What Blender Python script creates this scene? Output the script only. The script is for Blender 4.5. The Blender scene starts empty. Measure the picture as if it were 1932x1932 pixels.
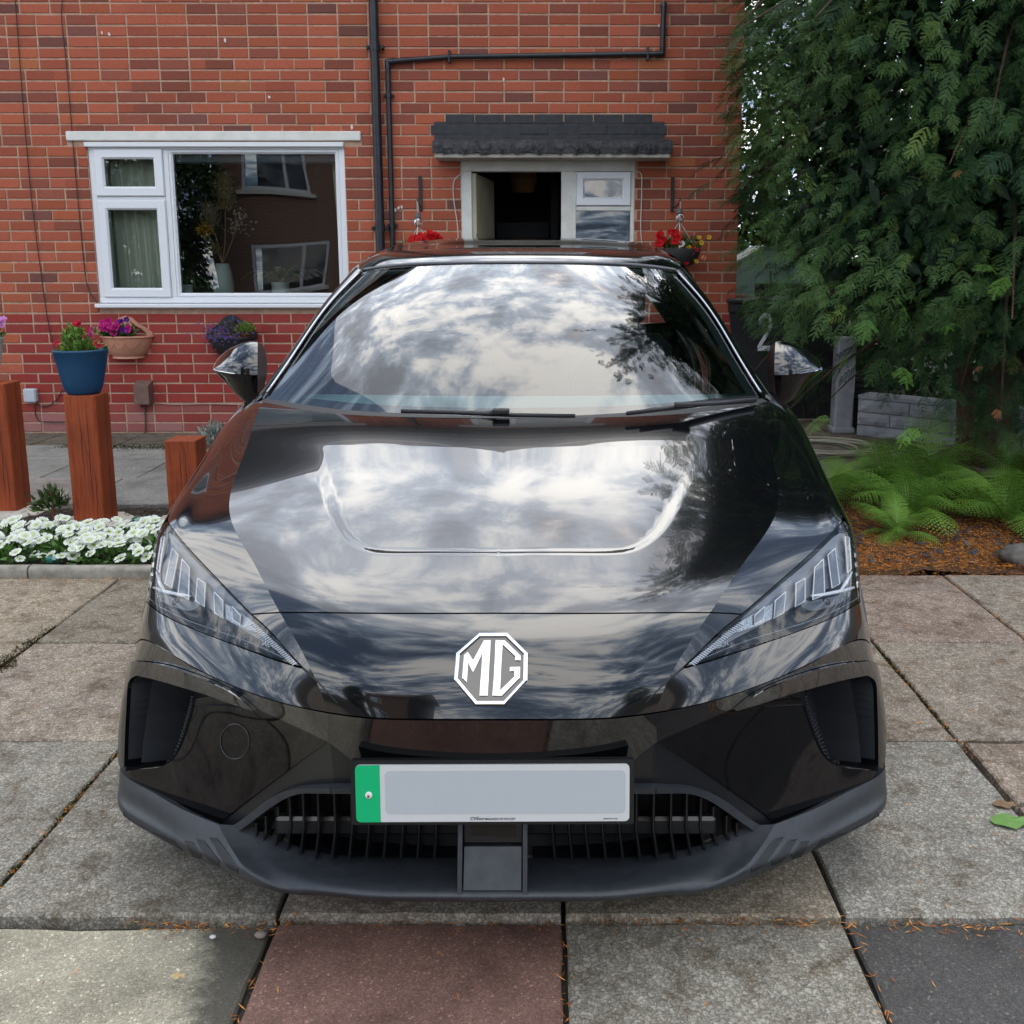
import bpy, math, random
import numpy as np
from math import radians, sin, cos, pi, sqrt
from mathutils import Vector, Matrix
from mathutils.geometry import delaunay_2d_cdt
random.seed(7); RS = np.random.RandomState(11)
sc = bpy.context.scene
COL = sc.collection

# ------------------------------------------------------------------ camera, sky, sun
CAMH = 1.40; PIT = radians(10.1); FOC = 1850.0; PPU = 1035.0; PPV = 824.0
cam_d = bpy.data.cameras.new('camera'); cam = bpy.data.objects.new('camera', cam_d); COL.objects.link(cam)
cam.location = (0, 0, CAMH); cam.rotation_euler = (pi/2 - PIT, 0, 0)
cam_d.sensor_width = 36; cam_d.lens = 36*FOC/1932; cam_d.clip_end = 600; cam_d.clip_start = .05
cam_d.shift_x = (966-PPU)/1932; cam_d.shift_y = -(966-PPV)/1932
sc.camera = cam
sc.view_settings.view_transform = 'Standard'; sc.view_settings.look = 'None'
sc.view_settings.exposure = 1.02; sc.view_settings.gamma = 1.0
sc.view_settings.use_curve_mapping = False
sc.render.engine = 'CYCLES'
sc.cycles.use_denoising = True
sc.cycles.max_bounces = 7; sc.cycles.diffuse_bounces = 3; sc.cycles.glossy_bounces = 4
sc.cycles.transparent_max_bounces = 10; sc.cycles.transmission_bounces = 4
sc.cycles.caustics_reflective = False; sc.cycles.caustics_refractive = False

SUN_EL, SUN_AZ = radians(52), radians(8)       # sun stands over the house (+Y), behind cloud

def world():
    w = bpy.data.worlds.new('World'); sc.world = w; w.use_nodes = True
    nt = w.node_tree; nt.nodes.clear(); N = nt.nodes.new; L = nt.links.new
    out = N('ShaderNodeOutputWorld'); bg = N('ShaderNodeBackground'); L(bg.outputs[0], out.inputs[0])
    bg.inputs['Strength'].default_value = .125
    sky = N('ShaderNodeTexSky'); sky.sky_type = 'NISHITA'; sky.sun_disc = False
    sky.sun_elevation = SUN_EL; sky.sun_rotation = SUN_AZ
    tc = N('ShaderNodeTexCoord'); sep = N('ShaderNodeSeparateXYZ'); L(tc.outputs['Generated'], sep.inputs[0])
    def math_(op, a, b=None, c=None):
        m = N('ShaderNodeMath'); m.operation = op
        for i, v in enumerate((a, b, c)):
            if v is None: continue
            if isinstance(v, (int, float)): m.inputs[i].default_value = v
            else: L(v, m.inputs[i])
        return m.outputs[0]
    den = math_('ADD', math_('ABSOLUTE', sep.outputs['Z']), .22)
    px = math_('DIVIDE', sep.outputs['X'], den); py = math_('DIVIDE', sep.outputs['Y'], den)
    cmb = N('ShaderNodeCombineXYZ'); L(px, cmb.inputs[0]); L(py, cmb.inputs[1]); cmb.inputs[2].default_value = 3.7
    def noise(scale, det, rough, dist=0, vec=None, off=None):
        n = N('ShaderNodeTexNoise'); n.inputs['Scale'].default_value = scale; n.inputs['Detail'].default_value = det
        n.inputs['Roughness'].default_value = rough; n.inputs['Distortion'].default_value = dist
        v = cmb.outputs[0]
        if off:
            a = N('ShaderNodeVectorMath'); a.operation = 'ADD'; L(v, a.inputs[0]); a.inputs[1].default_value = off; v = a.outputs[0]
        L(v, n.inputs['Vector']); return n.outputs[0]
    n1 = noise(5.6, 12, .64, .45)
    n2 = noise(1.5, 4, .5, .0, off=(4.3, 1.7, 2.2))
    n3 = noise(11.0, 9, .62, .3, off=(1.3, 8.7, .2))
    cov = N('ShaderNodeMapRange'); L(n1, cov.inputs[0]); cov.inputs[1].default_value = .30; cov.inputs[2].default_value = .44
    cov.interpolation_type = 'SMOOTHSTEP'
    # cloud brightness
    b = math_('ADD', math_('MULTIPLY', n1, .6), math_('ADD', math_('MULTIPLY', n2, .7), math_('MULTIPLY', n3, .5)))
    br = N('ShaderNodeMapRange'); L(b, br.inputs[0]); br.inputs[1].default_value = .78; br.inputs[2].default_value = 1.04
    br.interpolation_type = 'SMOOTHSTEP'
    ramp = N('ShaderNodeValToRGB'); L(br.outputs[0], ramp.inputs[0]); e = ramp.color_ramp.elements
    e[0].position = 0; e[0].color = (.075, .105, .165, 1); e[1].position = 1; e[1].color = (1, .975, .935, 1)
    m = e.new(.5); m.color = (.31, .385, .50, 1)
    # the brighter part of the cloud deck in front of the sun
    sd = (sin(SUN_AZ)*cos(SUN_EL), cos(SUN_AZ)*cos(SUN_EL), sin(SUN_EL))
    dot = N('ShaderNodeVectorMath'); dot.operation = 'DOT_PRODUCT'; L(tc.outputs['Generated'], dot.inputs[0]); dot.inputs[1].default_value = sd
    glow = N('ShaderNodeMapRange'); L(dot.outputs['Value'], glow.inputs[0]); glow.inputs[1].default_value = .55; glow.inputs[2].default_value = 1.0
    glow.interpolation_type = 'SMOOTHERSTEP'
    gain = math_("ADD", 14.0, math_("MULTIPLY", glow.outputs[0], 4.0))
    cl = N('ShaderNodeVectorMath'); cl.operation = 'SCALE'; L(ramp.outputs[0], cl.inputs[0]); L(gain, cl.inputs['Scale'])
    sk = N('ShaderNodeVectorMath'); sk.operation = 'SCALE'; L(sky.outputs[0], sk.inputs[0]); sk.inputs["Scale"].default_value = 1.0
    mix = N('ShaderNodeMix'); mix.data_type = 'RGBA'; L(cov.outputs[0], mix.inputs[0]); L(sk.outputs[0], mix.inputs[6]); L(cl.outputs[0], mix.inputs[7])
    L(mix.outputs[2], bg.inputs['Color'])
    w.cycles.sampling_method = 'MANUAL'; w.cycles.sample_map_resolution = 1024
world()
sun_d = bpy.data.lights.new('sun', 'SUN'); sun_d.energy = 0.6; sun_d.angle = radians(70); sun_d.color = (1, .95, .88)
sun = bpy.data.objects.new('sun', sun_d); COL.objects.link(sun)
sun.rotation_euler = Vector((sin(SUN_AZ)*cos(SUN_EL), cos(SUN_AZ)*cos(SUN_EL), sin(SUN_EL))).to_track_quat('Z', 'Y').to_euler()

# ------------------------------------------------------------------ measuring helpers
CP, SP = cos(PIT), sin(PIT)
def ray(u, v):
    a = (u-PPU)/FOC; b = (PPV-v)/FOC
    return a, CP + b*SP, -SP + b*CP
def atY(u, v, Y):
    a, dy, dz = ray(u, v); t = Y/dy
    return Vector((a*t, Y, CAMH + dz*t))
def atZ(u, v, z=0.0):
    a, dy, dz = ray(u, v); t = (z-CAMH)/dz
    return Vector((a*t, dy*t, z))
def atX(u, v, X):
    a, dy, dz = ray(u, v); t = X/a
    return Vector((X, dy*t, CAMH + dz*t))
def proj(P):
    P = np.asarray(P, float); x = P[..., 0]; y = P[..., 1]; z = P[..., 2]-CAMH
    zc = y*CP - z*SP; yc = y*SP + z*CP
    return np.stack([PPU + FOC*x/zc, PPV - FOC*yc/zc], -1)

# ------------------------------------------------------------------ object helpers
def link(o, parent=None):
    COL.objects.link(o)
    if parent is not None: o.parent = parent
    return o
def tag(o, label=None, cat=None, group=None, kind=None):
    if label: o['label'] = label
    if cat: o['category'] = cat
    if group: o['group'] = group
    if kind: o['kind'] = kind
    return o
def empty(name, loc=(0, 0, 0), label=None, cat=None, group=None, rz=0):
    o = bpy.data.objects.new(name, None); o.location = loc; o.rotation_euler = (0, 0, rz); o.empty_display_size = .1
    COL.objects.link(o); return tag(o, label, cat, group)
class MB:
    """collects shapes for one mesh"""
    def __init__(s): s.v = []; s.f = []; s.mi = []; s.col = []; s.c = None
    def add(s, vs, fs, mi=0):
        n = len(s.v); s.v += [tuple(p) for p in vs]; s.f += [tuple(i+n for i in f) for f in fs]; s.mi += [mi]*len(fs)
        if s.c is not None: s.col += [s.c]*len(vs)
        return s
    def box(s, x0, x1, y0, y1, z0, z1, mi=0, M=None):
        vs = [(x, y, z) for x in (x0, x1) for y in (y0, y1) for z in (z0, z1)]
        if M is not None: vs = [M @ Vector(p) for p in vs]
        return s.add(vs, [(0, 1, 3, 2), (4, 6, 7, 5), (0, 4, 5, 1), (2, 3, 7, 6), (0, 2, 6, 4), (1, 5, 7, 3)], mi)
    def bbox(s, x0, x1, y0, y1, z0, z1, b, mi=0, M=None):
        """box with chamfered edges"""
        vs = []; idx = {}
        for ax in range(3):
            for sx in (0, 1):
                for sy in (0, 1):
                    for sz in (0, 1):
                        p = [x1 if sx else x0, y1 if sy else y0, z1 if sz else z0]
                        sg = [sx, sy, sz]
                        for k in range(3):
                            if k != ax: p[k] += (-b if sg[k] else b)
                        idx[(ax, sx, sy, sz)] = len(vs); vs.append(Vector(p))
        fs = []
        for ax in range(3):
            o1, o2 = [k for k in range(3) if k != ax]
            for sd in (0, 1):
                q = []
                for (p1, p2) in ((0, 0), (1, 0), (1, 1), (0, 1)):
                    sg = [0, 0, 0]; sg[ax] = sd; sg[o1] = p1; sg[o2] = p2; q.append(idx[(ax, *sg)])
                flip = (sd == 0) ^ (ax == 1)
                fs.append(tuple(q[::-1] if flip else q))
        for ax in range(3):       # edges along ax
            o1, o2 = [k for k in range(3) if k != ax]
            for a in (0, 1):
                for c in (0, 1):
                    g0 = [0, 0, 0]; g0[o1] = a; g0[o2] = c; g1 = list(g0); g1[ax] = 1
                    fs.append((idx[(o1, *g0)], idx[(o1, *g1)], idx[(o2, *g1)], idx[(o2, *g0)]))
        for sx in (0, 1):
            for sy in (0, 1):
                for sz in (0, 1):
                    fs.append((idx[(0, sx, sy, sz)], idx[(1, sx, sy, sz)], idx[(2, sx, sy, sz)]))
        if M is not None: vs = [M @ p for p in vs]
        return s.add(vs, fs, mi)
    def tube(s, pts, r, n=8, caps=True, mi=0):
        pts = [Vector(p) for p in pts]; k = len(pts)
        rr = r if isinstance(r, (list, tuple)) else [r]*k
        vs = []; up = None
        for i, p in enumerate(pts):
            d = (pts[min(i+1, k-1)] - pts[max(i-1, 0)]).normalized()
            if up is None:
                up = Vector((0, 0, 1)) if abs(d.z) < .9 else Vector((1, 0, 0))
            a = (up - d*up.dot(d)).normalized(); bb = d.cross(a); up = a
            for j in range(n):
                t = 2*pi*j/n; vs.append(p + (a*cos(t) + bb*sin(t))*rr[i])
        fs = [(i*n+j, i*n+(j+1) % n, (i+1)*n+(j+1) % n, (i+1)*n+j) for i in range(k-1) for j in range(n)]
        if caps: fs += [tuple(range(n))[::-1], tuple((k-1)*n+j for j in range(n))]
        return s.add(vs, fs, mi)
    def lathe(s, prof, n=24, c=(0, 0, 0), mi=0, caps=True, sx=1, sy=1):
        vs = [(c[0]+r*cos(2*pi*j/n)*sx, c[1]+r*sin(2*pi*j/n)*sy, c[2]+z) for r, z in prof for j in range(n)]
        k = len(prof)
        fs = [(i*n+j, i*n+(j+1) % n, (i+1)*n+(j+1) % n, (i+1)*n+j) for i in range(k-1) for j in range(n)]
        if caps: fs += [tuple(range(n))[::-1], tuple((k-1)*n+j for j in range(n))]
        return s.add(vs, fs, mi)
    def prism(s, poly, d, mi=0):
        """poly: list of 3D points (planar), d: extrusion vector"""
        n = len(poly); P = [Vector(p) for p in poly]; Q = [p+Vector(d) for p in P]
        fs = [tuple(range(n)), tuple(range(2*n-1, n-1, -1))] + [(i, i+n, (i+1) % n+n, (i+1) % n) for i in range(n)]
        return s.add(P+Q, fs, mi)
    def build(s, name, mats, parent=None, smooth=False, angle=None, loc=None, fix=False):
        me = bpy.data.meshes.new(name); me.from_pydata(s.v, [], s.f)
        for m in (mats if isinstance(mats, (list, tuple)) else [mats]): me.materials.append(m)
        if any(s.mi): me.polygons.foreach_set('material_index', s.mi)
        if s.col:
            ca = me.color_attributes.new('Col', 'FLOAT_COLOR', 'POINT')
            ca.data.foreach_set('color', np.array([(*c, 1) for c in s.col], 'f').ravel())
        me.update()
        if fix:
            import bmesh
            bm = bmesh.new(); bm.from_mesh(me); bmesh.ops.recalc_face_normals(bm, faces=bm.faces); bm.to_mesh(me); bm.free()
        if smooth or angle:
            me.shade_smooth()
            if angle: me.set_sharp_from_angle(angle=radians(angle))
        o = bpy.data.objects.new(name, me)
        if loc is not None: o.location = loc
        return link(o, parent)
def numpy_mesh(name, V, F, mat, parent=None, col=None, smooth=False, normals=None):
    V = np.asarray(V, 'f'); F = np.asarray(F, 'i'); k = F.shape[1]
    me = bpy.data.meshes.new(name); me.vertices.add(len(V)); me.vertices.foreach_set('co', V.ravel())
    me.loops.add(F.size); me.loops.foreach_set('vertex_index', F.ravel())
    me.polygons.add(len(F)); me.polygons.foreach_set('loop_start', np.arange(0, F.size, k, dtype='i'))
    if mat: me.materials.append(mat)
    if col is not None:
        ca = me.color_attributes.new('Col', 'FLOAT_COLOR', 'POINT')
        c = np.ones((len(V), 4), 'f'); c[:, :3] = col; ca.data.foreach_set('color', c.ravel())
    me.update(calc_edges=True); me.validate()
    if smooth or normals is not None: me.shade_smooth()
    if normals is not None: me.normals_split_custom_set_from_vertices([tuple(n) for n in normals])
    o = bpy.data.objects.new(name, me); return link(o, parent)

# ------------------------------------------------------------------ materials
MATS = {}
def mat(name, col=(.5, .5, .5), rough=.6, metal=0, coat=0, spec=.5, build=None, **kw):
    if name in MATS: return MATS[name]
    m = bpy.data.materials.new(name); m.use_nodes = True; nt = m.node_tree; b = nt.nodes['Principled BSDF']
    b.inputs['Base Color'].default_value = (*col, 1); b.inputs['Roughness'].default_value = rough
    b.inputs['Metallic'].default_value = metal; b.inputs['Specular IOR Level'].default_value = spec
    b.inputs['Coat Weight'].default_value = coat; b.inputs['Coat Roughness'].default_value = kw.get('coat_rough', .02)
    if build: build(nt, b, nt.nodes.new, nt.links.new)
    MATS[name] = m; return m
def tex_noise(N, L, scale, det=4, rough=.5, vec=None, coord='Object', nt=None, dist=0):
    n = N('ShaderNodeTexNoise'); n.inputs['Scale'].default_value = scale; n.inputs['Detail'].default_value = det
    n.inputs['Roughness'].default_value = rough; n.inputs['Distortion'].default_value = dist
    if vec is None:
        t = N('ShaderNodeTexCoord'); vec = t.outputs[coord]
    L(vec, n.inputs['Vector']); return n
def ramp(N, L, src, stops):
    r = N('ShaderNodeValToRGB'); L(src, r.inputs[0]); e = r.color_ramp.elements
    e[0].position, e[0].color = stops[0][0], (*stops[0][1], 1)
    e[1].position, e[1].color = stops[-1][0], (*stops[-1][1], 1)
    for p, c in stops[1:-1]: e.new(p).color = (*c, 1)
    return r
def mixc(N, L, fac, a, b, mode='MIX'):
    m = N('ShaderNodeMix'); m.data_type = 'RGBA'; m.blend_type = mode
    for i, v in ((0, fac), (6, a), (7, b)):
        if isinstance(v, (int, float)): m.inputs[i].default_value = v
        elif isinstance(v, tuple): m.inputs[i].default_value = (*v, 1)
        else: L(v, m.inputs[i])
    return m.outputs[2]
def bump(N, L, b, h, strength=.3, dist=.01):
    n = N('ShaderNodeBump'); n.inputs['Strength'].default_value = strength; n.inputs['Distance'].default_value = dist
    L(h, n.inputs['Height']); L(n.outputs[0], b.inputs['Normal']); return n
def pos(N):
    return N('ShaderNodeNewGeometry').outputs['Position']
def noisy(name, c1=(.5,)*3, c2=(.5,)*3, scale=20, rough=.7, bs=.2, bd=.003, det=6, world_=True, lo=.3, hi=.7, spec=.4, metal=0, bscale=None, coat=0):
    def bld(nt, b, N, L):
        v = pos(N) if world_ else N('ShaderNodeTexCoord').outputs['Object']
        n = tex_noise(N, L, scale, det, .6, v); r = ramp(N, L, n.outputs[0], [(lo, c1), (hi, c2)])
        L(r.outputs[0], b.inputs['Base Color'])
        if bs: bump(N, L, b, tex_noise(N, L, bscale or scale*3, 5, .6, v).outputs[0], bs, bd)
    return mat(name, c1, rough, metal, coat, spec, bld)
def colattr(name, rough=.7, spec=.3, nscale=0, namp=.3, bs=0, bd=.002, trans=0, coat=0):
    def bld(nt, b, N, L):
        a = N('ShaderNodeVertexColor'); a.layer_name = 'Col'; c = a.outputs[0]
        if nscale:
            n = tex_noise(N, L, nscale, 7, .65, pos(N)); r = ramp(N, L, n.outputs[0], [(.25, (1-namp,)*3), (.75, (1+namp,)*3)])
            c = mixc(N, L, 1.0, c, r.outputs[0], 'MULTIPLY')
            if bs: bump(N, L, b, n.outputs[0], bs, bd)
        L(c, b.inputs['Base Color'])
        if trans:
            tb = N('ShaderNodeBsdfTranslucent'); L(c, tb.inputs[0]); mx = N('ShaderNodeMixShader'); mx.inputs[0].default_value = trans
            L(b.outputs[0], mx.inputs[1]); L(tb.outputs[0], mx.inputs[2]); L(mx.outputs[0], nt.nodes['Material Output'].inputs[0])
    return mat(name, (.5,)*3, rough, 0, coat, spec, bld)
def glassy(name, tint=(.8, .9, .9), ior=1.5, gain=1.0, rough=0.0):
    """thin pane: clear reflection over a tinted see-through pane"""
    if name in MATS: return MATS[name]
    m = bpy.data.materials.new(name); m.use_nodes = True; nt = m.node_tree; nt.nodes.clear(); N = nt.nodes.new; L = nt.links.new
    o = N('ShaderNodeOutputMaterial'); mx = N('ShaderNodeMixShader'); L(mx.outputs[0], o.inputs[0])
    fr = N('ShaderNodeFresnel'); fr.inputs[0].default_value = ior
    g = N('ShaderNodeMath'); g.operation = 'MULTIPLY'; g.use_clamp = True; L(fr.outputs[0], g.inputs[0]); g.inputs[1].default_value = gain
    L(g.outputs[0], mx.inputs[0])
    t = N('ShaderNodeBsdfTransparent'); t.inputs[0].default_value = (*tint, 1); L(t.outputs[0], mx.inputs[1])
    gl = N('ShaderNodeBsdfGlossy'); gl.inputs['Roughness'].default_value = rough; gl.inputs[0].default_value = (1, 1, 1, 1); L(gl.outputs[0], mx.inputs[2])
    MATS[name] = m; return m
# ------------------------------------------------------------------ smooth body surfaces of the car
XC = -.108; Y0 = 1.70                       # car axis and nose in world coordinates
def spline_basis(k, q):
    k = np.asarray(k, float); q = np.asarray(q, float); n = len(k); h = np.diff(k)
    A = np.eye(n); B = np.zeros((n, n))
    for i in range(1, n-1):
        A[i, i-1] = h[i-1]; A[i, i] = 2*(h[i-1]+h[i]); A[i, i+1] = h[i]
        B[i, i-1] = 6/h[i-1]; B[i, i] = -6/h[i-1]-6/h[i]; B[i, i+1] = 6/h[i]
    D = np.linalg.solve(A, B)               # second derivatives as a matrix
    j = np.clip(np.searchsorted(k, q)-1, 0, n-2); hh = h[j]
    a = (k[j+1]-q)/hh; b = 1-a; E = np.eye(n)
    return (a[:, None]*E[j] + b[:, None]*E[j+1] +
            ((a**3-a)*hh**2/6)[:, None]*D[j] + ((b**3-b)*hh**2/6)[:, None]*D[j+1])
def smooth_curve(pts, n=None, step=None):
    P = np.asarray(pts, float)
    if len(P) == 2: q = np.linspace(0, 1, n or max(2, int(np.linalg.norm(P[1]-P[0])/step)+1))[:, None]; return P[0]*(1-q)+P[1]*q
    d = np.r_[0, np.cumsum(np.sqrt(np.linalg.norm(np.diff(P, axis=0), axis=1)+1e-9))]
    L = np.linalg.norm(np.diff(P, axis=0), axis=1).sum()
    n = n or max(3, int(L/step)+1)
    return spline_basis(d, np.linspace(0, d[-1], n)) @ P
def third(k):
    n = len(k); M = np.zeros((max(0, n-3), n))
    for i in range(n-3):
        kk = k[i:i+4]; hm = (kk[3]-kk[0])/3
        for a in range(4): M[i, a] = 1/np.prod([kk[a]-kk[b] for b in range(4) if b != a])*hm**3
    return M
def fair(rows, K, lam=.35, fix_last=False, fix_first=False, wrow=None):
    P = np.array(rows, float); R, C, _ = P.shape
    sk = np.r_[0, np.cumsum(np.linalg.norm(np.diff(P[:, :K+1], axis=0), axis=2).mean(1))]; tk = np.r_[0, np.cumsum(np.linalg.norm(np.diff(P, axis=1), axis=2).mean(0))]
    Ms = third(sk); Ki = np.r_[-tk[1:K+1][::-1], tk[:K+1]]; Mi = third(Ki); Mo = third(tk[K:])
    out = P.copy()
    for d in range(3):
        sg = -1 if d == 0 else 1; N = R*C; A = [np.eye(N)]; b = [P[..., d].ravel()]
        w = np.ones(N)
        if fix_last: w.reshape(R, C)[-1] = 60
        if fix_first: w.reshape(R, C)[0] = 60
        for r_, k_ in (wrow or {}).items(): w.reshape(R, C)[r_] = k_
        if d == 0: w.reshape(R, C)[:, 0] = 1e4
        A = [np.diag(w)]; b = [w*P[..., d].ravel()]
        L = sqrt(lam)*1.0
        for c in range(C):
            for r_ in Ms:
                v = np.zeros((R, C)); v[:, c] = r_; A.append(L*3*v.reshape(1, -1)); b.append([0.])
        for r in range(R):
            for m in Mi:
                v = np.zeros((R, C))
                for j, q in enumerate(m):
                    c = j-K; v[r, abs(c)] += q*(sg if c < 0 else 1)
                A.append(L*3*v.reshape(1, -1)); b.append([0.])
            for m in Mo:
                v = np.zeros((R, C)); v[r, K:] = m; A.append(L*3*v.reshape(1, -1)); b.append([0.])
        X = np.linalg.lstsq(np.vstack(A), np.concatenate(b), rcond=None)[0]; out[..., d] = X.reshape(R, C)
    return [[tuple(q) for q in r] for r in out]
class Master:
    def __init__(s, rows, K, disp=None):
        s.P = np.array([[tuple(q) for q in r] for r in rows], float); R, C, _ = s.P.shape; s.K = K; s.disp = disp
        ds = np.linalg.norm(np.diff(s.P[:, :K+1], axis=0), axis=2).mean(1); s.sk = np.r_[0, np.cumsum(ds)]
        dt = np.linalg.norm(np.diff(s.P, axis=1), axis=2).mean(0); s.tk = np.r_[0, np.cumsum(dt)]; s.tK = s.tk[K]
        mir = s.P[:, 1:K+1][:, ::-1].copy(); mir[..., 0] *= -1
        s.Pi = np.concatenate([mir, s.P[:, :K+1]], 1); s.ki = np.r_[-s.tk[1:K+1][::-1], s.tk[:K+1]]
        s.Po = s.P[:, K:]; s.ko = s.tk[K:]
        S, T = np.meshgrid(np.linspace(0, s.sk[-1], 170), np.linspace(0, s.tk[-1], 220), indexing='ij')
        s.gs, s.gt = S.ravel(), T.ravel(); s.gp = s.base(s.gs, s.gt); s.guv = proj(s.world(s.gp, -1))
        w = s.world(s.gp, -1); s.gz = w[:, 1]*CP - (w[:, 2]-CAMH)*SP
    def world(s, p, side=1):
        q = p.copy(); q[..., 0] = XC + side*q[..., 0]; q[..., 1] += Y0; return q
    def base(s, S, T, outer=None):
        if outer is None: outer = T > s.tK
        outer = np.broadcast_to(outer, T.shape)
        bs = spline_basis(s.sk, S); out = np.zeros((len(S), 3))
        for m, kk, PP in ((~outer, s.ki, s.Pi), (outer, s.ko, s.Po)):
            if m.any():
                bt = spline_basis(kk, T[m]); out[m] = np.einsum('qr,qc,rcd->qd', bs[m], bt, PP)
        return out
    def eval(s, S, T, outer=None, disp=True):
        S = np.asarray(S, float); T = np.asarray(T, float)
        if outer is None: outer = T > s.tK
        f = lambda a, b: s.base(a, b, outer)
        e = 1e-4
        p = f(S, T); ns = f(S+e, T)-f(S-e, T); nt = f(S, T+e)-f(S, T-e)
        n = np.cross(nt, ns); n /= np.linalg.norm(n, axis=1)[:, None]+1e-12
        if disp and s.disp:
            d0 = s.disp(S, T); e2 = 1e-3
            ds = (s.disp(S+e2, T)-s.disp(S-e2, T))/(2*e2); dt = (s.disp(S, T+e2)-s.disp(S, T-e2))/(2*e2)
            p = p + n*d0[:, None]
            ns = ns/(2*e) + n*ds[:, None]; nt = nt/(2*e) + n*dt[:, None]
            n2 = np.cross(nt, ns); n = n2/(np.linalg.norm(n2, axis=1)[:, None]+1e-12)
        return p, -n
    def inv(s, uv):
        """photo points (left half of the car) -> surface coordinates"""
        uv = np.atleast_2d(np.asarray(uv, float)); out = []
        for q in uv:
            d = np.linalg.norm(s.guv-q, axis=1); c = np.argsort(d)[:12]
            c = c[d[c] < d[c[0]]+8]; i = c[np.argmin(s.gz[c]*40 + d[c])]
            x = np.array([s.gs[i], s.gt[i]])
            for _ in range(12):
                e = 1e-4; pp = s.base(np.array([x[0], x[0]+e, x[0]]), np.array([x[1], x[1], x[1]+e]), x[1] > s.tK)
                w = proj(s.world(pp, -1)); J = np.stack([(w[1]-w[0])/e, (w[2]-w[0])/e], 1)
                r = q-w[0]
                dx = np.linalg.solve(J.T@J + np.eye(2)*1e3, J.T@r); dx = np.clip(dx, -.03, .03); x = x+dx
                x[0] = np.clip(x[0], 0, s.sk[-1]); x[1] = np.clip(x[1], 0, s.tk[-1])
                if abs(r).max() < .02: break
            out.append(x)
        return np.array(out)
    def poly(s, parts, step=12):
        """parts: polylines in photo pixels; each is smoothed on its own, then chained"""
        o = []
        for p in parts:
            if isinstance(p, np.ndarray): c = p
            else: c = s.inv(smooth_curve(p, step=step))
            o.append(c)
        o = np.concatenate(o); keep = [0]
        for i in range(1, len(o)):
            if np.linalg.norm(o[i]-o[keep[-1]]) > .0015: keep.append(i)
        if np.linalg.norm(o[keep[-1]]-o[0]) < .0015: keep.pop()
        return o[keep]
def area2(P): x, y = P[:, 0], P[:, 1]; return (x*np.roll(y, -1)-y*np.roll(x, -1)).sum()
def inset(P, g, skip=lambda p: False):
    if g == 0: return P
    if area2(P) < 0: P = P[::-1]
    out = []; n = len(P)
    for i in range(n):
        a, b, c = P[i-1], P[i], P[(i+1) % n]
        e1 = (b-a)/max(np.linalg.norm(b-a), 1e-9); e2 = (c-b)/max(np.linalg.norm(c-b), 1e-9)
        n1 = np.array([-e1[1], e1[0]]); n2 = np.array([-e2[1], e2[0]]); m = n1+n2; k = max(np.linalg.norm(m), .5)
        off = m/k*g/max(np.dot(m/k, n1), .45)
        q = b+off
        if skip(b): q[1] = b[1]
        out.append(q)
    return np.array(out)
def clip_t(P, tk, keep_low):
    out = []; n = len(P); ins = lambda p: (p[1] <= tk+1e-9) if keep_low else (p[1] >= tk-1e-9)
    for i in range(n):
        a, b = P[i-1], P[i]
        if ins(a) != ins(b):
            w = (tk-a[1])/(b[1]-a[1]); c = a+(b-a)*w; c[1] = tk; out.append(c)
        if ins(b): out.append(b)
    return np.array(out) if len(out) > 2 else None
def densify(P, h):
    out = []
    for i in range(len(P)):
        a, b = P[i], P[(i+1) % len(P)]; k = max(1, int(np.linalg.norm(b-a)/h))
        for j in range(k): out.append(a+(b-a)*j/k)
    return np.array(out)
def in_poly(P, Q):
    x, y = Q[:, 0], Q[:, 1]; r = np.zeros(len(Q), bool)
    for i in range(len(P)):
        x1, y1 = P[i-1]; x2, y2 = P[i]
        if y1 == y2: continue
        c = ((y1 > y) != (y2 > y)) & (x < (x2-x1)*(y-y1)/(y2-y1)+x1); r ^= c
    return r
def dist_poly(P, Q, closed=True):
    d = np.full(len(Q), 1e9)
    for i in range(0 if closed else 1, len(P)):
        a, b = P[i-1], P[i]; ab = b-a; L2 = max((ab**2).sum(), 1e-12)
        w = np.clip(((Q-a)@ab)/L2, 0, 1); d = np.minimum(d, np.linalg.norm(Q-a-w[:, None]*ab, axis=1))
    return d
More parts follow.
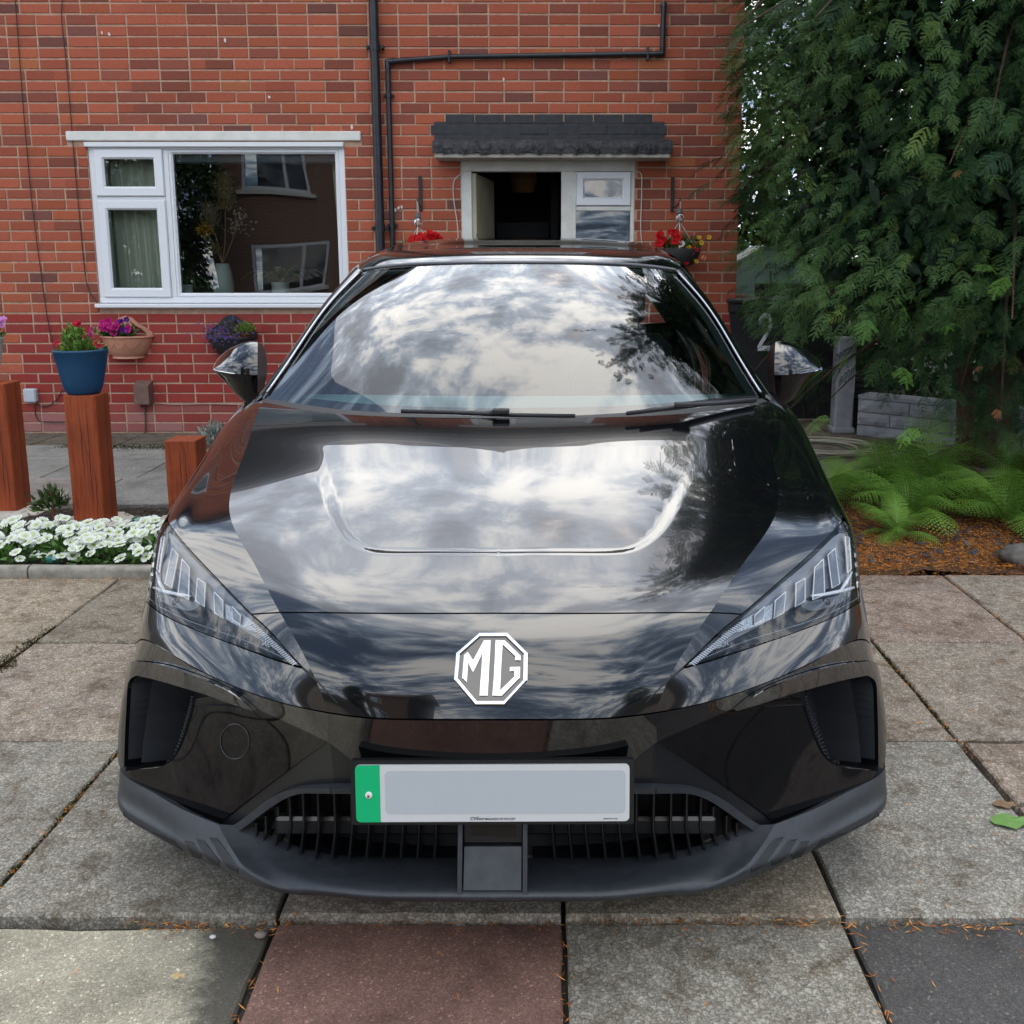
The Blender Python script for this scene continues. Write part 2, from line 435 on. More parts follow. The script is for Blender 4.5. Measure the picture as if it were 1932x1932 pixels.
class Skin:
    """gathers patches of a master surface into one mesh"""
    def __init__(s): s.V = []; s.N = []; s.F = []; s.n = 0
    def push(s, V, N, F, side):
        V = V.copy(); N = N.copy(); F = np.asarray(F)
        if side < 0: V[:, 0] *= -1; N[:, 0] *= -1; F = F[:, ::-1]
        s.V.append(V); s.N.append(N); s.F.append(F+s.n); s.n += len(V)
    def patch(s, M, P, h=.012, sides=(1, -1), off=0.0, skirt=.012, disp=True, extra=None, rounded=0):
        for low in (True, False):
            Q = clip_t(P, M.tK, low)
            if Q is None or abs(area2(Q)) < 1e-6: continue
            if area2(Q) < 0: Q = Q[::-1]
            k = [i for i in range(len(Q)) if np.linalg.norm(Q[i]-Q[i-1]) > 1e-4]; Q = Q[k]
            D = densify(Q, h*1.3)
            lo, hi = D.min(0), D.max(0)
            gx, gy = np.meshgrid(np.arange(lo[0]+h/2, hi[0], h), np.arange(lo[1]+h/2, hi[1], h), indexing='ij')
            G = np.stack([gx.ravel(), gy.ravel()], 1)
            if extra is not None: G = np.concatenate([G, extra])
            G = G[in_poly(D, G)]
            if len(G): G = G[dist_poly(D, G) > h*.45]
            A = np.concatenate([D, G]) if len(G) else D
            vv, _, ff, *_ = delaunay_2d_cdt([Vector(p) for p in A], [], [list(range(len(D)))], 1, 1e-6)
            A = np.array([tuple(p) for p in vv]); F = [f for f in ff if len(f) == 3]
            F = np.array(F)
            c = A[F].mean(1); F = F[in_poly(D, c)]
            V, N = M.eval(A[:, 0], A[:, 1], not low, disp)
            # orient faces along the normals
            fn = np.cross(V[F[:, 1]]-V[F[:, 0]], V[F[:, 2]]-V[F[:, 0]]); fl = (fn*N[F[:, 0]]).sum(1) < 0; F[fl] = F[fl][:, ::-1]
            V = V + N*off
            for sd in sides: s.push(V, N, F, sd)
            if skirt:
                Vd, Nd = M.eval(D[:, 0], D[:, 1], not low, disp); Vd = Vd+Nd*off
                for i in range(len(D)):
                    a, b = D[i], D[(i+1) % len(D)]
                    if (abs(a[1]) < 1e-6 and abs(b[1]) < 1e-6) or (abs(a[1]-M.tK) < 1e-6 and abs(b[1]-M.tK) < 1e-6): continue
                    j = (i+1) % len(D)
                    q = np.array([Vd[i], Vd[j], Vd[j]-Nd[j]*skirt, Vd[i]-Nd[i]*skirt])
                    n = np.cross(q[1]-q[0], q[3]-q[0]); n = n/(np.linalg.norm(n)+1e-12)
                    w = V[:len(D)].mean(0)-q.mean(0)
                    if n@w > 0: n = -n
                    NN = np.array([n]*4)
                    ff = np.array([(0, 1, 2), (0, 2, 3)]); 
                    if np.cross(q[1]-q[0], q[2]-q[0])@n < 0: ff = ff[:, ::-1]
                    for sd in sides: s.push(q, NN, ff, sd)
        return s
    def build(s, name, m, parent, label=None):
        V = np.concatenate(s.V); N = np.concatenate(s.N); F = np.concatenate(s.F)
        o = numpy_mesh(name, V, F, m, parent, normals=N)
        if label: o['label'] = label
        return o
def grid_surface(name, P, m, parent=None, nu=24, nv=24, mirror=False, smooth=True, closed=False, thick=0):
    """spline surface through a grid of control points (rows x columns x 3)"""
    P = np.array(P, float); R, C, _ = P.shape
    if mirror:
        q = P[:, 1:][:, ::-1].copy(); q[..., 0] *= -1; P = np.concatenate([q, P], 1); C = P.shape[1]
    kr = np.r_[0, np.cumsum(np.linalg.norm(np.diff(P, axis=0), axis=2).mean(1)+1e-6)] if R > 1 else None
    kc = np.r_[0, np.cumsum(np.linalg.norm(np.diff(P, axis=1), axis=2).mean(0)+1e-6)]
    br = spline_basis(kr, np.linspace(0, kr[-1], nu)) if R > 2 else np.stack([1-np.linspace(0, 1, nu), np.linspace(0, 1, nu)], 1)
    bc = spline_basis(kc, np.linspace(0, kc[-1], nv)) if C > 2 else np.stack([1-np.linspace(0, 1, nv), np.linspace(0, 1, nv)], 1)
    V = np.einsum('ur,vc,rcd->uvd', br, bc, P)
    idx = np.arange(nu*nv).reshape(nu, nv)
    F = np.stack([idx[:-1, :-1], idx[:-1, 1:], idx[1:, 1:], idx[1:, :-1]], -1).reshape(-1, 4)
    o = numpy_mesh(name, V.reshape(-1, 3), F, m, parent, smooth=smooth)
    return o
# ------------------------------------------------------------------ the car
def flake(nt, b, N, L):
    n = tex_noise(N, L, 3.0, 2, .5, N('ShaderNodeTexCoord').outputs['Object'])
    bump(N, L, b, n.outputs[0], .04, .01)
paint = mat('black_paint', (.0025, .0027, .0035), .12, 0, 1.0, .5, coat_rough=.003)
paint.node_tree.nodes['Principled BSDF'].inputs['Coat IOR'].default_value = 1.47
gloss = mat('gloss_black_plastic', (.003, .003, .004), .04, 0, 0, .36)
dark = mat('dark_void', (.004, .004, .005), .6)
rubber = mat('black_rubber', (.012, .012, .013), .6)
plastic = noisy('black_textured_plastic', (.016, .0185, .023), (.027, .031, .037), 60, .42, .25, .0006, 4, False, spec=.5, bscale=900)
satin = mat('satin_black_plastic', (.007, .008, .010), .28)
chrome = mat('chrome', (.58, .60, .63), .05, 1.0)
silver = mat('silver_trim', (.55, .57, .60), .18, 1.0)
car = empty('car', (XC, Y0, 0), 'glossy black hatchback parked nose-on in front of the brick house, blank plate with green band', 'car')

R_ = [
 [(0,1.10,.985),(.3,1.12,.988),(.58,1.20,.996),(.76,1.36,.998),(.79,1.38,.996),(.815,1.40,.99),(.845,1.42,.975),(.88,1.42,.94),(.907,1.42,.86),(.915,1.42,.6)],
 [(0,1.02,.969),(.3,1.035,.973),(.58,1.11,.981),(.755,1.24,.986),(.785,1.26,.984),(.812,1.28,.977),(.842,1.3,.962),(.876,1.3,.928),(.905,1.3,.85),(.915,1.3,.6)],
 [(0,.80,.920),(.3,.805,.918),(.56,.82,.901),(.712,.85,.883),(.755,.87,.874),(.797,.89,.866),(.838,.92,.855),(.874,.95,.83),(.903,.98,.77),(.914,1.0,.55)],
 [(0,.52,.852),(.3,.525,.849),(.50,.54,.832),(.618,.56,.812),(.70,.59,.800),(.765,.63,.793),(.822,.68,.783),(.868,.74,.757),(.903,.80,.69),(.915,.84,.5)],
 [(0,.30,.792),(.26,.305,.790),(.42,.32,.775),(.512,.335,.757),(.62,.40,.735),(.72,.47,.729),(.80,.545,.724),(.862,.62,.697),(.899,.70,.62),(.914,.74,.47)],
 [(0,.16,.742),(.22,.164,.740),(.35,.178,.725),(.432,.20,.708),(.55,.275,.683),(.67,.36,.672),(.775,.455,.673),(.853,.555,.655),(.894,.655,.575),(.911,.71,.44)],
 [(0,.06,.672),(.18,.064,.671),(.29,.082,.665),(.365,.11,.655),(.47,.175,.635),(.60,.275,.622),(.725,.385,.628),(.832,.490,.612),(.888,.60,.545),(.909,.67,.415)],
 [(0,.022,.622),(.16,.025,.621),(.26,.040,.616),(.335,.063,.609),(.44,.118,.600),(.565,.213,.584),(.70,.320,.584),(.818,.440,.578),(.885,.56,.520),(.908,.64,.395)],
 [(0,0,.563),(.15,.003,.562),(.24,.018,.559),(.312,.042,.557),(.41,.090,.553),(.53,.172,.552),(.672,.290,.552),(.805,.420,.550),(.880,.53,.495),(.907,.62,.38)],
]
_z = {0: (.982, .984, .990, .996), 1: (.970, .9708, .9765, .987), 2: (.919, .9168, .905, .889), 3: (.842, .838, .8325, .819), 4: (.773, .7705, .766, .756), 5: (.724, .722, .719, .707), 6: (.669, .668, .662, .653)}
for _r, _v in _z.items():
    for _c in range(4): x_, y_, z_ = R_[_r][_c]; R_[_r][_c] = (x_, y_, _v[_c])
for _c, _z3 in ((4, .727), (5, .710), (6, .706), (7, .692)):
    k_ = np.array(R_[8][_c]); x_, y_, z_ = R_[4][_c]; t_ = np.array((x_, y_, _z3)); R_[4][_c] = tuple(t_)
    for _r, _w, _g in ((7, .12, .175), (6, .25, .34), (5, .74, .80)): pass
    for _r, _w, _g in ((8-1, .10, .155), (8-2, .24, .335), (8-3, .50, .61)): R_[_r][_c] = tuple(np.r_[k_[:2]+(t_[:2]-k_[:2])*_w, k_[2]+(t_[2]-k_[2])*_g])
R0_ = np.array(R_); R_ = fair(R_, 3, 1.2, wrow={1: 5, 8: 5, 7: 2, 0: 3}); print('FAIR', np.abs(np.array(R_)-R0_).max(axis=(1)).round(4).tolist())
MU = Master(R_, 3)
# raised lip of the recessed middle of the bonnet
U_uv = [(588,838),(592,860),(597,903),(611,955),(634,1003),(664,1032),(703,1046),(800,1049),(931,1050)]
U_st = smooth_curve(MU.inv(smooth_curve(U_uv, step=14)), n=150); U_st[-1, 1] = 0
U_all = np.concatenate([U_st, U_st[::-1][1:]*np.array([1, -1])])
def bonnet_step(S, T):
    Q = np.stack([S, T], 1); d = dist_poly(U_all, Q, closed=False)
    inside = in_poly(U_all, Q); sd = np.where(inside, -d, d)
    w = .034; k = np.clip(sd/w+1, 0, 1); k = k*k*(3-2*k)
    fade = np.clip((S-U_all[0, 0]+.03)/.42, 0, 1); fade = fade*fade*(3-2*fade)
    return (1-k)*.0034*fade
MU.disp = bonnet_step

# shut lines, traced on the left half
SHUT = [(474,1159),(528,1156),(700,1157),(931,1157)]
HL_TOP = [(316,983),(335,1010),(370,1050),(422,1105),(474,1159)]
HL_TOP2 = [(474,1159),(508,1190),(545,1232),(571,1260)]
HL_BOT = [(571,1261),(520,1245),(448,1219),(344,1178),(290,1148),(262,1118),(254,1100)]
HL_OUT = [(254,1100),(256,1070),(266,1035),(286,1002),(302,987),(316,983)]
SEAM = [(571,1260),(600,1287),(636,1326)]
FEND = [(316,981),(347,920),(384,873),(417,828),(448,785),(474,764),(490,753)]
c_shut = MU.inv(smooth_curve(SHUT, step=14)); c_shut[-1, 1] = 0
c_top = MU.inv(smooth_curve(HL_TOP, step=10)); c_top2 = MU.inv(smooth_curve(HL_TOP2, step=10))
c_bot = MU.inv(smooth_curve(HL_BOT, step=10)); c_out = MU.inv(smooth_curve(HL_OUT, step=8))
c_fend = MU.inv(smooth_curve(FEND, step=14)); c_seam = MU.inv(smooth_curve(SEAM, step=8))
sC = MU.sk[1]
c_cowl = np.array([(sC+.004*0, t) for t in np.linspace(c_fend[-1, 1], 0, 50)])
c_fend[-1, 0] = sC
GAP = .0022
onax = lambda p: abs(p[1]) < 1e-6
c_hl = np.concatenate([c_top, c_top2[1:], c_bot[1:], c_out[1:-1]])
bonnet_poly = np.concatenate([c_cowl, c_shut[::-1], c_top[::-1][1:], c_fend[1:-1]])
xtra = []
for o_ in np.linspace(-.036, .003, 11):
    tn = np.gradient(U_st, axis=0); tn /= np.linalg.norm(tn, axis=1)[:, None]; nn = np.stack([tn[:, 1], -tn[:, 0]], 1)
    q = smooth_curve(U_st, n=200); tn = np.gradient(q, axis=0); tn /= np.linalg.norm(tn, axis=1)[:, None]; nn = np.stack([tn[:, 1], -tn[:, 0]], 1)
    xtra += [q+nn*o_]
xtra = np.concatenate(xtra)
Skin().patch(MU, inset(bonnet_poly, GAP, onax), .012, extra=xtra).build('bonnet', paint, car)
# nose panel and upper bumper, one moulding
sE = MU.sk[-1]; tE = MU.tk[-1]
low_edge = np.array([(sE, t) for t in np.linspace(0, tE, 80)])
p_bump = np.concatenate([c_shut[::-1], c_top2[1:], c_bot[1:], np.linspace(c_out[0], [MU.sk[5], tE], 12)[1:], low_edge[::-1][1:]])
Skin().patch(MU, inset(p_bump, GAP, lambda p: onax(p) or abs(p[0]-sE) < 1e-6), .012).build('front_bumper', paint, car)
# wings
p_f = np.concatenate([c_fend[::-1], np.array([(MU.sk[1]-.10, c_fend[-1, 1]), (MU.sk[1]-.10, tE)]), np.array([(s_, tE) for s_ in np.linspace(MU.sk[1]-.09, MU.sk[5], 24)]), np.linspace([MU.sk[5], tE], c_out[0], 12)[1:], c_out[1:-1]])
for sd in (1, -1):
    Skin().patch(MU, inset(p_f, GAP), .014, sides=(sd,)).build('front_wing', paint, car)
for sd in (1, -1):
    V_, N_ = MU.eval(c_seam[:, 0], c_seam[:, 1]); n_ = len(V_); MB().tube([tuple((v-N_[i]*.0002)*np.array([sd, 1, 1])) for i, v in enumerate(V_)], [.0022*(1-i/n_)**.6+.0002 for i in range(n_)], 6).build('bumper_seam', dark, car)
# dark structure behind the gaps
MU.disp = None
allp = np.array([(sC+.02, 0), (sC+.02, tE*.93), (sE-.01, tE*.93), (sE-.01, 0)])
MUh = MU
def minus_poly(outer, name, m, off): Skin().patch(MU, outer, .03, off=off, skirt=0, disp=False).build(name, m, car)
pa = np.concatenate([c_cowl+[.02, 0], c_shut[::-1]+[.05, 0], c_top[::-1][1:], c_fend[1:-1]])
Skin().patch(MU, inset(pa, -.012, onax), .03, off=-.016, skirt=0, disp=False).build('bonnet_frame', dark, car)
MU.disp = bonnet_step
# ---- lower front
def row(y, z, ys, zs):
    xs = [0, .15, .24, .312]; o = [(x, y+dy, z) for x, dy in zip(xs, (0, .002, .011, .030))]
    return o+[(x, a, b) for x, a, b in zip((.413, .54, .68, .815, .887, .909), ys, zs)]
L_ = [R_[-1],
 row(.020, .513, (.113,.189,.300,.418,.508,.60), (.508,.505,.502,.495,.45,.37)),
 row(.030, .45, (.126,.196,.296,.402,.478,.575), (.447,.443,.440,.435,.41,.34)),
 row(.048, .36, (.124,.190,.284,.382,.448,.55), (.355,.351,.349,.35,.355,.30)),
 row(.058, .28, (.116,.177,.263,.352,.417,.53), (.272,.269,.268,.272,.278,.26)),
 row(.050, .20, (.10,.158,.240,.327,.395,.50), (.20,.20,.20,.20,.205,.20))]
L_ = fair(L_, 3, .6, fix_first=True)
ML = Master(L_, 3)
K1c = np.array([(0, t) for t in np.linspace(0, ML.tk[-1], 90)])
FIN_T = [(236,1262),(248,1250),(275,1248),(312,1253),(360,1267),(420,1291),(455,1311),(484,1336)]
FIN_B = [(484,1336),(440,1323),(400,1309),(355,1296),(300,1281),(264,1274)]
FIN_I = [(264,1274),(252,1283),(247,1310),(243,1380),(241,1446)]
FIN_O = [(241,1446),(234,1448),(230,1400),(229,1340),(236,1262)]
PAN_T = [(484,1338),(560,1373),(617,1400)]
PAN_R = [(617,1400),(560,1441),(480,1500),(405,1557)]
PAN_B = [(405,1557),(345,1535),(290,1505),(250,1478),(235,1456)]
PAN_L = [(235,1456),(262,1452),(300,1447),(322,1434),(340,1403),(357,1352),(367,1320)]
PAN_T0 = [(367,1320),(400,1315),(430,1322),(484,1338)]
C = lambda p, s=12: ML.inv(smooth_curve(p, step=s))
tl = ML.tk[-1]
ft, fb, fi, fo = C(FIN_T), C(FIN_B), C(FIN_I), C(FIN_O, 16)
pt_, pr, pb, pl, pt0 = C(PAN_T), C(PAN_R), C(PAN_B), C(PAN_L), C(PAN_T0)
cen = C([(617,1400),(650,1425),(676,1441),(931,1441)]); cen[-1, 1] = 0
ft[0, 1] = min(ft[0, 1], tl)
band = np.concatenate([K1c, [[ft[0, 0], tl]], ft, pt_[1:], cen[1:]])
onk = lambda p: onax(p) or abs(p[0]) < 1e-6
Skin().patch(ML, inset(band, .0015, onk), .014).build('bumper_underside', paint, car)
fin = np.concatenate([ft, fb[1:], fi[1:], fo[1:-1]])
for sd in (1, -1):
    Skin().patch(ML, fin, .009, sides=(sd,), off=.009, skirt=.05).build('air_intake_blade', paint, car)
    Skin().patch(ML, np.concatenate([pt0[:-1], pt_[:-1], pr[:-1], pb[:-1], pl[:-1]]), .012, sides=(sd,), off=-.004, skirt=.010).build('corner_panel', gloss, car)
cp = C([(672,1484),(600,1484),(548,1489),(500,1513),(440,1557),(405,1557)])
c_mid = np.array([(cen[-1, 0], 0), (cp[0, 0], 0)])
cenp = np.concatenate([cen[::-1], pr[1:], cp[::-1][1:], [[cp[0, 0], 0]]])
Skin().patch(ML, inset(cenp, .001, onax), .014, off=-.010, skirt=.02).build('centre_panel', satin, car)
fr_in = C([(672,1494),(600,1494),(565,1496),(530,1511),(490,1540),(452,1569)])
fr_in = np.concatenate([[[fr_in[0, 0], 0]], fr_in]); fr_out = np.concatenate([[[cp[0, 0], 0]], cp])
Skin().patch(ML, np.concatenate([fr_out, fr_in[::-1]]), .01, off=.006, skirt=.05).build('grille_frame', plastic, car)
Skin().patch(ML, np.array([(.05, 0), (.05, tl*.98), (ML.sk[-1], tl*.98), (ML.sk[-1], 0)]), .03, off=-.11, skirt=0).build('radiator_shroud', dark, car)
# side vents: deep pocket with ribbed inner wall
for sd in (1, -1):
    vent = np.concatenate([fb[::-1], pl[::-1][1:], fi[::-1][1:-1]])
    wall = MB()
    q = inset(vent, .001); V, N = ML.eval(q[:, 0], q[:, 1]); n = len(V)
    for i in range(n):
        j = (i+1) % n
        a, b, c, d = V[i]-N[i]*.0, V[j]-N[j]*.0, V[j]-N[j]*.10, V[i]-N[i]*.10
        vs = [np.array(p)*np.array([sd, 1, 1]) for p in (a, b, c, d)]; wall.add(vs, [(0, 1, 2, 3)])
    wall.build('vent_pocket', mat('vent_black', (.022,.024,.028), .4), car)
    blade = MB()      # upright blade inside the vent
    for (u0, v0, u1, v1, dep) in ((262,1290,258,1440,.035),):
        A = ML.inv([(278,1286),(268,1350),(262,1400),(258,1440)]); V, N = ML.eval(A[:, 0], A[:, 1])
        for i in range(len(V)-1):
            p = [V[i]-N[i]*.012, V[i+1]-N[i+1]*.012, V[i+1]-N[i+1]*.09+[-.03, 0, 0], V[i]-N[i]*.09+[-.03, 0, 0]]
            blade.add([np.array(t)*np.array([sd, 1, 1]) for t in p], [(0, 1, 2, 3)])
    blade.build('vent_blade', mat('vent_black'), car)
    ribs = MB()
    for k in range(19):
        w = k/18; A = ML.inv([(353-34*w**1.4, 1318+112*w), (330-36*w**1.2, 1312+122*w)]); V, N = ML.eval(A[:, 0], A[:, 1])
        P0 = V[0]-N[0]*.012; P1 = V[1]-N[1]*.045
        ribs.tube([p*np.array([sd, 1, 1]) for p in (P0, P1)], .0022, 5)
    ribs.build('vent_rib', mat('vent_black'), car)['kind'] = 'stuff'
# tow-eye cover ring on the left panel only
A = ML.inv([(441+27*cos(t), 1400+33*sin(t)) for t in np.linspace(0, 2*pi, 33)]); V, N = ML.eval(A[:, 0], A[:, 1])
V = (V - N*.0030)*np.array([-1, 1, 1]); MB().tube(list(V), .0013, 6, caps=False).build('tow_eye_cover', mat('ring', (.03,.03,.035), .25), car, smooth=True)

# ---- front lip
xs = [0, .12, .24, .34, .43, .50, .58, .68, .78, .86, .898, .908]
prof = {0:(.12,.203,.05,.208,.006,.211,-.010,.200,.002,.186)}
lip = [
 [(.12,.203),(.05,.209),(.006,.212),(-.010,.202),(.002,.187)],
 [(.12,.203),(.05,.209),(.006,.212),(-.009,.202),(.003,.187)],
 [(.122,.203),(.053,.209),(.010,.212),(-.005,.202),(.007,.187)],
 [(.13,.205),(.068,.209),(.027,.211),(.012,.201),(.023,.186)],
 [(.152,.214),(.095,.211),(.056,.209),(.041,.198),(.052,.183)],
 [(.165,.232),(.125,.220),(.093,.207),(.078,.195),(.088,.180)],
 [(.166,.249),(.150,.225),(.138,.203),(.126,.190),(.134,.174)],
 [(.236,.246),(.222,.222),(.210,.199),(.199,.186),(.207,.169)],
 [(.310,.242),(.298,.218),(.287,.194),(.276,.181),(.283,.163)],
 [(.376,.238),(.366,.213),(.355,.189),(.345,.176),(.351,.157)],
 [(.430,.235),(.421,.210),(.412,.186),(.405,.172),(.409,.153)],
 [(.52,.233),(.515,.208),(.51,.183),(.506,.169),(.508,.150)]]
lipx = {4: (.44,.43,.415,.395,.375), 5: (.51,.49,.465,.435,.41), 6: (.578,.552,.52,.485,.455), 7: (.69,.675,.66,.645,.635)}
lip[5] = [(.172,.236),(.128,.215),(.078,.205),(.038,.199),(.034,.184)]; lip[6] = [(.164,.250),(.134,.232),(.098,.217),(.062,.203),(.052,.182)]; lip[7] = [(.236,.247),(.210,.224),(.186,.203),(.168,.190),(.170,.172)]
lip[4] = [(.155,.216),(.100,.208),(.055,.2065),(.025,.198),(.026,.184)]
LP = Master([[(lipx.get(c, [xs[c]]*5)[r], *lip[c][r]) for c in range(12)] for r in range(5)], 6)
le = LP.tk[-1]; ls = LP.sk[-1]
Skin().patch(LP, np.array([(0, 0), (0, le), (ls, le), (ls, 0)]), .012, skirt=.02).build('front_lip', plastic, car)
strake_shade = mat('shaded_recess_plastic', (.004, .0045, .005), .6)  # darker than the lip: recess shade put into the strake colour
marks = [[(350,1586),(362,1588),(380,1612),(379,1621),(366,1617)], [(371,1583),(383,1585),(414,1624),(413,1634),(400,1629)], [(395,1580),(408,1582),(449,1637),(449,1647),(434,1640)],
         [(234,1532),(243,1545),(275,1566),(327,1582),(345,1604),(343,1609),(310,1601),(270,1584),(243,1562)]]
for sd in (1, -1):
    for m_ in marks:
        q = LP.inv(np.array(m_, float))
        sk_ = Skin().patch(LP, q, .006, sides=(sd,), off=.0008, skirt=.002).build('lip_strake', strake_shade, car)
        V_, N_ = LP.eval(q[:, 0], q[:, 1]); V_ = (V_+N_*.0012)*np.array([sd, 1, 1]); MB().tube([tuple(a) for a in V_]+[tuple(V_[0]), tuple(V_[1])], .0011, 5, caps=False).build('strake_rim', plastic, sk_, smooth=True)
# ---- grille slats (upright), each a part
def lat(u, v, y):                     # lateral position of a photo point at depth y
    p = atY(u, v, Y0+y); return p.x-XC, p.z
slat_u = [484,502,525,547,572,600,631,663,695,727,759,790,822]
for u in slat_u:
    top = 1494 if u > 560 else 1494+(560-u)*.75
    bot = 1618 if u > 600 else 1618-(600-u)*.28
    x1, z1 = lat(u, top, .085+max(0, (640-u))*.0005); x2, z2 = lat(u, bot, .105+max(0, (640-u))*.0005)
    for sd in (1, -1):
        m = MB(); ya = .085+max(0, 640-u)*.0005
        pts = [(-x1*1, ya, max(z1, .22)), (-x1, ya-.004, (z1+z2)/2), (-x2, ya+.002, z2+.012), (-x2, ya+.03, z2-.004)]
        pts = [(-abs(p[0])*sd, p[1], p[2]) for p in pts]
        for i in range(3):
            pass
        P = [Vector(p) for p in pts]
        vs = []; w = .0032
        for p in P: vs += [p+Vector((-w, .0, 0)), p+Vector((-w*.4, -.004, 0)), p+Vector((w*.4, -.004, 0)), p+Vector((w, 0, 0)), p+Vector((w, .05, 0)), p+Vector((-w, .05, 0))]
        fs = [(i*6+j, i*6+(j+1) % 6, (i+1)*6+(j+1) % 6, (i+1)*6+j) for i in range(3) for j in range(6)]
        m.add(vs, fs); m.build('grille_slat', satin, car, smooth=False, fix=True)
MB().bbox(-.45, .45, .13, .16, .245, .285, .006).build('crash_beam', satin, car)
for sd in (1, -1):
    g = MB(); g.box(sd*.075, sd*.43, .11, .25, .185, .202); g.build('grille_floor', satin, car)
# ---- centre pillar with radar cover
g = MB(); 
def quad_slab(x0, x1, ya, za, yb, zb, th, g, bev=.002):
    n = Vector((0, -(za-zb), -(yb-ya))).normalized() if True else None
    d = Vector((0, th, -th*.3)); P = [Vector((x0, ya, za)), Vector((x1, ya, za)), Vector((x1, yb, zb)), Vector((x0, yb, zb))]
    g.prism(P, d)
for s_ in (-1, 1):
    g = MB(); quad_slab(*sorted((s_*.067, s_*.0585)), .040, .345, -.006, .208, .06, g); g.build('pillar_edge', plastic, car, fix=True)
g = MB(); quad_slab(-.0555, .0555, .036, .282, .000, .213, .05, g); g.build('centre_pillar', noisy('scuffed_grey_plastic', (.024,.027,.031), (.05,.055,.062), 18, .38, .15, .001, 5, False), car, fix=True)
g = MB(); quad_slab(-.0555, .0555, .000, .2105, -.008, .198, .05, g); g.build('pillar_foot', plastic, car, fix=True)
g = MB(); quad_slab(-.056, .056, .056, .350, .045, .285, .04, g); g.build('radar_cover', satin, car, fix=True)
g = MB(); quad_slab(-.044, .044, .0535, .345, .0445, .298, .01, g); g.build('radar_window', gloss, car, fix=True)
# ---- number plate
npm = Matrix.Translation((.002, .008, .4105)) @ Matrix.Rotation(radians(-.25), 4, 'Y') @ Matrix.Rotation(radians(-4), 4, 'X')
def rrect(w, h, r, n=6, x=0, z=0):
    o = []
    for cx, cz, a0 in ((w/2-r, h/2-r, 0), (-w/2+r, h/2-r, 90), (-w/2+r, -h/2+r, 180), (w/2-r, -h/2+r, 270)):
        for k in range(n+1): a = radians(a0+90*k/n); o.append((x+cx+r*cos(a), z+cz+r*sin(a)))
    return o
def flat(name, poly, y, th, m, parent=car, M=npm, lab=None):
    g = MB(); g.prism([M @ Vector((x, y, z)) for x, z in poly], M.to_3x3() @ Vector((0, th, 0))); o = g.build(name, m, parent, fix=True)
    if lab: o['label'] = lab
    return o
flat('plate_holder', rrect(.536, .128, .004), .004, .012, mat('plate_holder', (.008,.009,.010), .35))
plate = flat('number_plate', rrect(.518, .1125, .009), 0, .0035, mat('plate_white', (.60,.605,.605), .3))
flat('plate_green_band', [(x, z) for x, z in rrect(.518, .1125, .009) if x < -.1] + [(-.2125, -.05625), (-.2125, .05625)], -.0006, .0012, mat('plate_green', (.0,.44,.165), .35), plate, lab='bright green band at the end of the plate')
flat('plate_field', rrect(.455, .086, .010, x=.024, z=.002), -.0004, .0008, mat('plate_field', (.45,.48,.50), .45), plate, lab='blank pale blue-grey field of the plate')
for nm, r, m, y in (('plate_screw', .0068, mat('screw_white', (.7,.7,.68), .4), -.004),):
    g = MB(); g.lathe([(r, 0), (r, .002), (r*.7, .0035)], 16, (0, 0, 0)); 
    g.v = [tuple(npm @ Vector((p[0]-.234, -p[2]-.0005, p[1]-.002))) for p in g.v]; sc_ = g.build(nm, m, plate, fix=True)
    g = MB(); g.lathe([(.0024, 0), (.0024, .001)], 8, (0, 0, 0)); g.v = [tuple(npm @ Vector((p[0]-.2345, -p[2]-.0036, p[1]-.0035))) for p in g.v]; g.build('rust_spot', mat('rust', (.12,.03,.015), .7), plate, fix=True)
def text_mesh(name, c, parent):
    t = bpy.data.objects.new('t', c); COL.objects.link(t); dg = bpy.context.evaluated_depsgraph_get(); me = bpy.data.meshes.new_from_object(t.evaluated_get(dg)); bpy.data.objects.remove(t)
    me.name = name; o = bpy.data.objects.new(name, me); return link(o, parent)
def text(s, size, loc, M, m, parent, name, shear=0, w=1.0, rot=(pi/2, 0, 0)):
    c = bpy.data.curves.new(name, 'FONT'); c.body = s; c.size = size; c.align_x = 'LEFT'; c.shear = shear; c.extrude = .0001; c.offset = size*.012
    c.materials.append(m); o = text_mesh(name, c, parent)
    o.matrix_local = M @ Matrix.Translation(loc) @ Matrix.Rotation(pi/2, 4, 'X') @ Matrix.Diagonal((w, 1, 1, 1)); return o
ink = mat('black_ink', (.01, .01, .012), .5)
text('CVS', .0088, (-.0435, -.0007, -.0525), npm, ink, plate, 'plate_lettering', .3)
text('EAST MIDLANDS LTD NG12 3JW', .0056, (-.0265, -.0007, -.0523), npm, ink, plate, 'plate_lettering', 0, .86)
text('EPSON 02 AU 145a', .0036, (.210, -.0007, -.0520), npm, ink, plate, 'plate_lettering', 0, .9)
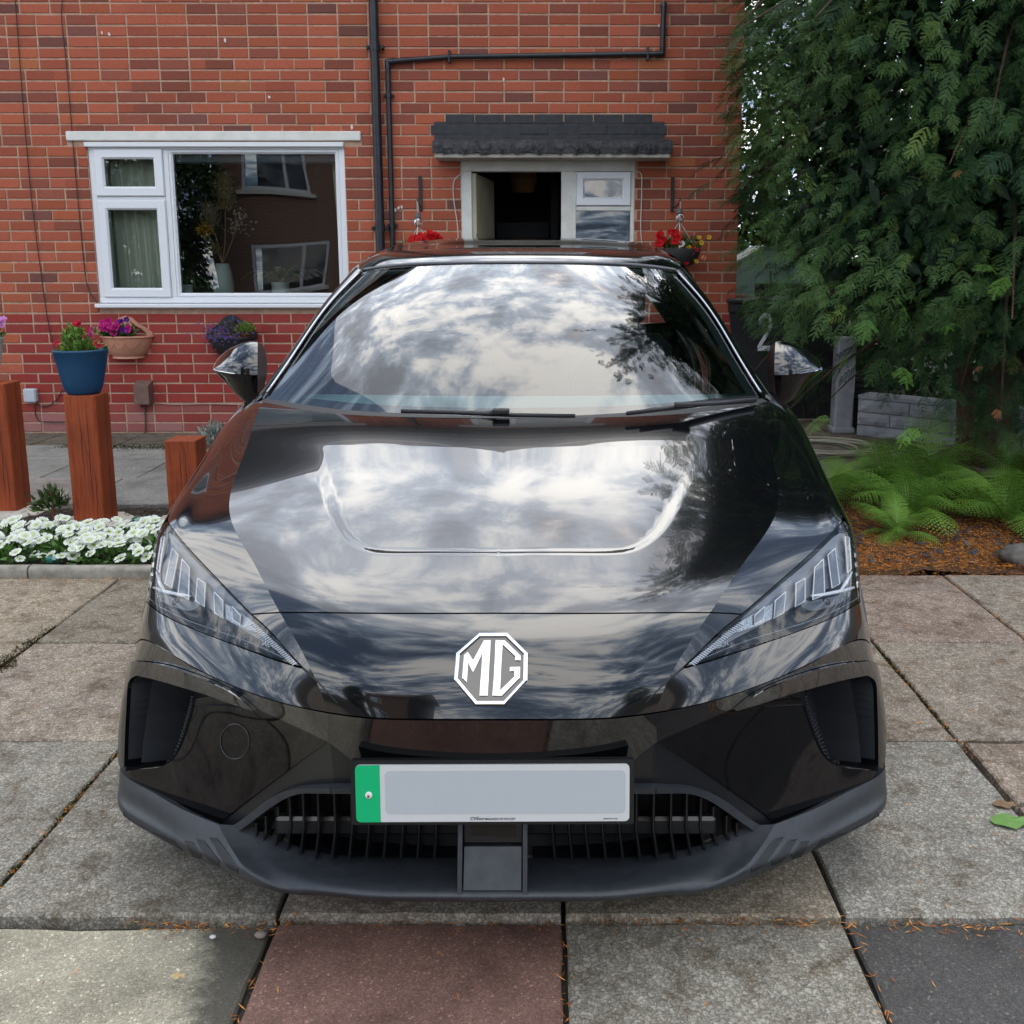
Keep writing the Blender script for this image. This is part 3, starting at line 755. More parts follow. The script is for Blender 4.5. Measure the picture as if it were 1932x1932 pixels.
# ---- badge
bs = MU.inv([(931, 1263)]); bs[0, 1] = 0; Bp, Bn = MU.eval(bs[:, 0], bs[:, 1]); Bp = Vector(Bp[0]); Bn = Vector(Bn[0]); Bu = Vector((0, -Bn.z, Bn.y)).normalized()
if Bu.z < 0: Bu = -Bu
K = .0000972
def bmap(x, y, d): return Bp + Vector((1, 0, 0))*((x-966)*K) + Bu*(-(y-893)*K) + Bn*d
import bmesh
def chrome_shape(poly, z0, hgt, bev, name, hole=None, m=chrome, parent=car):
    bm = bmesh.new(); vs = [bm.verts.new(bmap(x, y, z0)) for x, y in poly]
    if hole:
        hv = [bm.verts.new(bmap(x, y, z0)) for x, y in hole]; n = len(vs); fs = [bm.faces.new((vs[i], vs[(i+1) % n], hv[(i+1) % n], hv[i])) for i in range(n)]
    else: fs = [bm.faces.new(vs)]
    r = bmesh.ops.extrude_face_region(bm, geom=fs); nv = [e for e in r['geom'] if isinstance(e, bmesh.types.BMVert)]; nf = [e for e in r['geom'] if isinstance(e, bmesh.types.BMFace)]
    for q in nv: q.co += Bn*hgt
    bmesh.ops.recalc_face_normals(bm, faces=bm.faces)
    if bev:
        bmesh.ops.inset_region(bm, faces=nf, thickness=bev, depth=bev*.7, use_even_offset=True)
    me = bpy.data.meshes.new(name); bm.to_mesh(me); bm.free(); me.materials.append(m); o = bpy.data.objects.new(name, me); return link(o, parent)
oct_ = [(712,196),(1272,196),(1668,585),(1668,1120),(1245,1580),(685,1580),(264,1110),(286,590)]
octi = [(966+(x-966)*.895, 893+(y-893)*.895) for x, y in oct_]
badge = chrome_shape(oct_, -.004, .0105, .0018, 'badge_ring', octi)
badge['label'] = 'chrome octagonal ring of the nose badge'
chrome_shape(octi, -.004, .006, 0, 'badge_backing', m=mat('badge_grey', (.02,.021,.024), .15, coat=1), parent=badge)
Mp = [(435,630),(512,560),(620,715),(810,335),(948,330),(918,1412),(765,1412),(788,600),(624,965),(525,790),(512,1165),(420,1078)]
Gp = [(1042,330),(1225,340),(1530,635),(1535,735),(1430,735),(1430,660),(1180,430),(1150,1300),(1420,1035),(1420,945),(1332,945),(1332,860),(1528,858),(1525,1075),(1195,1415),(1010,1412)]
chrome_shape(Mp, .0018, .004, .0011, 'badge_letter_m', parent=badge); chrome_shape(Gp, .0018, .004, .0011, 'badge_letter_g', parent=badge)
# ---- headlights
def off_pts(M, uv, off, sd, br=None):
    A = M.inv(uv); V, N = M.eval(A[:, 0], A[:, 1], br); return (V+N*off)*np.array([sd, 1, 1])
lens = glassy('headlight_lens', (.93, .95, .97), 1.5, .75)
led = mat('light_guide', (.95, .97, 1.0), .15, 0, .5)
ledm = mat('clear_light_guide', (.20, .22, .25), .12, 0, 1)
refl = noisy('reflector', (.35,.37,.40), (.75,.78,.82), 260, .22, .5, .001, 3, False, metal=.9, bscale=400)
hous = mat('headlight_housing', (.005, .005, .006), .35)
bez = mat('headlight_bezel', (.30, .31, .335), .3, .2)
for sd in (1, -1):
    MU.disp = None
    hl = inset(c_hl, .0028)
    lo_ = Skin().patch(MU, hl, .010, sides=(sd,), off=-.0015, skirt=.004, disp=False).build('headlight', lens, car)
    Skin().patch(MU, inset(c_hl, -.004), .012, sides=(sd,), off=-.038, skirt=0, disp=False).build('lamp_housing', hous, lo_)
    # side wall of the housing
    w = MB(); q = inset(c_hl, .0008); V, N = MU.eval(q[:, 0], q[:, 1], None, False); n = len(V)
    for i in range(n):
        j = (i+1) % n; p = [V[i]-N[i]*.003, V[j]-N[j]*.003, V[j]-N[j]*.040, V[i]-N[i]*.040]; w.add([a*np.array([sd, 1, 1]) for a in p], [(0, 1, 2, 3)])
    w.build('lamp_seal', rubber, lo_)
    # pale upper bezel carrying the light guides
    B = MU.poly([[(296,1000),(312,1002),(345,1040),(400,1097),(470,1170),(520,1217),(556,1250)], [(556,1250),(520,1232),(462,1196),(420,1168),(380,1140),(330,1105),(285,1090),(272,1060),(278,1030),(296,1000)]])
    Skin().patch(MU, B, .008, sides=(sd,), off=-.022, skirt=.014, disp=False).build('upper_bezel', bez, lo_)
    # textured indicator reflector, then the thin ribbed strip towards the tip
    B = MU.poly([[(404,1128),(440,1150),(478,1178),(500,1196)], [(500,1196),(470,1190),(430,1172),(402,1156)], [(402,1156),(404,1128)]])
    Skin().patch(MU, B, .006, sides=(sd,), off=-.013, skirt=.006, disp=False).build('indicator_reflector', refl, lo_)
    B = MU.poly([[(470,1170),(510,1207),(558,1253)], [(558,1253),(549,1253),(505,1214),(462,1177)]])
    Skin().patch(MU, B, .006, sides=(sd,), off=-.006, skirt=.006, disp=False).build('light_strip', refl, lo_)
    ri = MB()
    for k in range(26):
        w_ = k/25; a = np.array([474+80*w_, 1175+76*w_]); pp = off_pts(MU, [a+[-6, 4], a+[3, -1]], -.0045, sd); ri.tube(pp, .0011, 4)
    ri.build('light_strip_rib', led, lo_)['kind'] = 'stuff'
    # light guides: six slanted frames
    quads = [[(297,1012),(303,1010),(293,1078),(288,1072)], [(318,1032),(330,1044),(318,1106),(305,1098)], [(337,1052),(351,1068),(350,1128),(330,1118)],
             [(366,1088),(381,1098),(379,1142),(363,1130)], [(397,1114),(414,1131),(414,1164),(398,1153)], [(432,1143),(449,1160),(446,1180),(432,1171)]]
    quads[5] = [(431,1142),(447,1159),(446,1176),(432,1167)]
    for q in quads:
        pp = [Vector(p) for p in off_pts(MU, np.array(q, float), -.010, sd)]; pp2 = pp+[pp[0], pp[1]]
        MB().tube(pp2, .0015, 5, caps=False).build('light_guide', led, lo_)
        MB().prism([p for p in pp], Vector((0, .006, -.004))).build('light_block', ledm, lo_, fix=True)
    # main lamp cluster
    pp = off_pts(MU, [(276,1098),(300,1112),(330,1117),(352,1120)], -.012, sd); MB().tube(pp, [.0035, .0045, .004, .003], 8).build('daytime_bar', led, lo_)
    pp = off_pts(MU, [(285,1078),(292,1096),(300,1110)], -.012, sd); MB().tube(pp, [.002, .005, .003], 6).build('daytime_hook', led, lo_)
    B = MU.poly([[(275,1102),(300,1117),(335,1124),(372,1130)], [(372,1130),(350,1146),(315,1140),(285,1128),(275,1102)]])
    Skin().patch(MU, B, .006, sides=(sd,), off=-.017, skirt=.01, disp=False).build('projector_cover', mat('projector_glass', (.10,.105,.115), .08, 0, 1), lo_)
    c0 = off_pts(MU, [(322,1131)], -.02, sd)[0]; g = MB(); g.lathe([(.001, -.006), (.008, -.004), (.012, .0)], 20, (0, 0, 0)); g.v = [(c0[0]+p[0], c0[1]+p[2], c0[2]+p[1]) for p in g.v]; g.build('projector_lens', mat('lens_dark', (.03,.03,.035), .03, 0, 1), lo_, smooth=True, fix=True)
    for k in range(9):
        o_ = k*3.4
        c = smooth_curve([(300, 1138+o_*.9), (330, 1160+o_*.75), (390, 1178+o_*.8), (450, 1196+o_*.6), (500, 1216+o_*.55)], n=12)
        pp = off_pts(MU, c, -.024, sd); MB().tube(pp, .0008, 4).build('housing_rib', mat('rib_grey', (.05,.052,.058), .3), lo_)
    pp = off_pts(MU, smooth_curve([(263,1062),(262,1095),(275,1125),(310,1150),(380,1180),(455,1206),(530,1240)], n=24), -.004, sd)
    MB().tube(pp, .0009, 5).build('lens_edge', mat('edge_grey', (.25,.27,.3), .2), lo_)
    # maker's lettering on the lamp
    A_ = off_pts(MU, [(478,1213),(526,1231)], -.020, sd); a, b = Vector(A_[0]), Vector(A_[1])
    if sd > 0: a, b = b, a
    xd = (b-a).normalized(); _, Nn = MU.eval(*MU.inv([(500,1222)]).T, None, False); nz = Vector(Nn[0]*np.array([sd, 1, 1])); yd = nz.cross(xd).normalized()
    Mt = Matrix((( xd.x, yd.x, nz.x, a.x), (xd.y, yd.y, nz.y, a.y), (xd.z, yd.z, nz.z, a.z), (0, 0, 0, 1)))
    c = bpy.data.curves.new('lamp_lettering', 'FONT'); c.body = 'SAIC VISION'; c.size = (b-a).length/6.0; c.extrude = .0002; c.materials.append(led)
    o = text_mesh('lamp_lettering', c, lo_); o.matrix_local = Mt
    MU.disp = bonnet_step
# ---- windscreen, pillars, roof
W_ = [[(0,1.055,.955),(.3,1.082,.957),(.56,1.162,.965),(.70,1.240,.975),(.768,1.297,.979)],
      [(0,1.25,1.093),(.28,1.272,1.094),(.52,1.343,1.095),(.655,1.417,1.092),(.718,1.464,1.088)],
      [(0,1.52,1.256),(.27,1.541,1.256),(.48,1.595,1.253),(.60,1.650,1.243),(.655,1.685,1.232)],
      [(0,1.80,1.392),(.25,1.818,1.389),(.42,1.857,1.381),(.52,1.895,1.371),(.567,1.92,1.362)]]
wind = glassy('windscreen_glass', (.66, .84, .84), 1.52, 1.75)
ws = grid_surface('windscreen', W_, wind, car, 30, 60, mirror=True)
Wn = np.array(W_, float)
def wpt(s, t):      # s 0..1 up, t -1..1 across
    P = np.concatenate([Wn[:, 1:][:, ::-1]*np.array([-1, 1, 1]), Wn], 1)
    return (spline_basis(np.linspace(0, 1, 4), np.atleast_1d(s)) @ P.reshape(4, -1)).reshape(-1, 9, 3)[0].T @ spline_basis(np.array([-1,-.91,-.73,-.39,0,.39,.73,.91,1.]), np.atleast_1d(t))[0]
def frit(name, ts, ss, tt, s2):
    m = MB(); n = len(ts)
    A = [wpt(s, t) for s, t in zip(ss, ts)]; B = [wpt(s, t) for s, t in zip(s2, tt)]
    m.add([a+np.array([0, .006, -.006]) for a in A]+[b+np.array([0, .006, -.006]) for b in B], [(i, i+1, n+i+1, n+i) for i in range(n-1)]); m.build(name, mat('frit', (.004,.004,.005), .5), ws)
T = np.linspace(-1, 1, 41)
frit('frit_band', T, [0]*41, T, [.09]*41); frit('frit_band', T, [1]*41, T, [.955]*41)
S_ = np.linspace(0, 1, 20)
for sd in (1, -1): frit('frit_band', [sd]*20, S_, [sd*(.955-.02*s) for s in S_], S_)
g = MB(); vs = [wpt(s, t)+np.array([0, .008, -.008]) for s, t in ((.99, -.13), (.99, .22), (.86, .17), (.86, -.08))]; g.prism([Vector(v) for v in vs], (0, .05, -.01)); g.build('sensor_housing', dark, car)
g = MB(); a = Vector(wpt(.80, .045))+Vector((0, .05, -.03)); g.bbox(a.x-.12, a.x+.12, a.y, a.y+.03, a.z-.035, a.z+.035, .01); g.build('rear_view_mirror', mat('mirror_back', (.02,.02,.022), .3), car)
def side(P, sd): return [[(sd*x, y, z) for x, y, z in r] for r in P]
for sd in (1, -1):
    edge = [Wn[r][4] for r in range(4)]
    outer = [(.812,1.385,.985),(.752,1.555,1.098),(.688,1.78,1.243),(.617,2.02,1.372)]
    mid = [(.800,1.345,.990),(.744,1.51,1.103),(.679,1.735,1.250),(.600,1.965,1.382)]
    e2 = [(x+.004, y+.004, z+.004) for x, y, z in edge]
    grid_surface('windscreen_pillar', side([e2, mid, outer, [(x+.012, y+.06, z-.03) for x, y, z in outer]], sd), paint, car, 14, 30)
    g = MB(); cc = smooth_curve([(x+.006, y+.002, z+.008) for x, y, z in edge], n=24)[1:]; g.tube([(sd*a[0], a[1], a[2]) for a in cc], .004, 6); g.build('windscreen_trim', silver if 0 else mat('trim_grey', (.35,.37,.40), .2, .8), car, smooth=True)
    # door window and body side behind the front wing
    grid_surface('body_side', side([
      [(.842,1.30,.962),(.838,1.6,.975),(.835,2.4,.99),(.825,3.2,1.02),(.78,3.9,1.06),(.55,4.22,1.02)],
      [(.905,1.30,.85),(.905,1.6,.86),(.905,2.4,.87),(.90,3.2,.90),(.86,3.9,.92),(.62,4.26,.88)],
      [(.915,1.30,.60),(.915,1.6,.60),(.915,2.4,.62),(.915,3.2,.64),(.88,3.9,.66),(.64,4.28,.64)],
      [(.89,1.30,.33),(.89,1.6,.30),(.89,2.4,.29),(.89,3.1,.30),(.86,3.9,.36),(.62,4.24,.36)]], sd), paint, car, 24, 40)
    grid_surface('side_window', side([
      [(.80,1.42,.985),(.825,1.8,.985),(.825,2.4,.99),(.815,3.2,1.02),(.77,3.85,1.06)],
      [(.70,1.78,1.22),(.72,1.95,1.22),(.72,2.5,1.24),(.70,3.2,1.24),(.68,3.8,1.18)],
      [(.625,2.02,1.375),(.615,2.3,1.42),(.605,2.7,1.44),(.595,3.2,1.42),(.58,3.8,1.30)]], sd), glassy('side_glass', (.15,.18,.18), 1.5, 1.6), car, 16, 40)
grid_surface('roof', [
  [(0,1.812,1.392),(.25,1.822,1.390),(.42,1.862,1.382),(.52,1.905,1.372),(.575,1.945,1.362)],
  [(0,1.88,1.425),(.25,1.89,1.423),(.42,1.925,1.415),(.53,1.97,1.404),(.60,2.02,1.384)],
  [(0,2.10,1.459),(.25,2.11,1.457),(.43,2.13,1.449),(.545,2.16,1.436),(.612,2.20,1.406)],
  [(0,2.50,1.495),(.25,2.50,1.493),(.43,2.50,1.483),(.55,2.50,1.466),(.612,2.50,1.436)],
  [(0,3.0,1.507),(.25,3.0,1.505),(.43,3.0,1.493),(.55,3.0,1.472),(.605,3.0,1.438)],
  [(0,3.55,1.462),(.25,3.55,1.459),(.43,3.55,1.44),(.54,3.55,1.42),(.595,3.55,1.36)],
  [(0,4.0,1.36),(.25,4.0,1.357),(.43,4.0,1.34),(.53,4.0,1.30),(.58,3.85,1.25)]], paint, car, 60, 60, mirror=True)
grid_surface('tailgate', [
  [(0,4.0,1.36),(.25,4.0,1.357),(.43,4.0,1.34),(.53,4.0,1.30),(.58,3.85,1.25)],
  [(0,4.20,1.05),(.25,4.2,1.05),(.43,4.2,1.05),(.53,4.2,1.05),(.62,4.15,1.04)],
  [(0,4.30,.7),(.25,4.3,.7),(.43,4.3,.7),(.55,4.29,.7),(.64,4.25,.7)],
  [(0,4.26,.3),(.25,4.26,.3),(.43,4.26,.3),(.55,4.26,.3),(.63,4.2,.3)]], paint, car, 24, 30, mirror=True)
# seam where the roof skin meets the screen
hd = smooth_curve([(x, y+.012, z+.006) for x, y, z in [(-.575,1.945,1.366),(-.52,1.905,1.374),(-.42,1.862,1.384),(-.25,1.822,1.391),(0,1.812,1.393),(.25,1.822,1.391),(.42,1.862,1.384),(.52,1.905,1.374),(.575,1.945,1.366)]], n=60)
MB().tube(list(hd), .006, 6).build('screen_seal', mat('seal_grey', (.12,.125,.135), .25), car, smooth=True)
# cowl under the wipers
cw = [[(0,1.022,.955),(.3,1.037,.958),(.58,1.113,.966),(.70,1.20,.972),(.79,1.27,.972)], [(0,1.08,.968),(.3,1.10,.970),(.56,1.165,.978),(.70,1.25,.985),(.77,1.31,.985)]]
grid_surface('cowl_panel', cw, rubber, car, 4, 40, mirror=True)
# floor pan, sills and dark underside
g = MB(); g.box(-.80, .80, .35, 4.1, .17, .22); g.build('underbody', dark, car)
# cabin
lt = mat('cabin_grey', (.20, .26, .27), .8)
grid_surface('dashboard', [[(0,1.12,.955),(.35,1.15,.955),(.68,1.28,.96)], [(0,1.4,.965),(.35,1.42,.965),(.72,1.5,.965)], [(0,1.62,.93),(.35,1.64,.93),(.74,1.66,.93)], [(0,1.66,.70),(.35,1.66,.70),(.74,1.68,.70)]], lt, car, 16, 24, mirror=True)
for x in (-.36, .36):
    g = MB(); g.bbox(x-.24, x+.24, 2.15, 2.28, .55, 1.12, .05); g.bbox(x-.13, x+.13, 2.18, 2.27, 1.15, 1.33, .03); g.bbox(x-.24, x+.24, 1.75, 2.2, .45, .60, .05); g.build('front_seat', mat('seat_dark', (.02,.022,.025), .8), car, smooth=True, angle=40)
g = MB(); g.tube([(.36+.18*cos(t), 1.78-.05*sin(t), .95+.17*sin(t)) for t in np.linspace(0, 2*pi, 33)], .014, 8, caps=False); g.tube([(.2, 1.78, .95), (.52, 1.78, .95)], .02, 8); g.build('steering_wheel', rubber, car, smooth=True)
# ---- wheels
for sd in (1, -1):
    for y in (.84, 3.54):
        wh = bpy.data.objects.new('wheel', None); link(wh, car); wh.location = (sd*.775, y+.03, .33)
        g = MB(); g.lathe([(.20, -.10), (.31, -.105), (.33, -.08), (.333, 0), (.33, .08), (.31, .105), (.20, .10)], 40, caps=False); g.v = [(p[2], p[1], p[0]) for p in g.v]; g.build('tyre', rubber, wh, smooth=True, angle=50, fix=True)
        a0 = (-.25, 3.4) if y < 2 else (-.2, 3.35); MB().tube([(sd*.868, y+.03+.365*cos(t_), .33+.365*sin(t_)) for t_ in np.linspace(*a0, 30)], .016, 8).build('wheel_arch_trim', plastic, car, smooth=True)
        g = MB(); g.lathe([(.02, .05), (.205, .05), (.215, .10), (.225, .10)], 40, caps=False)
        for k in range(5):
            a = 2*pi*k/5; g.tube([(.03*cos(a), .03*sin(a), .07), (.20*cos(a), .20*sin(a), .085)], [.03, .022], 6)
        g.lathe([(.05, .06), (.05, .1), (.02, .105)], 16); g.v = [(sd*p[2], p[1], p[0]) for p in g.v]; g.build('rim', mat('alloy', (.35,.36,.38), .3, .9), wh, fix=True)
# ---- door mirrors
def mirror_part(sd):
    P = lambda u, v, y: np.array(atY(u, v, Y0+y))-np.array([XC, Y0, 0])
    # outline of the cap, traced on the left and given its own depth; rows run from inboard to the tip
    st = [  # u, v_top, v_mid(seam), v_bottom , y, depth
      (486, 646, 708, 762, 1.545, .10), (472, 646, 708, 759, 1.53, .115), (452, 651, 706, 747, 1.525, .12), (432, 660, 703, 727, 1.535, .12),
      (415, 673, 700, 711, 1.555, .10), (406, 684, 698, 703, 1.58, .075), (402, 691, 696, 699, 1.605, .045)]
    cap = []; low = []
    for u, vt, vm, vb, y, dp in st:
        q = (486-u)/84; y = 1.525+.085*q**2.6+.012*(1-q)**3; t, m, b = P(u, vt, y+.075), P(u, vm, y), P(u, vb, y+.045)
        cap.append([P(u, vt+2, y+.13)]+[P(u, vt+(vm-vt)*w, y+.075*(1-w)**2.3) for w in np.linspace(0, 1, 7)])
        low.append([P(u, vm+.8+(vb-vm-.8)*w, y+.006+.05*w**1.4) for w in np.linspace(0, 1, 5)]+[P(u, vb-1, y+.12)])
    f = lambda Q: [[(-sd*p[0], p[1], p[2]) if sd < 0 or True else p for p in r] for r in Q]
    s_ = 1 if sd > 0 else -1
    tr = lambda Q: [[(-p[0]*s_, p[1], p[2]) for p in r] for r in Q]
    hs = grid_surface('door_mirror', tr(cap), paint, car, 30, 24)
    grid_surface('mirror_shell', tr(low), gloss, hs, 24, 16)
    g = MB(); bk = [tr(cap)[i][0] for i in range(7)]+[tr(low)[i][-1] for i in range(6, -1, -1)]; g.add(bk, [tuple(range(len(bk)))]); g.build('mirror_glass', mat('mirror_face', (.6,.62,.65), .02, 1), hs)
    inn = [P(u, v, 1.68) for u, v in ((495,649),(498,655),(501,663),(503,673),(504,685),(504,697),(503.5,707),(501,721),(496,734),(490,748))]
    src = tr(cap)[0][1:]; q_ = tr([inn])[0]; src = src+tr(low)[0][1:4]; n_ = min(len(src), len(q_))
    grid_surface('mirror_inner_face', [src[:n_], [tuple((np.array(a)+np.array(b))/2+np.array([0, -.012, 0])) for a, b in zip(src, q_)][:n_], q_[:n_]], satin, hs, 8, 16)
mirror_part(1); mirror_part(-1)
# ---- wipers
def wiper(pts, arm, lab=None):
    w = MB(); w.tube(pts, .006, 6); o = w.build('wiper', rubber, car, smooth=True)
    m = MB(); m.tube(arm, [.006, .009, .011][:len(arm)], 6); m.build('wiper_arm', mat('wiper_black', (.02,.02,.022), .3), o, smooth=True)
    return o
def wa(u, v, y, dz=0): p = atY(u, v, Y0+y); return (p.x-XC, p.y-Y0, p.z+dz)
wiper([wa(757,776,1.06), wa(850,778,1.045), wa(965,783,1.035), wa(1085,785,1.04)], [wa(870,779,1.06), wa(935,780,1.03)])
g = MB(); a = Vector(wa(945,776,1.02)); g.bbox(a.x-.024, a.x+.024, a.y-.014, a.y+.014, a.z-.007, a.z+.007, .003); g.build('wiper_head', rubber, car)
wiper([wa(1182,780,.99), wa(1290,768,1.05), wa(1350,760,1.12), wa(1428,750,1.22)], [wa(1210,777,.99), wa(1300,763,1.05), wa(1424,753,1.19)])
g = MB(); a = Vector(wa(1290,764,1.03)); g.bbox(a.x-.026, a.x+.026, a.y-.014, a.y+.014, a.z-.007, a.z+.007, .003, M=None); g.build('wiper_head', rubber, car)
# ------------------------------------------------------------------ the brick house
WY = 7.80; HX1 = 1.475; HX0 = -7.6; EAVE = 4.98
def wx(u, v): return atY(u, v, WY).x
def wz(v): return atY(966, v, WY).z
wx0, wx1 = (wx(166,272)+wx(186,578))/2, (wx(648,272)+wx(657,470))/2; wz0, wz1 = wz(579), wz(270)
dx0, dx1 = wx(870,380), wx(1197,380); dz0, dz1 = 0.05, wz(303)
house = empty('brick_house', (0, WY, 0), 'red brick house with a white framed window and a doorway under a black canopy', 'house')
H = lambda x, y, z: (x, y-WY, z)
frame_w = mat('upvc_white', (.74,.76,.79), .3, coat=.1)
paint_w = noisy('old_white_paint', (.62,.62,.57), (.76,.76,.72), 9, .6, .25, .003)
brickm = colattr('brick', .85, .25, 150, .34, .5, .0012)
mortar = noisy('mortar', (.34,.21,.148), (.52,.345,.25), 22, .9, .4, .002)
black_br = noisy('bitumen_paint', (.018,.019,.022), (.04,.042,.047), 25, .6, .7, .004)
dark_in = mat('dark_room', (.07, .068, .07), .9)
openings = [(wx0, wx1, wz0, wz1), (dx0, dx1, 0, dz1)]
upw = [(-.72, .46, 3.62, 4.55), (-5.1, -2.0, 3.55, 4.6)]
canx0, canx1, canz0, canz1 = wx(822,250), wx(1250,250), wz(266), wz(227)
lx0, lx1, lz0, lz1 = wx(126,256), wx(681,256), wz(266), wz(248)
allop = openings+upw
# core wall of mortar with real openings: built as strips
def wall_strips(x0, x1, z0, z1, ops):
    xs = sorted({x0, x1, *[o[0] for o in ops], *[o[1] for o in ops]}); zs = sorted({z0, z1, *[o[2] for o in ops], *[o[3] for o in ops]})
    for i in range(len(xs)-1):
        for j in range(len(zs)-1):
            cx, cz = (xs[i]+xs[i+1])/2, (zs[j]+zs[j+1])/2
            if not any(o[0] < cx < o[1] and o[2] < cz < o[3] for o in ops): yield xs[i], xs[i+1], zs[j], zs[j+1]
g = MB()
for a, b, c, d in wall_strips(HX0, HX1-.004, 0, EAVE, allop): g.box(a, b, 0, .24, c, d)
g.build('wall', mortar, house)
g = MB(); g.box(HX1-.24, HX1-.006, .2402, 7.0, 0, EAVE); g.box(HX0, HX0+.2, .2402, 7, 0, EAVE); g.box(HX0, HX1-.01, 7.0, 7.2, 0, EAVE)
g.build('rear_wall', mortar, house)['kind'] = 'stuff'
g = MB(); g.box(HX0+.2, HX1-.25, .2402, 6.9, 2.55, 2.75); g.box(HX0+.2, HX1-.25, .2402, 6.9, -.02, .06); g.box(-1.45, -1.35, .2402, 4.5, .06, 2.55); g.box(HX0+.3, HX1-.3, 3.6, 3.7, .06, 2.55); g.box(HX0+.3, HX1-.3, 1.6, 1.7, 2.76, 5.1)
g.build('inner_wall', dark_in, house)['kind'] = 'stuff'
# bricks
PB, CB = .2267, .0796
zph = wz(591); nz0 = int(zph/CB); z_first = zph-nz0*CB
brs = []
rb = random.Random(5)
def bcol(x, z):
    r = rb.random()
    if z < zph-.01 and x > wx(30,640): base = (.270, .043, .035); k = rb.uniform(.88, 1.1); q = rb.uniform(-.006, .006)
    if z < zph-.01 and x > wx(30,640):
        if z < .27: w_ = rb.uniform(.0, .38)*(1 if z < .18 else .5); return tuple(c_*k*(1-w_)+e_*w_ for c_, e_ in zip(base, (.42,.34,.33)))
        return (base[0]*k, base[1]*k+q, base[2]*k+q)
    if r < .20: base = (.255, .076, .050)
    elif r < .25: base = (.185, .070, .055)
    elif r < .35: base = (.365, .098, .048)
    elif r < .37: base = (.39, .125, .055)
    else: base = (.36, .095, .054)
    k = rb.uniform(.82, 1.16); return tuple(c*k for c in base)
row_i = 0; z = z_first-CB
while z < EAVE:
    za, zb = max(z+.0062, .0), min(z+CB-.0062, EAVE)
    if zb-za > .02:
        off = 0 if row_i % 2 else PB/2
        x = HX1-off; first = True
        segs = []
        if off: segs.append((HX1-off+.006, HX1))
        while x > HX0:
            segs.append((x-PB+.006, x-.006 if not (first and not off) else HX1)); first = False
            x -= PB*(1 if rb.random() > .045 else .5)
        for a, b in segs:
            parts = [(a, b)]
            for o in openings+upw+[(lx0, lx1, lz0+.012, lz1-.012)]:
                np_ = []
                if zb > o[2]+.012 and za < o[3]-.012:
                    for p, q in parts:
                        if q <= o[0] or p >= o[1]: np_.append((p, q)); continue
                        if p < o[0]-.02: np_.append((p, o[0]-.004))
                        if q > o[1]+.02: np_.append((o[1]+.004, q))
                    parts = np_
            for p, q in parts:
                if q-p > .03:
                    blk = canx0-.03 < (p+q)/2 < canx1+.03 and canz0 < (za+zb)/2 < canz1+.04
                    brs.append((p, q, za, zb, blk, bcol((p+q)/2, (za+zb)/2)))
    z += CB; row_i += 1
def brick_geo(p, q, za, zb, jit=True):
    b = .004; j = lambda s=.0018: rb.uniform(-s, s); pr = -.0055+j(.0015)
    x0, x1, a, c = p+j(), q+j(), za+j(), zb+j()
    dz = j(.0012)
    f = [(x0+b, pr, a+b+dz), (x1-b, pr, a+b-dz), (x1-b, pr, c-b-dz), (x0+b, pr, c-b+dz)]
    m = [(x0, pr+b, a), (x1, pr+b, a), (x1, pr+b, c), (x0, pr+b, c)]
    k = [(x0, .01, a), (x1, .01, a), (x1, .01, c), (x0, .01, c)]
    F = [(0, 1, 2, 3)]
    for i in range(4): j2 = (i+1) % 4; F += [(4+i, 4+j2, j2, i), (8+i, 8+j2, 4+j2, 4+i)]
    return f+m+k, F
def vis(b):
    x, z = (b[0]+b[1])/2, (b[2]+b[3])/2; q = proj([x, WY, z])
    if not (0 < q[0] < 1385 and 0 < q[1] < 800) or b[4]: return 1e9
    if q[1] > 455 and q[0] > 640: return 1e9
    return abs(z-1.9)*1.0 + abs(x+.4)*.55 + (0 if b[1]-b[0] > .2 else .5)
order = sorted(range(len(brs)), key=lambda i: vis(brs[i])); single = set(order[:300])
gs = MB(); gs.c = (0, 0, 0); gb = MB()
for i, b in enumerate(brs):
    V, F = brick_geo(*b[:4])
    if b[4]: gb.add([(p[0], p[1]-.0105, p[2]) for p in V], F)
    elif i in single:
        g = MB(); g.c = b[5]; g.add(V, F); g.build('brick', brickm, house)
    else: gs.c = b[5]; gs.add(V, F)
gs.build('brickwork', brickm, house)['kind'] = 'stuff'
gb.box(canx0-.01, canx1+.01, -.0135, .004, canz0-.02, canz1-.012)
gb.build('canopy_upstand', black_br, house)['kind'] = 'stuff'
# return wall (east side) bricks, seen only at a glance
# lintel over the window
g = MB(); g.bbox(lx0, lx1, -.022, .02, lz0, lz1, .006); g.build('window_lintel', paint_w, house)
# canopy slab with a ragged felt edge
cx0, cx1 = wx(819,285), wx(1266,285)
yF = -.26
def cz(v, y): return atY(966, v, WY+y).z
g = MB(); g.bbox(cx0*.965, cx1*.965, yF, .0, cz(298,yF), cz(288,yF)+.0, .006); g.build('canopy_slab', noisy('canopy_concrete', (.30,.27,.23), (.5,.47,.42), 14, .8, .3, .004), house)
n = 90; V = []; F = []
top, bot = cz(266, yF), cz(290, yF)
for i in range(n+1):
    x = (cx0*.965-.012)+(cx1*.965-cx0*.965+.024)*i/n
    w1 = .012*sin(i*.9)+.010*sin(i*2.3+1)+rb.uniform(-.006, .006); w2 = rb.uniform(-.006, .006)
    V += [(x, .0, top+.045), (x, yF+.05, top+.012+w2*.5), (x, yF-.012, top+w2), (x, yF-.024+w1*.6, (top+bot)/2+w1), (x, yF-.016, bot+w2+w1*.5), (x, yF+.004, bot+.004+w1*.4)]
    if i: F += [((i-1)*6+k, i*6+k, i*6+k+1, (i-1)*6+k+1) for k in range(5)]
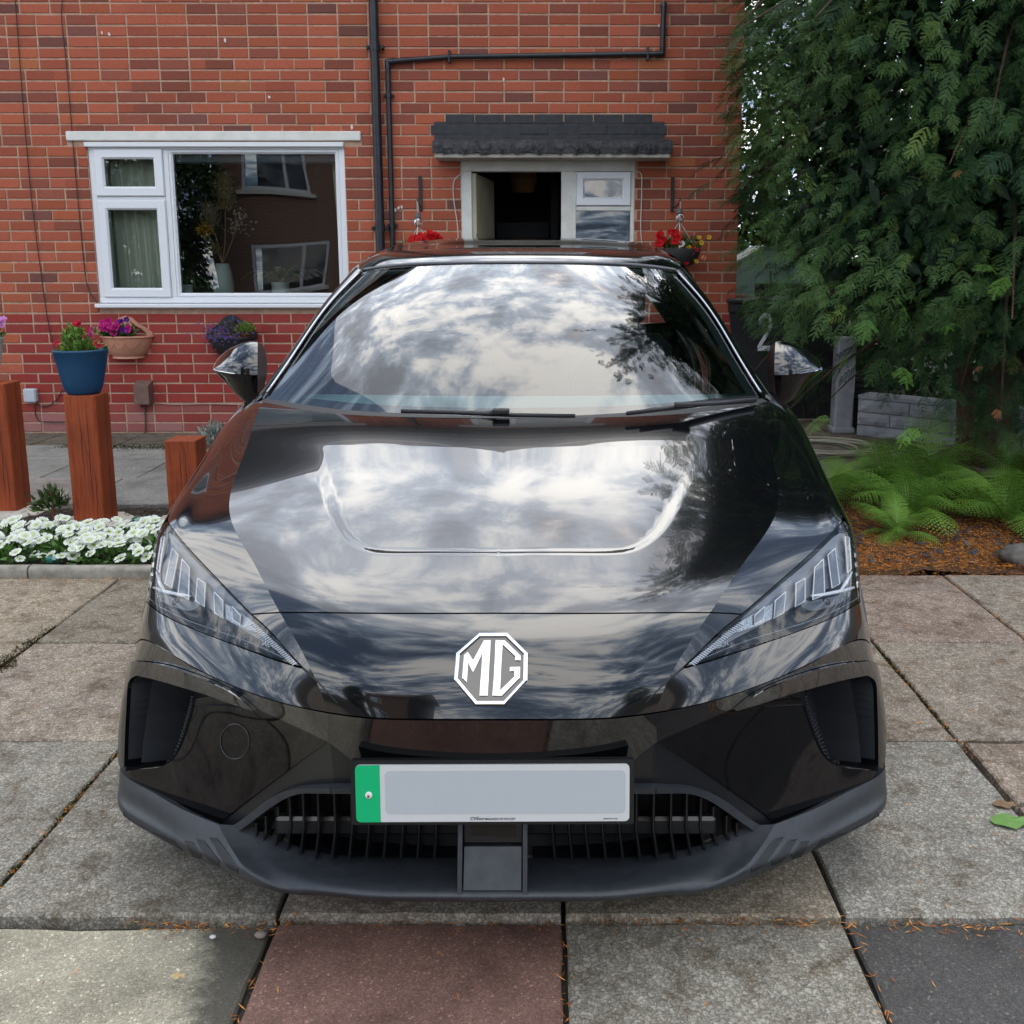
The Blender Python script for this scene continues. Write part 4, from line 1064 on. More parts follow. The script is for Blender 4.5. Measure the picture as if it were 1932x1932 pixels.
g = MB(); g.add(V, F); g.build('canopy_felt', noisy('cracked_felt', (.022,.023,.027), (.10,.10,.105), 16, .75, .9, .02, det=9, lo=.35, hi=.8), house)
# ---- window builder: frame members, casements with bevelled profile, panes
pane_m = glassy('window_glass', (.80,.86,.84), 1.52, 2.2)
def ring(g, x0, x1, z0, z1, w, y0, y1, bev=.006):
    """mitred frame ring with a sloping inner edge"""
    O = [(x0, z0), (x1, z0), (x1, z1), (x0, z1)]; I = [(x0+w, z0+w), (x1-w, z0+w), (x1-w, z1-w), (x0+w, z1-w)]
    S = [(x0+w+.014, z0+w+.014), (x1-w-.014, z0+w+.014), (x1-w-.014, z1-w-.014), (x0+w+.014, z1-w-.014)]
    vs = [(x, y1, z) for x, z in O]+[(x, y0+bev, z) for x, z in O]+[(x+(bev if x == x0 else -bev), y0, z+(bev if z == z0 else -bev)) for x, z in O]+[(x, y0, z) for x, z in I]+[(x, y0+.014, z) for x, z in S]+[(x, y1, z) for x, z in S]
    fs = []
    for r in range(5):
        for i in range(4): j = (i+1) % 4; fs.append((r*4+i, r*4+j, r*4+4+j, r*4+4+i))
    g.add(vs, fs)
def pane(x0, x1, z0, z1, y, par):
    g = MB(); n = 10; V = []; F = []
    for i in range(n+1):
        for j in range(n+1):
            a, b = i/n, j/n; V.append((x0+(x1-x0)*a, y+.0035*min(1, (x1-x0)*.7)**2*sin(pi*a)*sin(pi*b), z0+(z1-z0)*b))
    F = [(i*(n+1)+j, (i+1)*(n+1)+j, (i+1)*(n+1)+j+1, i*(n+1)+j+1) for i in range(n) for j in range(n)]
    g.add(V, F); return g.build('pane', pane_m, par, smooth=True)
seal = mat('glazing_seal', (.02,.02,.022), .5)
def make_window(x0, x1, z0, z1, mull, tr=None, name='window', yb=.03):
    w = bpy.data.objects.new(name, None); link(w, house)
    g = MB(); g.box(x0+.01, x1-.01, .022, .10, z1-.05, z1-.001); g.box(x0+.01, x1-.01, .022, .10, z0+.001, z0+.05); g.box(x0+.011, x0+.06, .021, .10, z0+.0505, z1-.0505); g.box(x1-.06, x1-.011, .021, .10, z0+.0505, z1-.0505)
    for m in mull: g.box(m-.028, m+.028, .019, .10, z0+.0505, z1-.0505)
    g.build('frame', frame_w, w)['kind'] = 'stuff'
    return w
win = bpy.data.objects.new('window', None); link(win, house)
mx = wx(318,400)           # mullion between the casements and the big light
my = wz(374)
fw = .045
def member(nm, a, b, y0, y1, c, d, par, m=frame_w, bev=.004): g = MB(); g.bbox(a, b, y0, y1, c, d, bev); return g.build(nm, m, par)
member('frame_head', wx0, wx1, .008, .09, wz1-fw, wz1-.002, win); member('frame_sill', wx0, wx1, .008, .09, wz0+.03, wz0+.03+fw, win)
member('frame_jamb', wx0, wx0+fw, .010, .09, wz0+.03+fw, wz1-fw, win); member('frame_jamb', wx1-fw, wx1, .010, .09, wz0+.03+fw, wz1-fw, win)
member('mullion', mx-.02, mx+.02, .011, .09, wz0+.03+fw, wz1-fw, win); member('transom', wx0+fw, mx-.02, .012, .09, my-.015, my+.015, win)
member('head_trim', wx0-.012, wx1+.0, -.028, .02, wz1-.03, wz1+.004, win); member('window_sill', wx0-.02, wx1+.02, -.055, .07, wz0-.008, wz0+.026, win, bev=.008)
for (a, b, c, d) in ((wx0+fw+.001, mx-.021, my+.016, wz1-fw-.001), (wx0+fw+.001, mx-.021, wz0+.03+fw+.001, my-.016)):
    g = MB(); ring(g, a, b, c, d, .058, -.008, .06); cs = g.build('casement', frame_w, win, fix=True)
    pane(a+.073, b-.073, c+.073, d-.073, .012, cs)
g = MB(); ring(g, mx+.021, wx1-fw-.001, wz0+.03+fw+.001, wz1-fw-.001, .018, .012, .06); cs = g.build('fixed_light', frame_w, win, fix=True)
pane(mx+.05, wx1-fw-.03, wz0+.03+fw+.03, wz1-fw-.03, .03, cs)
g = MB(); g.bbox(mx+.045, wx1-fw-.02, .07, .12, wz1-fw-.10, wz1-fw-.02, .012); g.build('roller_blind', mat('blind_grey', (.07,.08,.10), .5), win)
member('inner_sill', wx0, wx1, .091, .42, wz0-.01, wz0+.035, win, paint_w)
# curtains as pleated sheets
curt = mat('curtain', (.66,.67,.56), .9)
def curtain(x0, x1, xb0, xb1, z0, z1, n=9):
    V = []; F = []; k = n*10
    for i in range(k+1):
        a = i/k
        for j in range(13):
            b = j/12; x = (x0+(x1-x0)*a)*b+(xb0+(xb1-xb0)*a)*(1-b)
            V.append((x, .22+.028*sin(a*n*2*pi+.5*sin(b*2.2))+.008*sin(a*31+b*4), z0+(z1-z0)*b))
    F = [(i*13+j, (i+1)*13+j, (i+1)*13+j+1, i*13+j+1) for i in range(k) for j in range(12)]
    g = MB(); g.add(V, F); return g.build('curtain', curt, house, smooth=True)
curtain(wx0+.03, wx0+.50, wx0+.03, wx0+.56, wz0+.06, wz1-.02, 6); curtain(wx1-.15, wx1-.03, wx1-.10, wx1-.03, wz0+.06, wz1-.02, 4)
# upper windows (seen in the bonnet and roof)
for (a, b, c, d) in upw:
    w = bpy.data.objects.new('upper_window', None); link(w, house); m = a+(b-a)*.34
    member('frame_head', a, b, .01, .09, d-.06, d-.002, w); member('frame_sill', a-.02, b+.02, -.03, .09, c+.001, c+.06, w); member('frame_jamb', a, a+.06, .011, .09, c+.06, d-.06, w); member('frame_jamb', b-.06, b, .011, .09, c+.06, d-.06, w); member('mullion', m-.03, m+.03, .012, .09, c+.06, d-.06, w)
    pane(a+.06, m-.03, c+.06, d-.06, .03, w); pane(m+.03, b-.06, c+.06, d-.06, .03, w)
    member('lintel', a-.15, b+.15, -.02, .0, d+.003, d+.12, w, paint_w); member('net_curtain', a+.05, b-.05, .16, .17, c+.05, d-.05, w, mat('net', (.5,.52,.52), .9))
# roof, gutter
tile = noisy('roof_tile', (.10,.055,.045), (.20,.11,.085), 8, .8, .4, .01)
g = MB(); g.prism([(HX0-.1, -.38, EAVE-.02), (HX1+.12, -.38, EAVE-.02), (HX1+.12, 3.6, EAVE+2.3), (HX0-.1, 3.6, EAVE+2.3)], (0, 0, .08)); g.prism([(HX0-.1, 3.6, EAVE+2.3), (HX1+.12, 3.6, EAVE+2.3), (HX1+.12, 7.4, EAVE-.02), (HX0-.1, 7.4, EAVE-.02)], (0, 0, .08)); g.build('roof', tile, house, fix=True)['kind'] = 'stuff'
member('fascia', HX0-.1, HX1+.1, -.33, -.30, EAVE-.19, EAVE-.021, house, mat('fascia_dark', (.014,.014,.016), .5)); member('soffit', HX0-.1, HX1+.1, -.299, .0, EAVE-.18, EAVE-.15, house, mat('fascia_dark'))
g = MB(); g.tube([(HX0-.1, -.39, EAVE-.06), (HX1+.1, -.39, EAVE-.06)], .05, 10); g.build('gutter', mat('pipe_black', (.012,.013,.016), .35), house)
# door
dfw = wx(890,380)-dx0
door = bpy.data.objects.new('doorway', None); link(door, house)
sx0, sx1 = wx(1059,380), wx(1087,380)
member('frame_head', dx0, dx1, .0, .09, dz1-(wz(300)-wz(320)), dz1, door, paint_w); zt = dz1-(wz(300)-wz(320))-.0005
member('frame_jamb', dx0, dx0+dfw, .002, .09, .05, zt, door, paint_w); member('frame_jamb', wx(1190,380), dx1, .002, .09, .05, zt, door, paint_w)
member('mullion', sx0, sx1, .003, .09, .05, zt, door, paint_w)
a, b = sx1+.001, wx(1190,380)-.001; zm = wz(389)
g = MB(); ring(g, a, b, zm+.004, zt-.003, .05, -.010, .05); cs = g.build('top_light', frame_w, door, fix=True); pane(a+.064, b-.064, zm+.068, zt-.067, .01, cs)
member('transom', a, b, .004, .09, zm-.035, zm, door, paint_w); pane(a, b, .5, zm-.035, .04, door); g = MB(); g.bbox(a+.01, b-.01, .07, .10, zm-.14, zm-.04, .01); g.build('side_blind', mat('blind_grey'), door)
g = MB(); M = Matrix.Translation((dx0+dfw+.01, .05, 0)) @ Matrix.Rotation(radians(83), 4, 'Z'); g.bbox(0, .80, -.022, .022, .06, zt-.01, .004, M=M); dl = g.build('door_leaf', noisy('cream_paint', (.55,.50,.36), (.66,.62,.48), 6, .55, .1), door)
g = MB(); g.bbox(-.004, .004, -.026, -.02, 1.52, 1.62, .001, M=M); g.build('hinge', silver, dl)
g = MB(); g.lathe([(.10, -.12), (.13, 0), (.11, .1), (.03, .13)], 20, (wx(977,330), 1.6, wz(330)+.1)); g.build('hall_lampshade', mat('shade_brown', (.45,.24,.12), .8), house)
g = MB(); g.box(wx(905,400), wx(1035,400), 2.6, 2.62, .4, wz(395)); g.box(wx(1040,400), wx(1058,400), 2.2, 2.25, .1, 2.2); g.build('hall_furniture', mat('hall_dark', (.008,.008,.010), .5), house)['kind'] = 'stuff'
# wires and pin marks around the door, dabs of old paint on the wall
wirem = mat('white_wire', (.6,.58,.52), .6); blackw = mat('black_cable', (.02,.018,.02), .6)
def P_w(u, v, y=-.012): p = atY(u, v, WY+y); return (p.x, y, p.z)
def wallwire(pts, r, m, nm, parent=house, y=-.014, n=40):
    c = smooth_curve([P_w(u, v, y) for u, v in pts], n=n); return MB().tube(list(c), r, 6).build(nm, m, parent, smooth=True)
wallwire([(968,340),(962,332),(873,327),(860,336),(855,352),(858,390),(863,425),(865,470)][2:], .004, wirem, 'door_wire'); wallwire([(1197,324),(1208,326),(1211,345),(1210,390),(1209,430),(1212,470)], .004, wirem, 'door_wire')
rs = random.Random(3); g = MB()
for (u, v) in ((192,62),(206,65),(425,76),(508,183),(664,240),(752,392),(746,395),(758,390),(720,443),(1243,48),(950,150),(1180,105)):
    p = P_w(u, v, -.0095); 
    a_ = [(p[0]+rs.uniform(.004,.012)*cos(t), -.0125, p[2]+rs.uniform(.006,.022)*sin(t)) for t in np.linspace(0, 5.3, 6)]; g.prism(a_, (0, .006, 0))
g.build('paint_fleck', mat('fleck', (.7,.62,.58), .7), house)['kind'] = 'stuff'
# ------------------------------------------------------------------ things fixed to and hanging on the wall
pipe_m = noisy('black_pipe', (.010,.012,.016), (.024,.028,.036), 12, .32, .1, .001)
def W(u, v, y=0.0): return atY(u, v, WY+y)
def root_at(nm, p, lab, cat, grp=None): return empty(nm, p, lab, cat, grp)
def rel(o, p): return tuple(Vector(p)-o.location)
X = (W(706,0).x+W(721,455).x)/2
dp = root_at('downpipe', (X, WY-.06, 0), 'thick black rainwater downpipe running down the brick wall beside the window', 'pipe')
MB().tube([(0, 0, .1), (0, 0, 1.70)], .0335, 16).build('lower_pipe', pipe_m, dp, smooth=True, angle=50)
MB().tube([(0, 0, 1.70), (0, 0, 5.02)], .0345, 16).build('upper_pipe', pipe_m, dp, smooth=True, angle=50)
for v in (88, 430):
    z = W(710, v, -.06).z; g = MB(); g.lathe([(.040, -.03), (.040, .03)], 16, (0, 0, z)); g.build('pipe_collar', pipe_m, dp)
    for s in (-1, 1): g = MB(); g.bbox(s*.055-.012, s*.055+.012, .0, .05, z-.012, z+.012, .003); g.build('bracket_ear', pipe_m, dp)
X2 = (W(734,120).x+W(741,450).x)/2; zt_ = W(735, 116, -.04).z; za = W(850,107,-.04); zb = W(1250,101,-.04)
wp = root_at('waste_pipe', (X2, WY-.035, 0), 'thin black waste pipe running above the door and down beside the thick downpipe', 'pipe')
r_ = .0195
pts = [(0, 0, .1), (0, 0, zt_)]; MB().tube(pts, r_, 12).build('pipe_drop', pipe_m, wp, smooth=True, angle=50)
e = (zb.x-X2, 0, zb.z+.0); MB().tube([(0, 0, zt_), (za.x-X2, 0, za.z), e], r_, 12).build('pipe_run', pipe_m, wp, smooth=True, angle=50)
top_ = W(1254, 10, -.04); MB().tube([e, (e[0]+.004, 0, top_.z)], r_, 12).build('pipe_riser', pipe_m, wp, smooth=True, angle=50)
for p, a, b in (((0, 0, zt_), (0, 0, -1), (1, 0, .02)), (e, (-1, 0, 0), (0, 0, 1))):
    p = Vector(p); MB().tube([p+Vector(a)*.045, p, p+Vector(b)*.045], r_+.005, 12).build('elbow', pipe_m, wp)
MB().tube([(e[0]+.004, 0, top_.z-.01), (e[0]+.004, 0, top_.z+.01), (e[0]+.004, .05, top_.z+.012)], r_+.004, 12).build('elbow', pipe_m, wp)
for (u, v) in ((848,107),(1222,101)):
    p = W(u, v, -.035); q = (p.x-X2, 0, za.z+(e[2]-za.z)*((u-850)/400)); g = MB(); g.bbox(q[0]-.008, q[0]+.008, -.024, .03, q[2]-.045, q[2]+.045, .003); g.build('pipe_clip', pipe_m, wp)
for v in (180, 425):
    z = W(738, v, -.035).z; g = MB(); g.lathe([(.026, -.015), (.026, .015)], 12, (0, 0, z)); g.bbox(-.04, .04, .0, .03, z-.008, z+.008, .002); g.build('pipe_clip', pipe_m, wp)
def wire_thing(nm, pts, r, m, lab, y=-.016, grp=None):
    p0 = W(*pts[0], y); c = smooth_curve([tuple(W(u, v, y)) for u, v in pts], n=70); p0 = c[0]
    g = MB(); g.tube([tuple(np.array(p)-p0) for p in c], r, 6); o = g.build(nm, m, None, smooth=True); o.location = p0; return tag(o, lab, 'cable', grp)
wire_thing('wall_cable', [(28,-8),(33,60),(42,180),(60,380),(78,520),(93,620),(106,670)], .0035, blackw, 'thin black cable sagging down the brick left of the window towards the blue pot')
wire_thing('wall_cable', [(118,-8),(116,30),(124,110),(139,290),(152,430),(163,530),(172,556),(184,572)], .0035, blackw, 'thin black cable running past the lintel end to the window corner')
wire_thing('wall_cable', [(118,735),(108,752),(92,765),(76,766),(68,760)], .004, blackw, 'short black cable looping from the grey socket box towards the tall post')
wire_thing('wall_cable', [(66,762),(66,775),(72,792),(90,797),(122,797)], .004, blackw, 'black cable dropping from the grey socket box along the foot of the wall')
wire_thing('wall_cable', [(292,760),(330,763),(380,762),(440,763),(470,764)], .0035, mat('tan_cable', (.42,.30,.24), .7), 'pale cable running along the painted bricks from the brown meter box')
wire_thing('wall_cable', [(272,762),(274,790),(273,822)], .007, mat('brown_conduit', (.14,.07,.05), .6), 'short brown conduit dropping from the meter box to the ground')
o = root_at('socket_box', tuple(W(62,745,0)), 'small pale grey outdoor socket box low on the painted brick', 'electrical box')
g = MB(); g.bbox(-.05, .05, -.06, -.008, -.055, .055, .010); g.build('cover', mat('box_grey', (.46,.50,.56), .4), o); g = MB(); g.bbox(-.044, .044, -.008, .0, -.05, .05, .002); g.build('back_plate', mat('box_grey'), o)
o = root_at('meter_box', tuple(W(274,739,0)), 'brown plastic meter box low on the dark red painted brick', 'electrical box')
g = MB(); V = [(-.062,0,-.09),(.068,0,-.09),(.068,0,.095),(-.062,0,.095),(-.058,-.085,-.092),(.062,-.085,-.092),(.062,-.085,.06),(-.058,-.085,.06)]
g.add(V, [(4,5,6,7),(7,6,2,3),(0,4,7,3),(5,1,2,6),(0,1,5,4)]); g.build('cover', noisy('brown_plastic', (.13,.075,.06), (.19,.12,.10), 20, .5, .1), o)
g = MB(); g.bbox(-.057, .061, -.088, -.086, -.085, .05, .0009); g.build('lid', noisy('brown_plastic'), o); g = MB(); g.lathe([(.012, -.12), (.012, -.08)], 10, (-.03, -.03, 0)); g.build('cable_gland', mat('brown_conduit'), o)

# ---- leaves and petals
def leaf_cloud(C, D, L, Wd, cols, fold=.25, seed=1, N=None):
    """many small folded leaves: C centre, D direction, L length, Wd width"""
    rs = np.random.RandomState(seed); n = len(C); D = D/np.linalg.norm(D, axis=1)[:, None]
    up = N if N is not None else rs.normal(size=(n, 3))+np.array([0, 0, .9]); S = np.cross(D, up); S /= np.linalg.norm(S, axis=1)[:, None]+1e-9; U = np.cross(S, D)
    L = np.broadcast_to(L, (n,))[:, None]; Wd = np.broadcast_to(Wd, (n,))[:, None]
    a = C; b = C+D*L*.45+S*Wd/2-U*Wd*fold; c = C+D*L; d = C+D*L*.45-S*Wd/2-U*Wd*fold
    V = np.stack([a, b, c, d], 1).reshape(-1, 3); i = np.arange(n)[:, None]*4
    F = np.concatenate([i+[0, 1, 2], i+[0, 2, 3]]).reshape(-1, 3)
    return V, F, np.repeat(cols, 4, 0)
leafm = colattr('leaf', .5, .3, 0, trans=.15); petalm = colattr('petal', .6, .2, 0, trans=.3); needm = colattr('needles', .55, .3, 0, trans=.12)
def green(n, a=(.035,.085,.018), b=(.10,.18,.04), seed=0):
    rs = np.random.RandomState(seed); k = rs.rand(n, 1); return (np.array(a)*(1-k)+np.array(b)*k)*rs.uniform(.75, 1.2, (n, 1))
def foliage(nm, par, n, c, r, L=.03, w=.016, a=(.035,.085,.018), b=(.10,.18,.04), seed=0, updir=.6, loc=None, shell=.3, mt=None, kind='stuff'):
    rs = np.random.RandomState(seed); d = rs.normal(size=(n, 3)); d /= np.linalg.norm(d, axis=1)[:, None]; d[:, 2] = np.abs(d[:, 2]) if updir > .5 else d[:, 2]
    C = np.array(c)+d*np.array(r)*rs.uniform(shell, 1, (n, 1)); D = d+np.array([0, 0, updir])+rs.normal(size=(n, 3))*.5
    V, F, cc = leaf_cloud(C, D, L*rs.uniform(.6, 1.2, n), w*rs.uniform(.7, 1.2, n), green(n, a, b, seed), seed=seed)
    o = numpy_mesh(nm, V, F, mt or leafm, par, cc); o['kind'] = kind; return o
def flower_mesh(r, col, eye=(.6,.5,.1), n=5, cup=.25, seed=0, notch=.12):
    rs = np.random.RandomState(seed); V = []; F = []; cc = []
    for k in range(n):
        a = 2*pi*k/n+rs.uniform(-.1, .1); h = rs.uniform(-.1, .15)*r
        w = pi/n*1.15; b = len(V)
        for (q, aa, zz) in ((.08, 0, 0), (.6, -w*.95, .05), (.97, -w*.62, cup), (1.03-notch, 0, cup*.9), (.97, w*.62, cup), (.6, w*.95, .05)):
            V.append((q*r*cos(a+aa), q*r*sin(a+aa), zz*r+h)); cc.append(col if q > .2 else eye)
        F += [(b, b+1, b+2, b+3), (b, b+3, b+4, b+5)]
    return V, F, cc
def flower(nm, par, loc, face, V, F, cc, mesh=None):
    if mesh is None:
        me = bpy.data.meshes.new(nm); me.from_pydata(V, [], F); me.materials.append(petalm)
        ca = me.color_attributes.new('Col', 'FLOAT_COLOR', 'POINT'); ca.data.foreach_set('color', np.array([(*c, 1) for c in cc], 'f').ravel()); mesh = me
    o = bpy.data.objects.new(nm, mesh); o.location = loc; o.rotation_euler = Vector(face).to_track_quat('Z', 'Y').to_euler(); link(o, par); return o
# ---- half-round wall planters
def wall_planter(u0, u1, vt, vrim, vb, m, lab, plant, plab, seed, swag=True):
    p0 = W((u0+u1)/2, vrim, 0); o = root_at('wall_planter', tuple(p0), lab, 'planter')
    wd = (W(u1, vrim, -.05).x-W(u0, vrim, -.05).x)/2; ht = p0.z-W(240, vb, -.1).z; bt = W(240, vt, 0).z-p0.z
    g = MB(); prof = [(1.0, 0), (1.02, -.012), (.95, -.018), (.90, -.3*ht), (.80, -.62*ht), (.66, -.86*ht), (.60, -ht*.9), (.62, -ht), (.1, -ht)]
    n = 18; V = []; F = []
    for r, z in prof:
        for j in range(n+1): t = pi+pi*j/n; V.append((wd*r*cos(t), wd*.86*r*sin(t), z))
    for i in range(len(prof)-1):
        for j in range(n): F.append((i*(n+1)+j, i*(n+1)+j+1, (i+1)*(n+1)+j+1, (i+1)*(n+1)+j))
    g.add(V, F)
    V = [(wd*r*cos(pi+pi*j/n), wd*.86*r*sin(pi+pi*j/n), z) for r, z in ((1, 0), (.93, .0), (.92, -.03)) for j in range(n+1)]
    F = [(i*(n+1)+j, i*(n+1)+j+1, (i+1)*(n+1)+j+1, (i+1)*(n+1)+j) for i in range(2) for j in range(n)]; g.add(V, F)
    g.build('bowl', m, o, smooth=True, angle=40)
    # arched back with two cut-outs
    def arch(r, base): 
        return [(-wd*r, base), (-wd*r, base+.16*bt*r), (-wd*.82*r, base+.36*bt*r), (-wd*.5*r, base+.60*bt*r), (-wd*.25*r, base+.90*bt*r), (0, base+bt*r), (wd*.25*r, base+.90*bt*r), (wd*.5*r, base+.60*bt*r), (wd*.82*r, base+.36*bt*r), (wd*r, base+.16*bt*r), (wd*r, base)]
    A, B = arch(1, -.01), arch(.76, .0)
    g = MB(); V = [(x, -.030, z) for x, z in A]+[(x, -.030, z) for x, z in B]+[(x, -.004, z) for x, z in A]+[(x, -.004, z) for x, z in B]; k = len(A)
    F = []
    for i in range(k-1): F += [(i, i+1, k+i+1, k+i), (2*k+i, 3*k+i, 3*k+i+1, 2*k+i+1), (i, 2*k+i, 2*k+i+1, i+1), (k+i, k+i+1, 3*k+i+1, 3*k+i)]
    g.add(V, F); g.bbox(-.018, .018, -.028, -.006, 0, bt*.85, .005)
    for s in (-1, 1): g.tube([(s*.01, -.018, bt*.8), (s*wd*.25, -.018, bt*.35), (s*wd*.34, -.018, 0)], .011, 6)
    g.build('back_plate', m, o, fix=True)
    if swag:
        for s in (-1, 0, 1):
            g = MB(); g.tube([((s*.42-.2)*wd+wd*.4*w, -wd*.86*sqrt(max(0, 1-(((s*.42-.2)+.4*w)/.93)**2))*.93, -.28*ht-.22*ht*sin(pi*w)) for w in np.linspace(0, 1, 9)], .003, 5); g.build('moulded_swag', m, o)
    pl = root_at('planter_flowers', tuple(p0+Vector((0, -.06, 0))), plab, 'flowers'); plant(pl, wd, seed)
    return o
terra = noisy('terracotta_plastic', (.48,.22,.14), (.56,.28,.19), 10, .5, .05); blackp = mat('black_planter', (.016,.018,.022), .45)
def petunias(pl, wd, seed):
    foliage('leaves', pl, 420, (-.05, -.03, .0), (.13, .09, .07), .035, .022, seed=seed, a=(.03,.08,.015), b=(.08,.17,.03)); foliage('leaves', pl, 90, (.04, -.04, .03), (.09, .06, .05), .03, .02, seed=seed+1)
    rs = random.Random(seed); V1 = flower_mesh(.032, (.62,.02,.27), (.35,.0,.12), cup=.35, notch=.03); V2 = flower_mesh(.024, (.09,.012,.26), (.02,0,.05), cup=.4, notch=.03); m1 = m2 = None
    for (x, z, k) in ((-.19,.05,0),(-.11,.10,0),(-.09,.06,0),(-.05,.085,0),(-.02,.07,0),(-.04,.03,0),(-.215,.0,0),(-.075,.115,0),(.0,.105,0),(.03,.115,1),(.075,.13,1),(.045,.05,1),(.06,.045,1),(.085,.06,0),(-.13,.07,0)):
        f = flower('flower', pl, (x, -.10-rs.uniform(0, .03), z), (rs.uniform(-.4, .4), -1, rs.uniform(0, .6)), *((V2 if k else V1)), mesh=(m2 if k else m1))
        if k: m2 = f.data
        else: m1 = f.data
def lobelia(pl, wd, seed):
    foliage('leaves', pl, 700, (-.01, -.05, .03), (.19, .09, .11), .022, .008, seed=seed, a=(.07,.08,.04), b=(.16,.16,.09), updir=.3); foliage('leaves', pl, 260, (.14, -.05, .04), (.075, .07, .075), .028, .015, seed=seed+3, a=(.10,.20,.03), b=(.20,.30,.06))
    rs = np.random.RandomState(seed); n = 150; C = np.c_[rs.normal(-.02, .085, n), -.12-rs.rand(n)*.03, rs.normal(.05, .05, n)-np.abs(rs.normal(0, .02, n))]
    for k, (dx, L) in enumerate(((0, .014), (.4, .012), (-.4, .012))):
        V, F, cc = leaf_cloud(C, np.tile([dx, -.2, -.8+abs(dx)*2], (n, 1))+rs.normal(size=(n, 3))*.3, L, .009, np.tile([.16,.10,.42], (n, 1))*rs.uniform(.6, 1.2, (n, 1)), seed=seed+k)
        o = numpy_mesh('tiny_flowers', V, F, petalm, pl, cc); o['kind'] = 'stuff'
wall_planter(192, 291, 593, 632, 677, terra, 'terracotta wall planter with an arched back on the dark red painted bricks', petunias, 'magenta and purple petunias in the terracotta wall planter', 11)
wall_planter(391, 487, 591, 634, 672, blackp, 'black wall planter with an arched back partly hidden by the car mirror', lobelia, 'trailing violet lobelia in the black wall planter', 12, False)
# ---- hanging brackets, bulbs and baskets beside the door
iron = mat('rusty_iron', (.035,.03,.028), .8); cordm = mat('white_cord', (.62,.6,.56), .7); bulbm = glassy('bulb_glass', (.9,.92,.93), 1.5, 2.5)
def hanging(ub, vb0, vb1, uc, vc, side, lab, flab, seed, baskm, reds, others):
    p = W(ub, vb0, 0); o = root_at('hanging_bracket', tuple(p), 'rusty iron wall bracket %s' % side, 'bracket')
    zb_ = W(ub, vb1, 0).z-p.z
    g = MB(); g.bbox(-.014, .014, -.018, -.009, zb_, .0, .002); g.build('back_bar', iron, o)
    q = W(uc, 385, -.24); h = (q.x-p.x, -.24, q.z-p.z+.02)
    MB().tube([(0, -.014, zb_*.85), (h[0]*.5, -.14, (zb_*.85+h[2])/2-.02), (h[0], -.23, h[2]), (h[0], -.25, h[2]+.015)], .006, 6).build('arm', iron, o)
    hb = root_at('hanging_basket', tuple(p+Vector(h)), lab, 'hanging basket')
    zl = W(uc, vc, -.24).z-(p.z+h[2])
    MB().tube([(0, 0, 0), (.004, 0, zl*.5), (0, 0, zl)], .004, 6).build('hook', mat('hook_grey', (.45,.43,.4), .5, .4), hb)
    g = MB(); g.lathe([(.004, .05), (.02, .04), (.024, .02), (.024, .008)], 14, (0, 0, zl-.02)); g.build('lamp_cap', mat('cap_grey', (.10,.10,.11), .5), hb)
    g = MB(); g.lathe([(.018, .01), (.032, -.008), (.036, -.03), (.028, -.052), (.004, -.062)], 16, (0, 0, zl-.02)); g.build('solar_globe', bulbm, hb, smooth=True)
    zz = zl-.07; zr = zz-.20
    for a in (.4, 2.5, 4.6): MB().tube([(0, 0, zz), (.15*cos(a), .15*sin(a), zr)], .0035, 5).build('cord', cordm, hb)
    g = MB(); g.lathe([(.16, 0), (.165, -.01), (.15, -.06), (.11, -.12), (.03, -.15)], 24, (0, 0, zr)); g.build('bowl', baskm, hb, smooth=True, angle=50)
    pl = root_at('basket_flowers', tuple(p+Vector((h[0], h[1], h[2]+zr))), flab, 'flowers')
    foliage('leaves', pl, 360, (0, 0, .0), (.17, .17, .10), .035, .02, seed=seed)
    rs = random.Random(seed); mm = {}
    for (x, y, z, c, r) in reds+others:
        f = flower('flower', pl, (x, y, z), (rs.uniform(-.5, .5), -.8, rs.uniform(.2, 1)), *flower_mesh(r, c, eye=tuple(v*.5 for v in c), seed=int(r*1000)), mesh=mm.get((c, r))); mm[(c, r)] = f.data
red = (.62,.008,.012); rs = random.Random(2)
hanging(793, 332, 398, 788, 408, 'on the bricks left of the door', 'hanging basket of red flowers left of the doorway with a clear globe above', 'bright red flowers in the hanging basket left of the doorway', 31, mat('basket_dark', (.03,.03,.03), .8),
        [(rs.uniform(-.05,.17), -.10+rs.uniform(-.05,.05), rs.uniform(.06,.13), red, .030) for _ in range(22)]+[(rs.uniform(.06,.14), -.12, rs.uniform(.10,.15), red, .028) for _ in range(8)], [])
hanging(1269, 335, 400, 1283, 400, 'near the right corner of the house', 'hanging basket of mixed flowers by the right corner of the house under a clear globe', 'red, yellow and pink flowers in the hanging basket by the house corner', 32, mat('basket_dark'),
        [(rs.uniform(-.17,.0), -.10+rs.uniform(-.05,.05), rs.uniform(.02,.12), red, .030) for _ in range(24)], [(rs.uniform(.04,.22), -.12, rs.uniform(-.12,.08), c, .020) for c in ((.75,.50,.03),(.75,.50,.03),(.75,.5,.03),(.6,.05,.25),(.62,.008,.012),(.75,.5,.03),(.6,.05,.25),(.62,.008,.012),(.62,.008,.012),(.75,.5,.03),(.75,.5,.03))]+[(.0,-.13,.03,(.85,.85,.8),.03)])
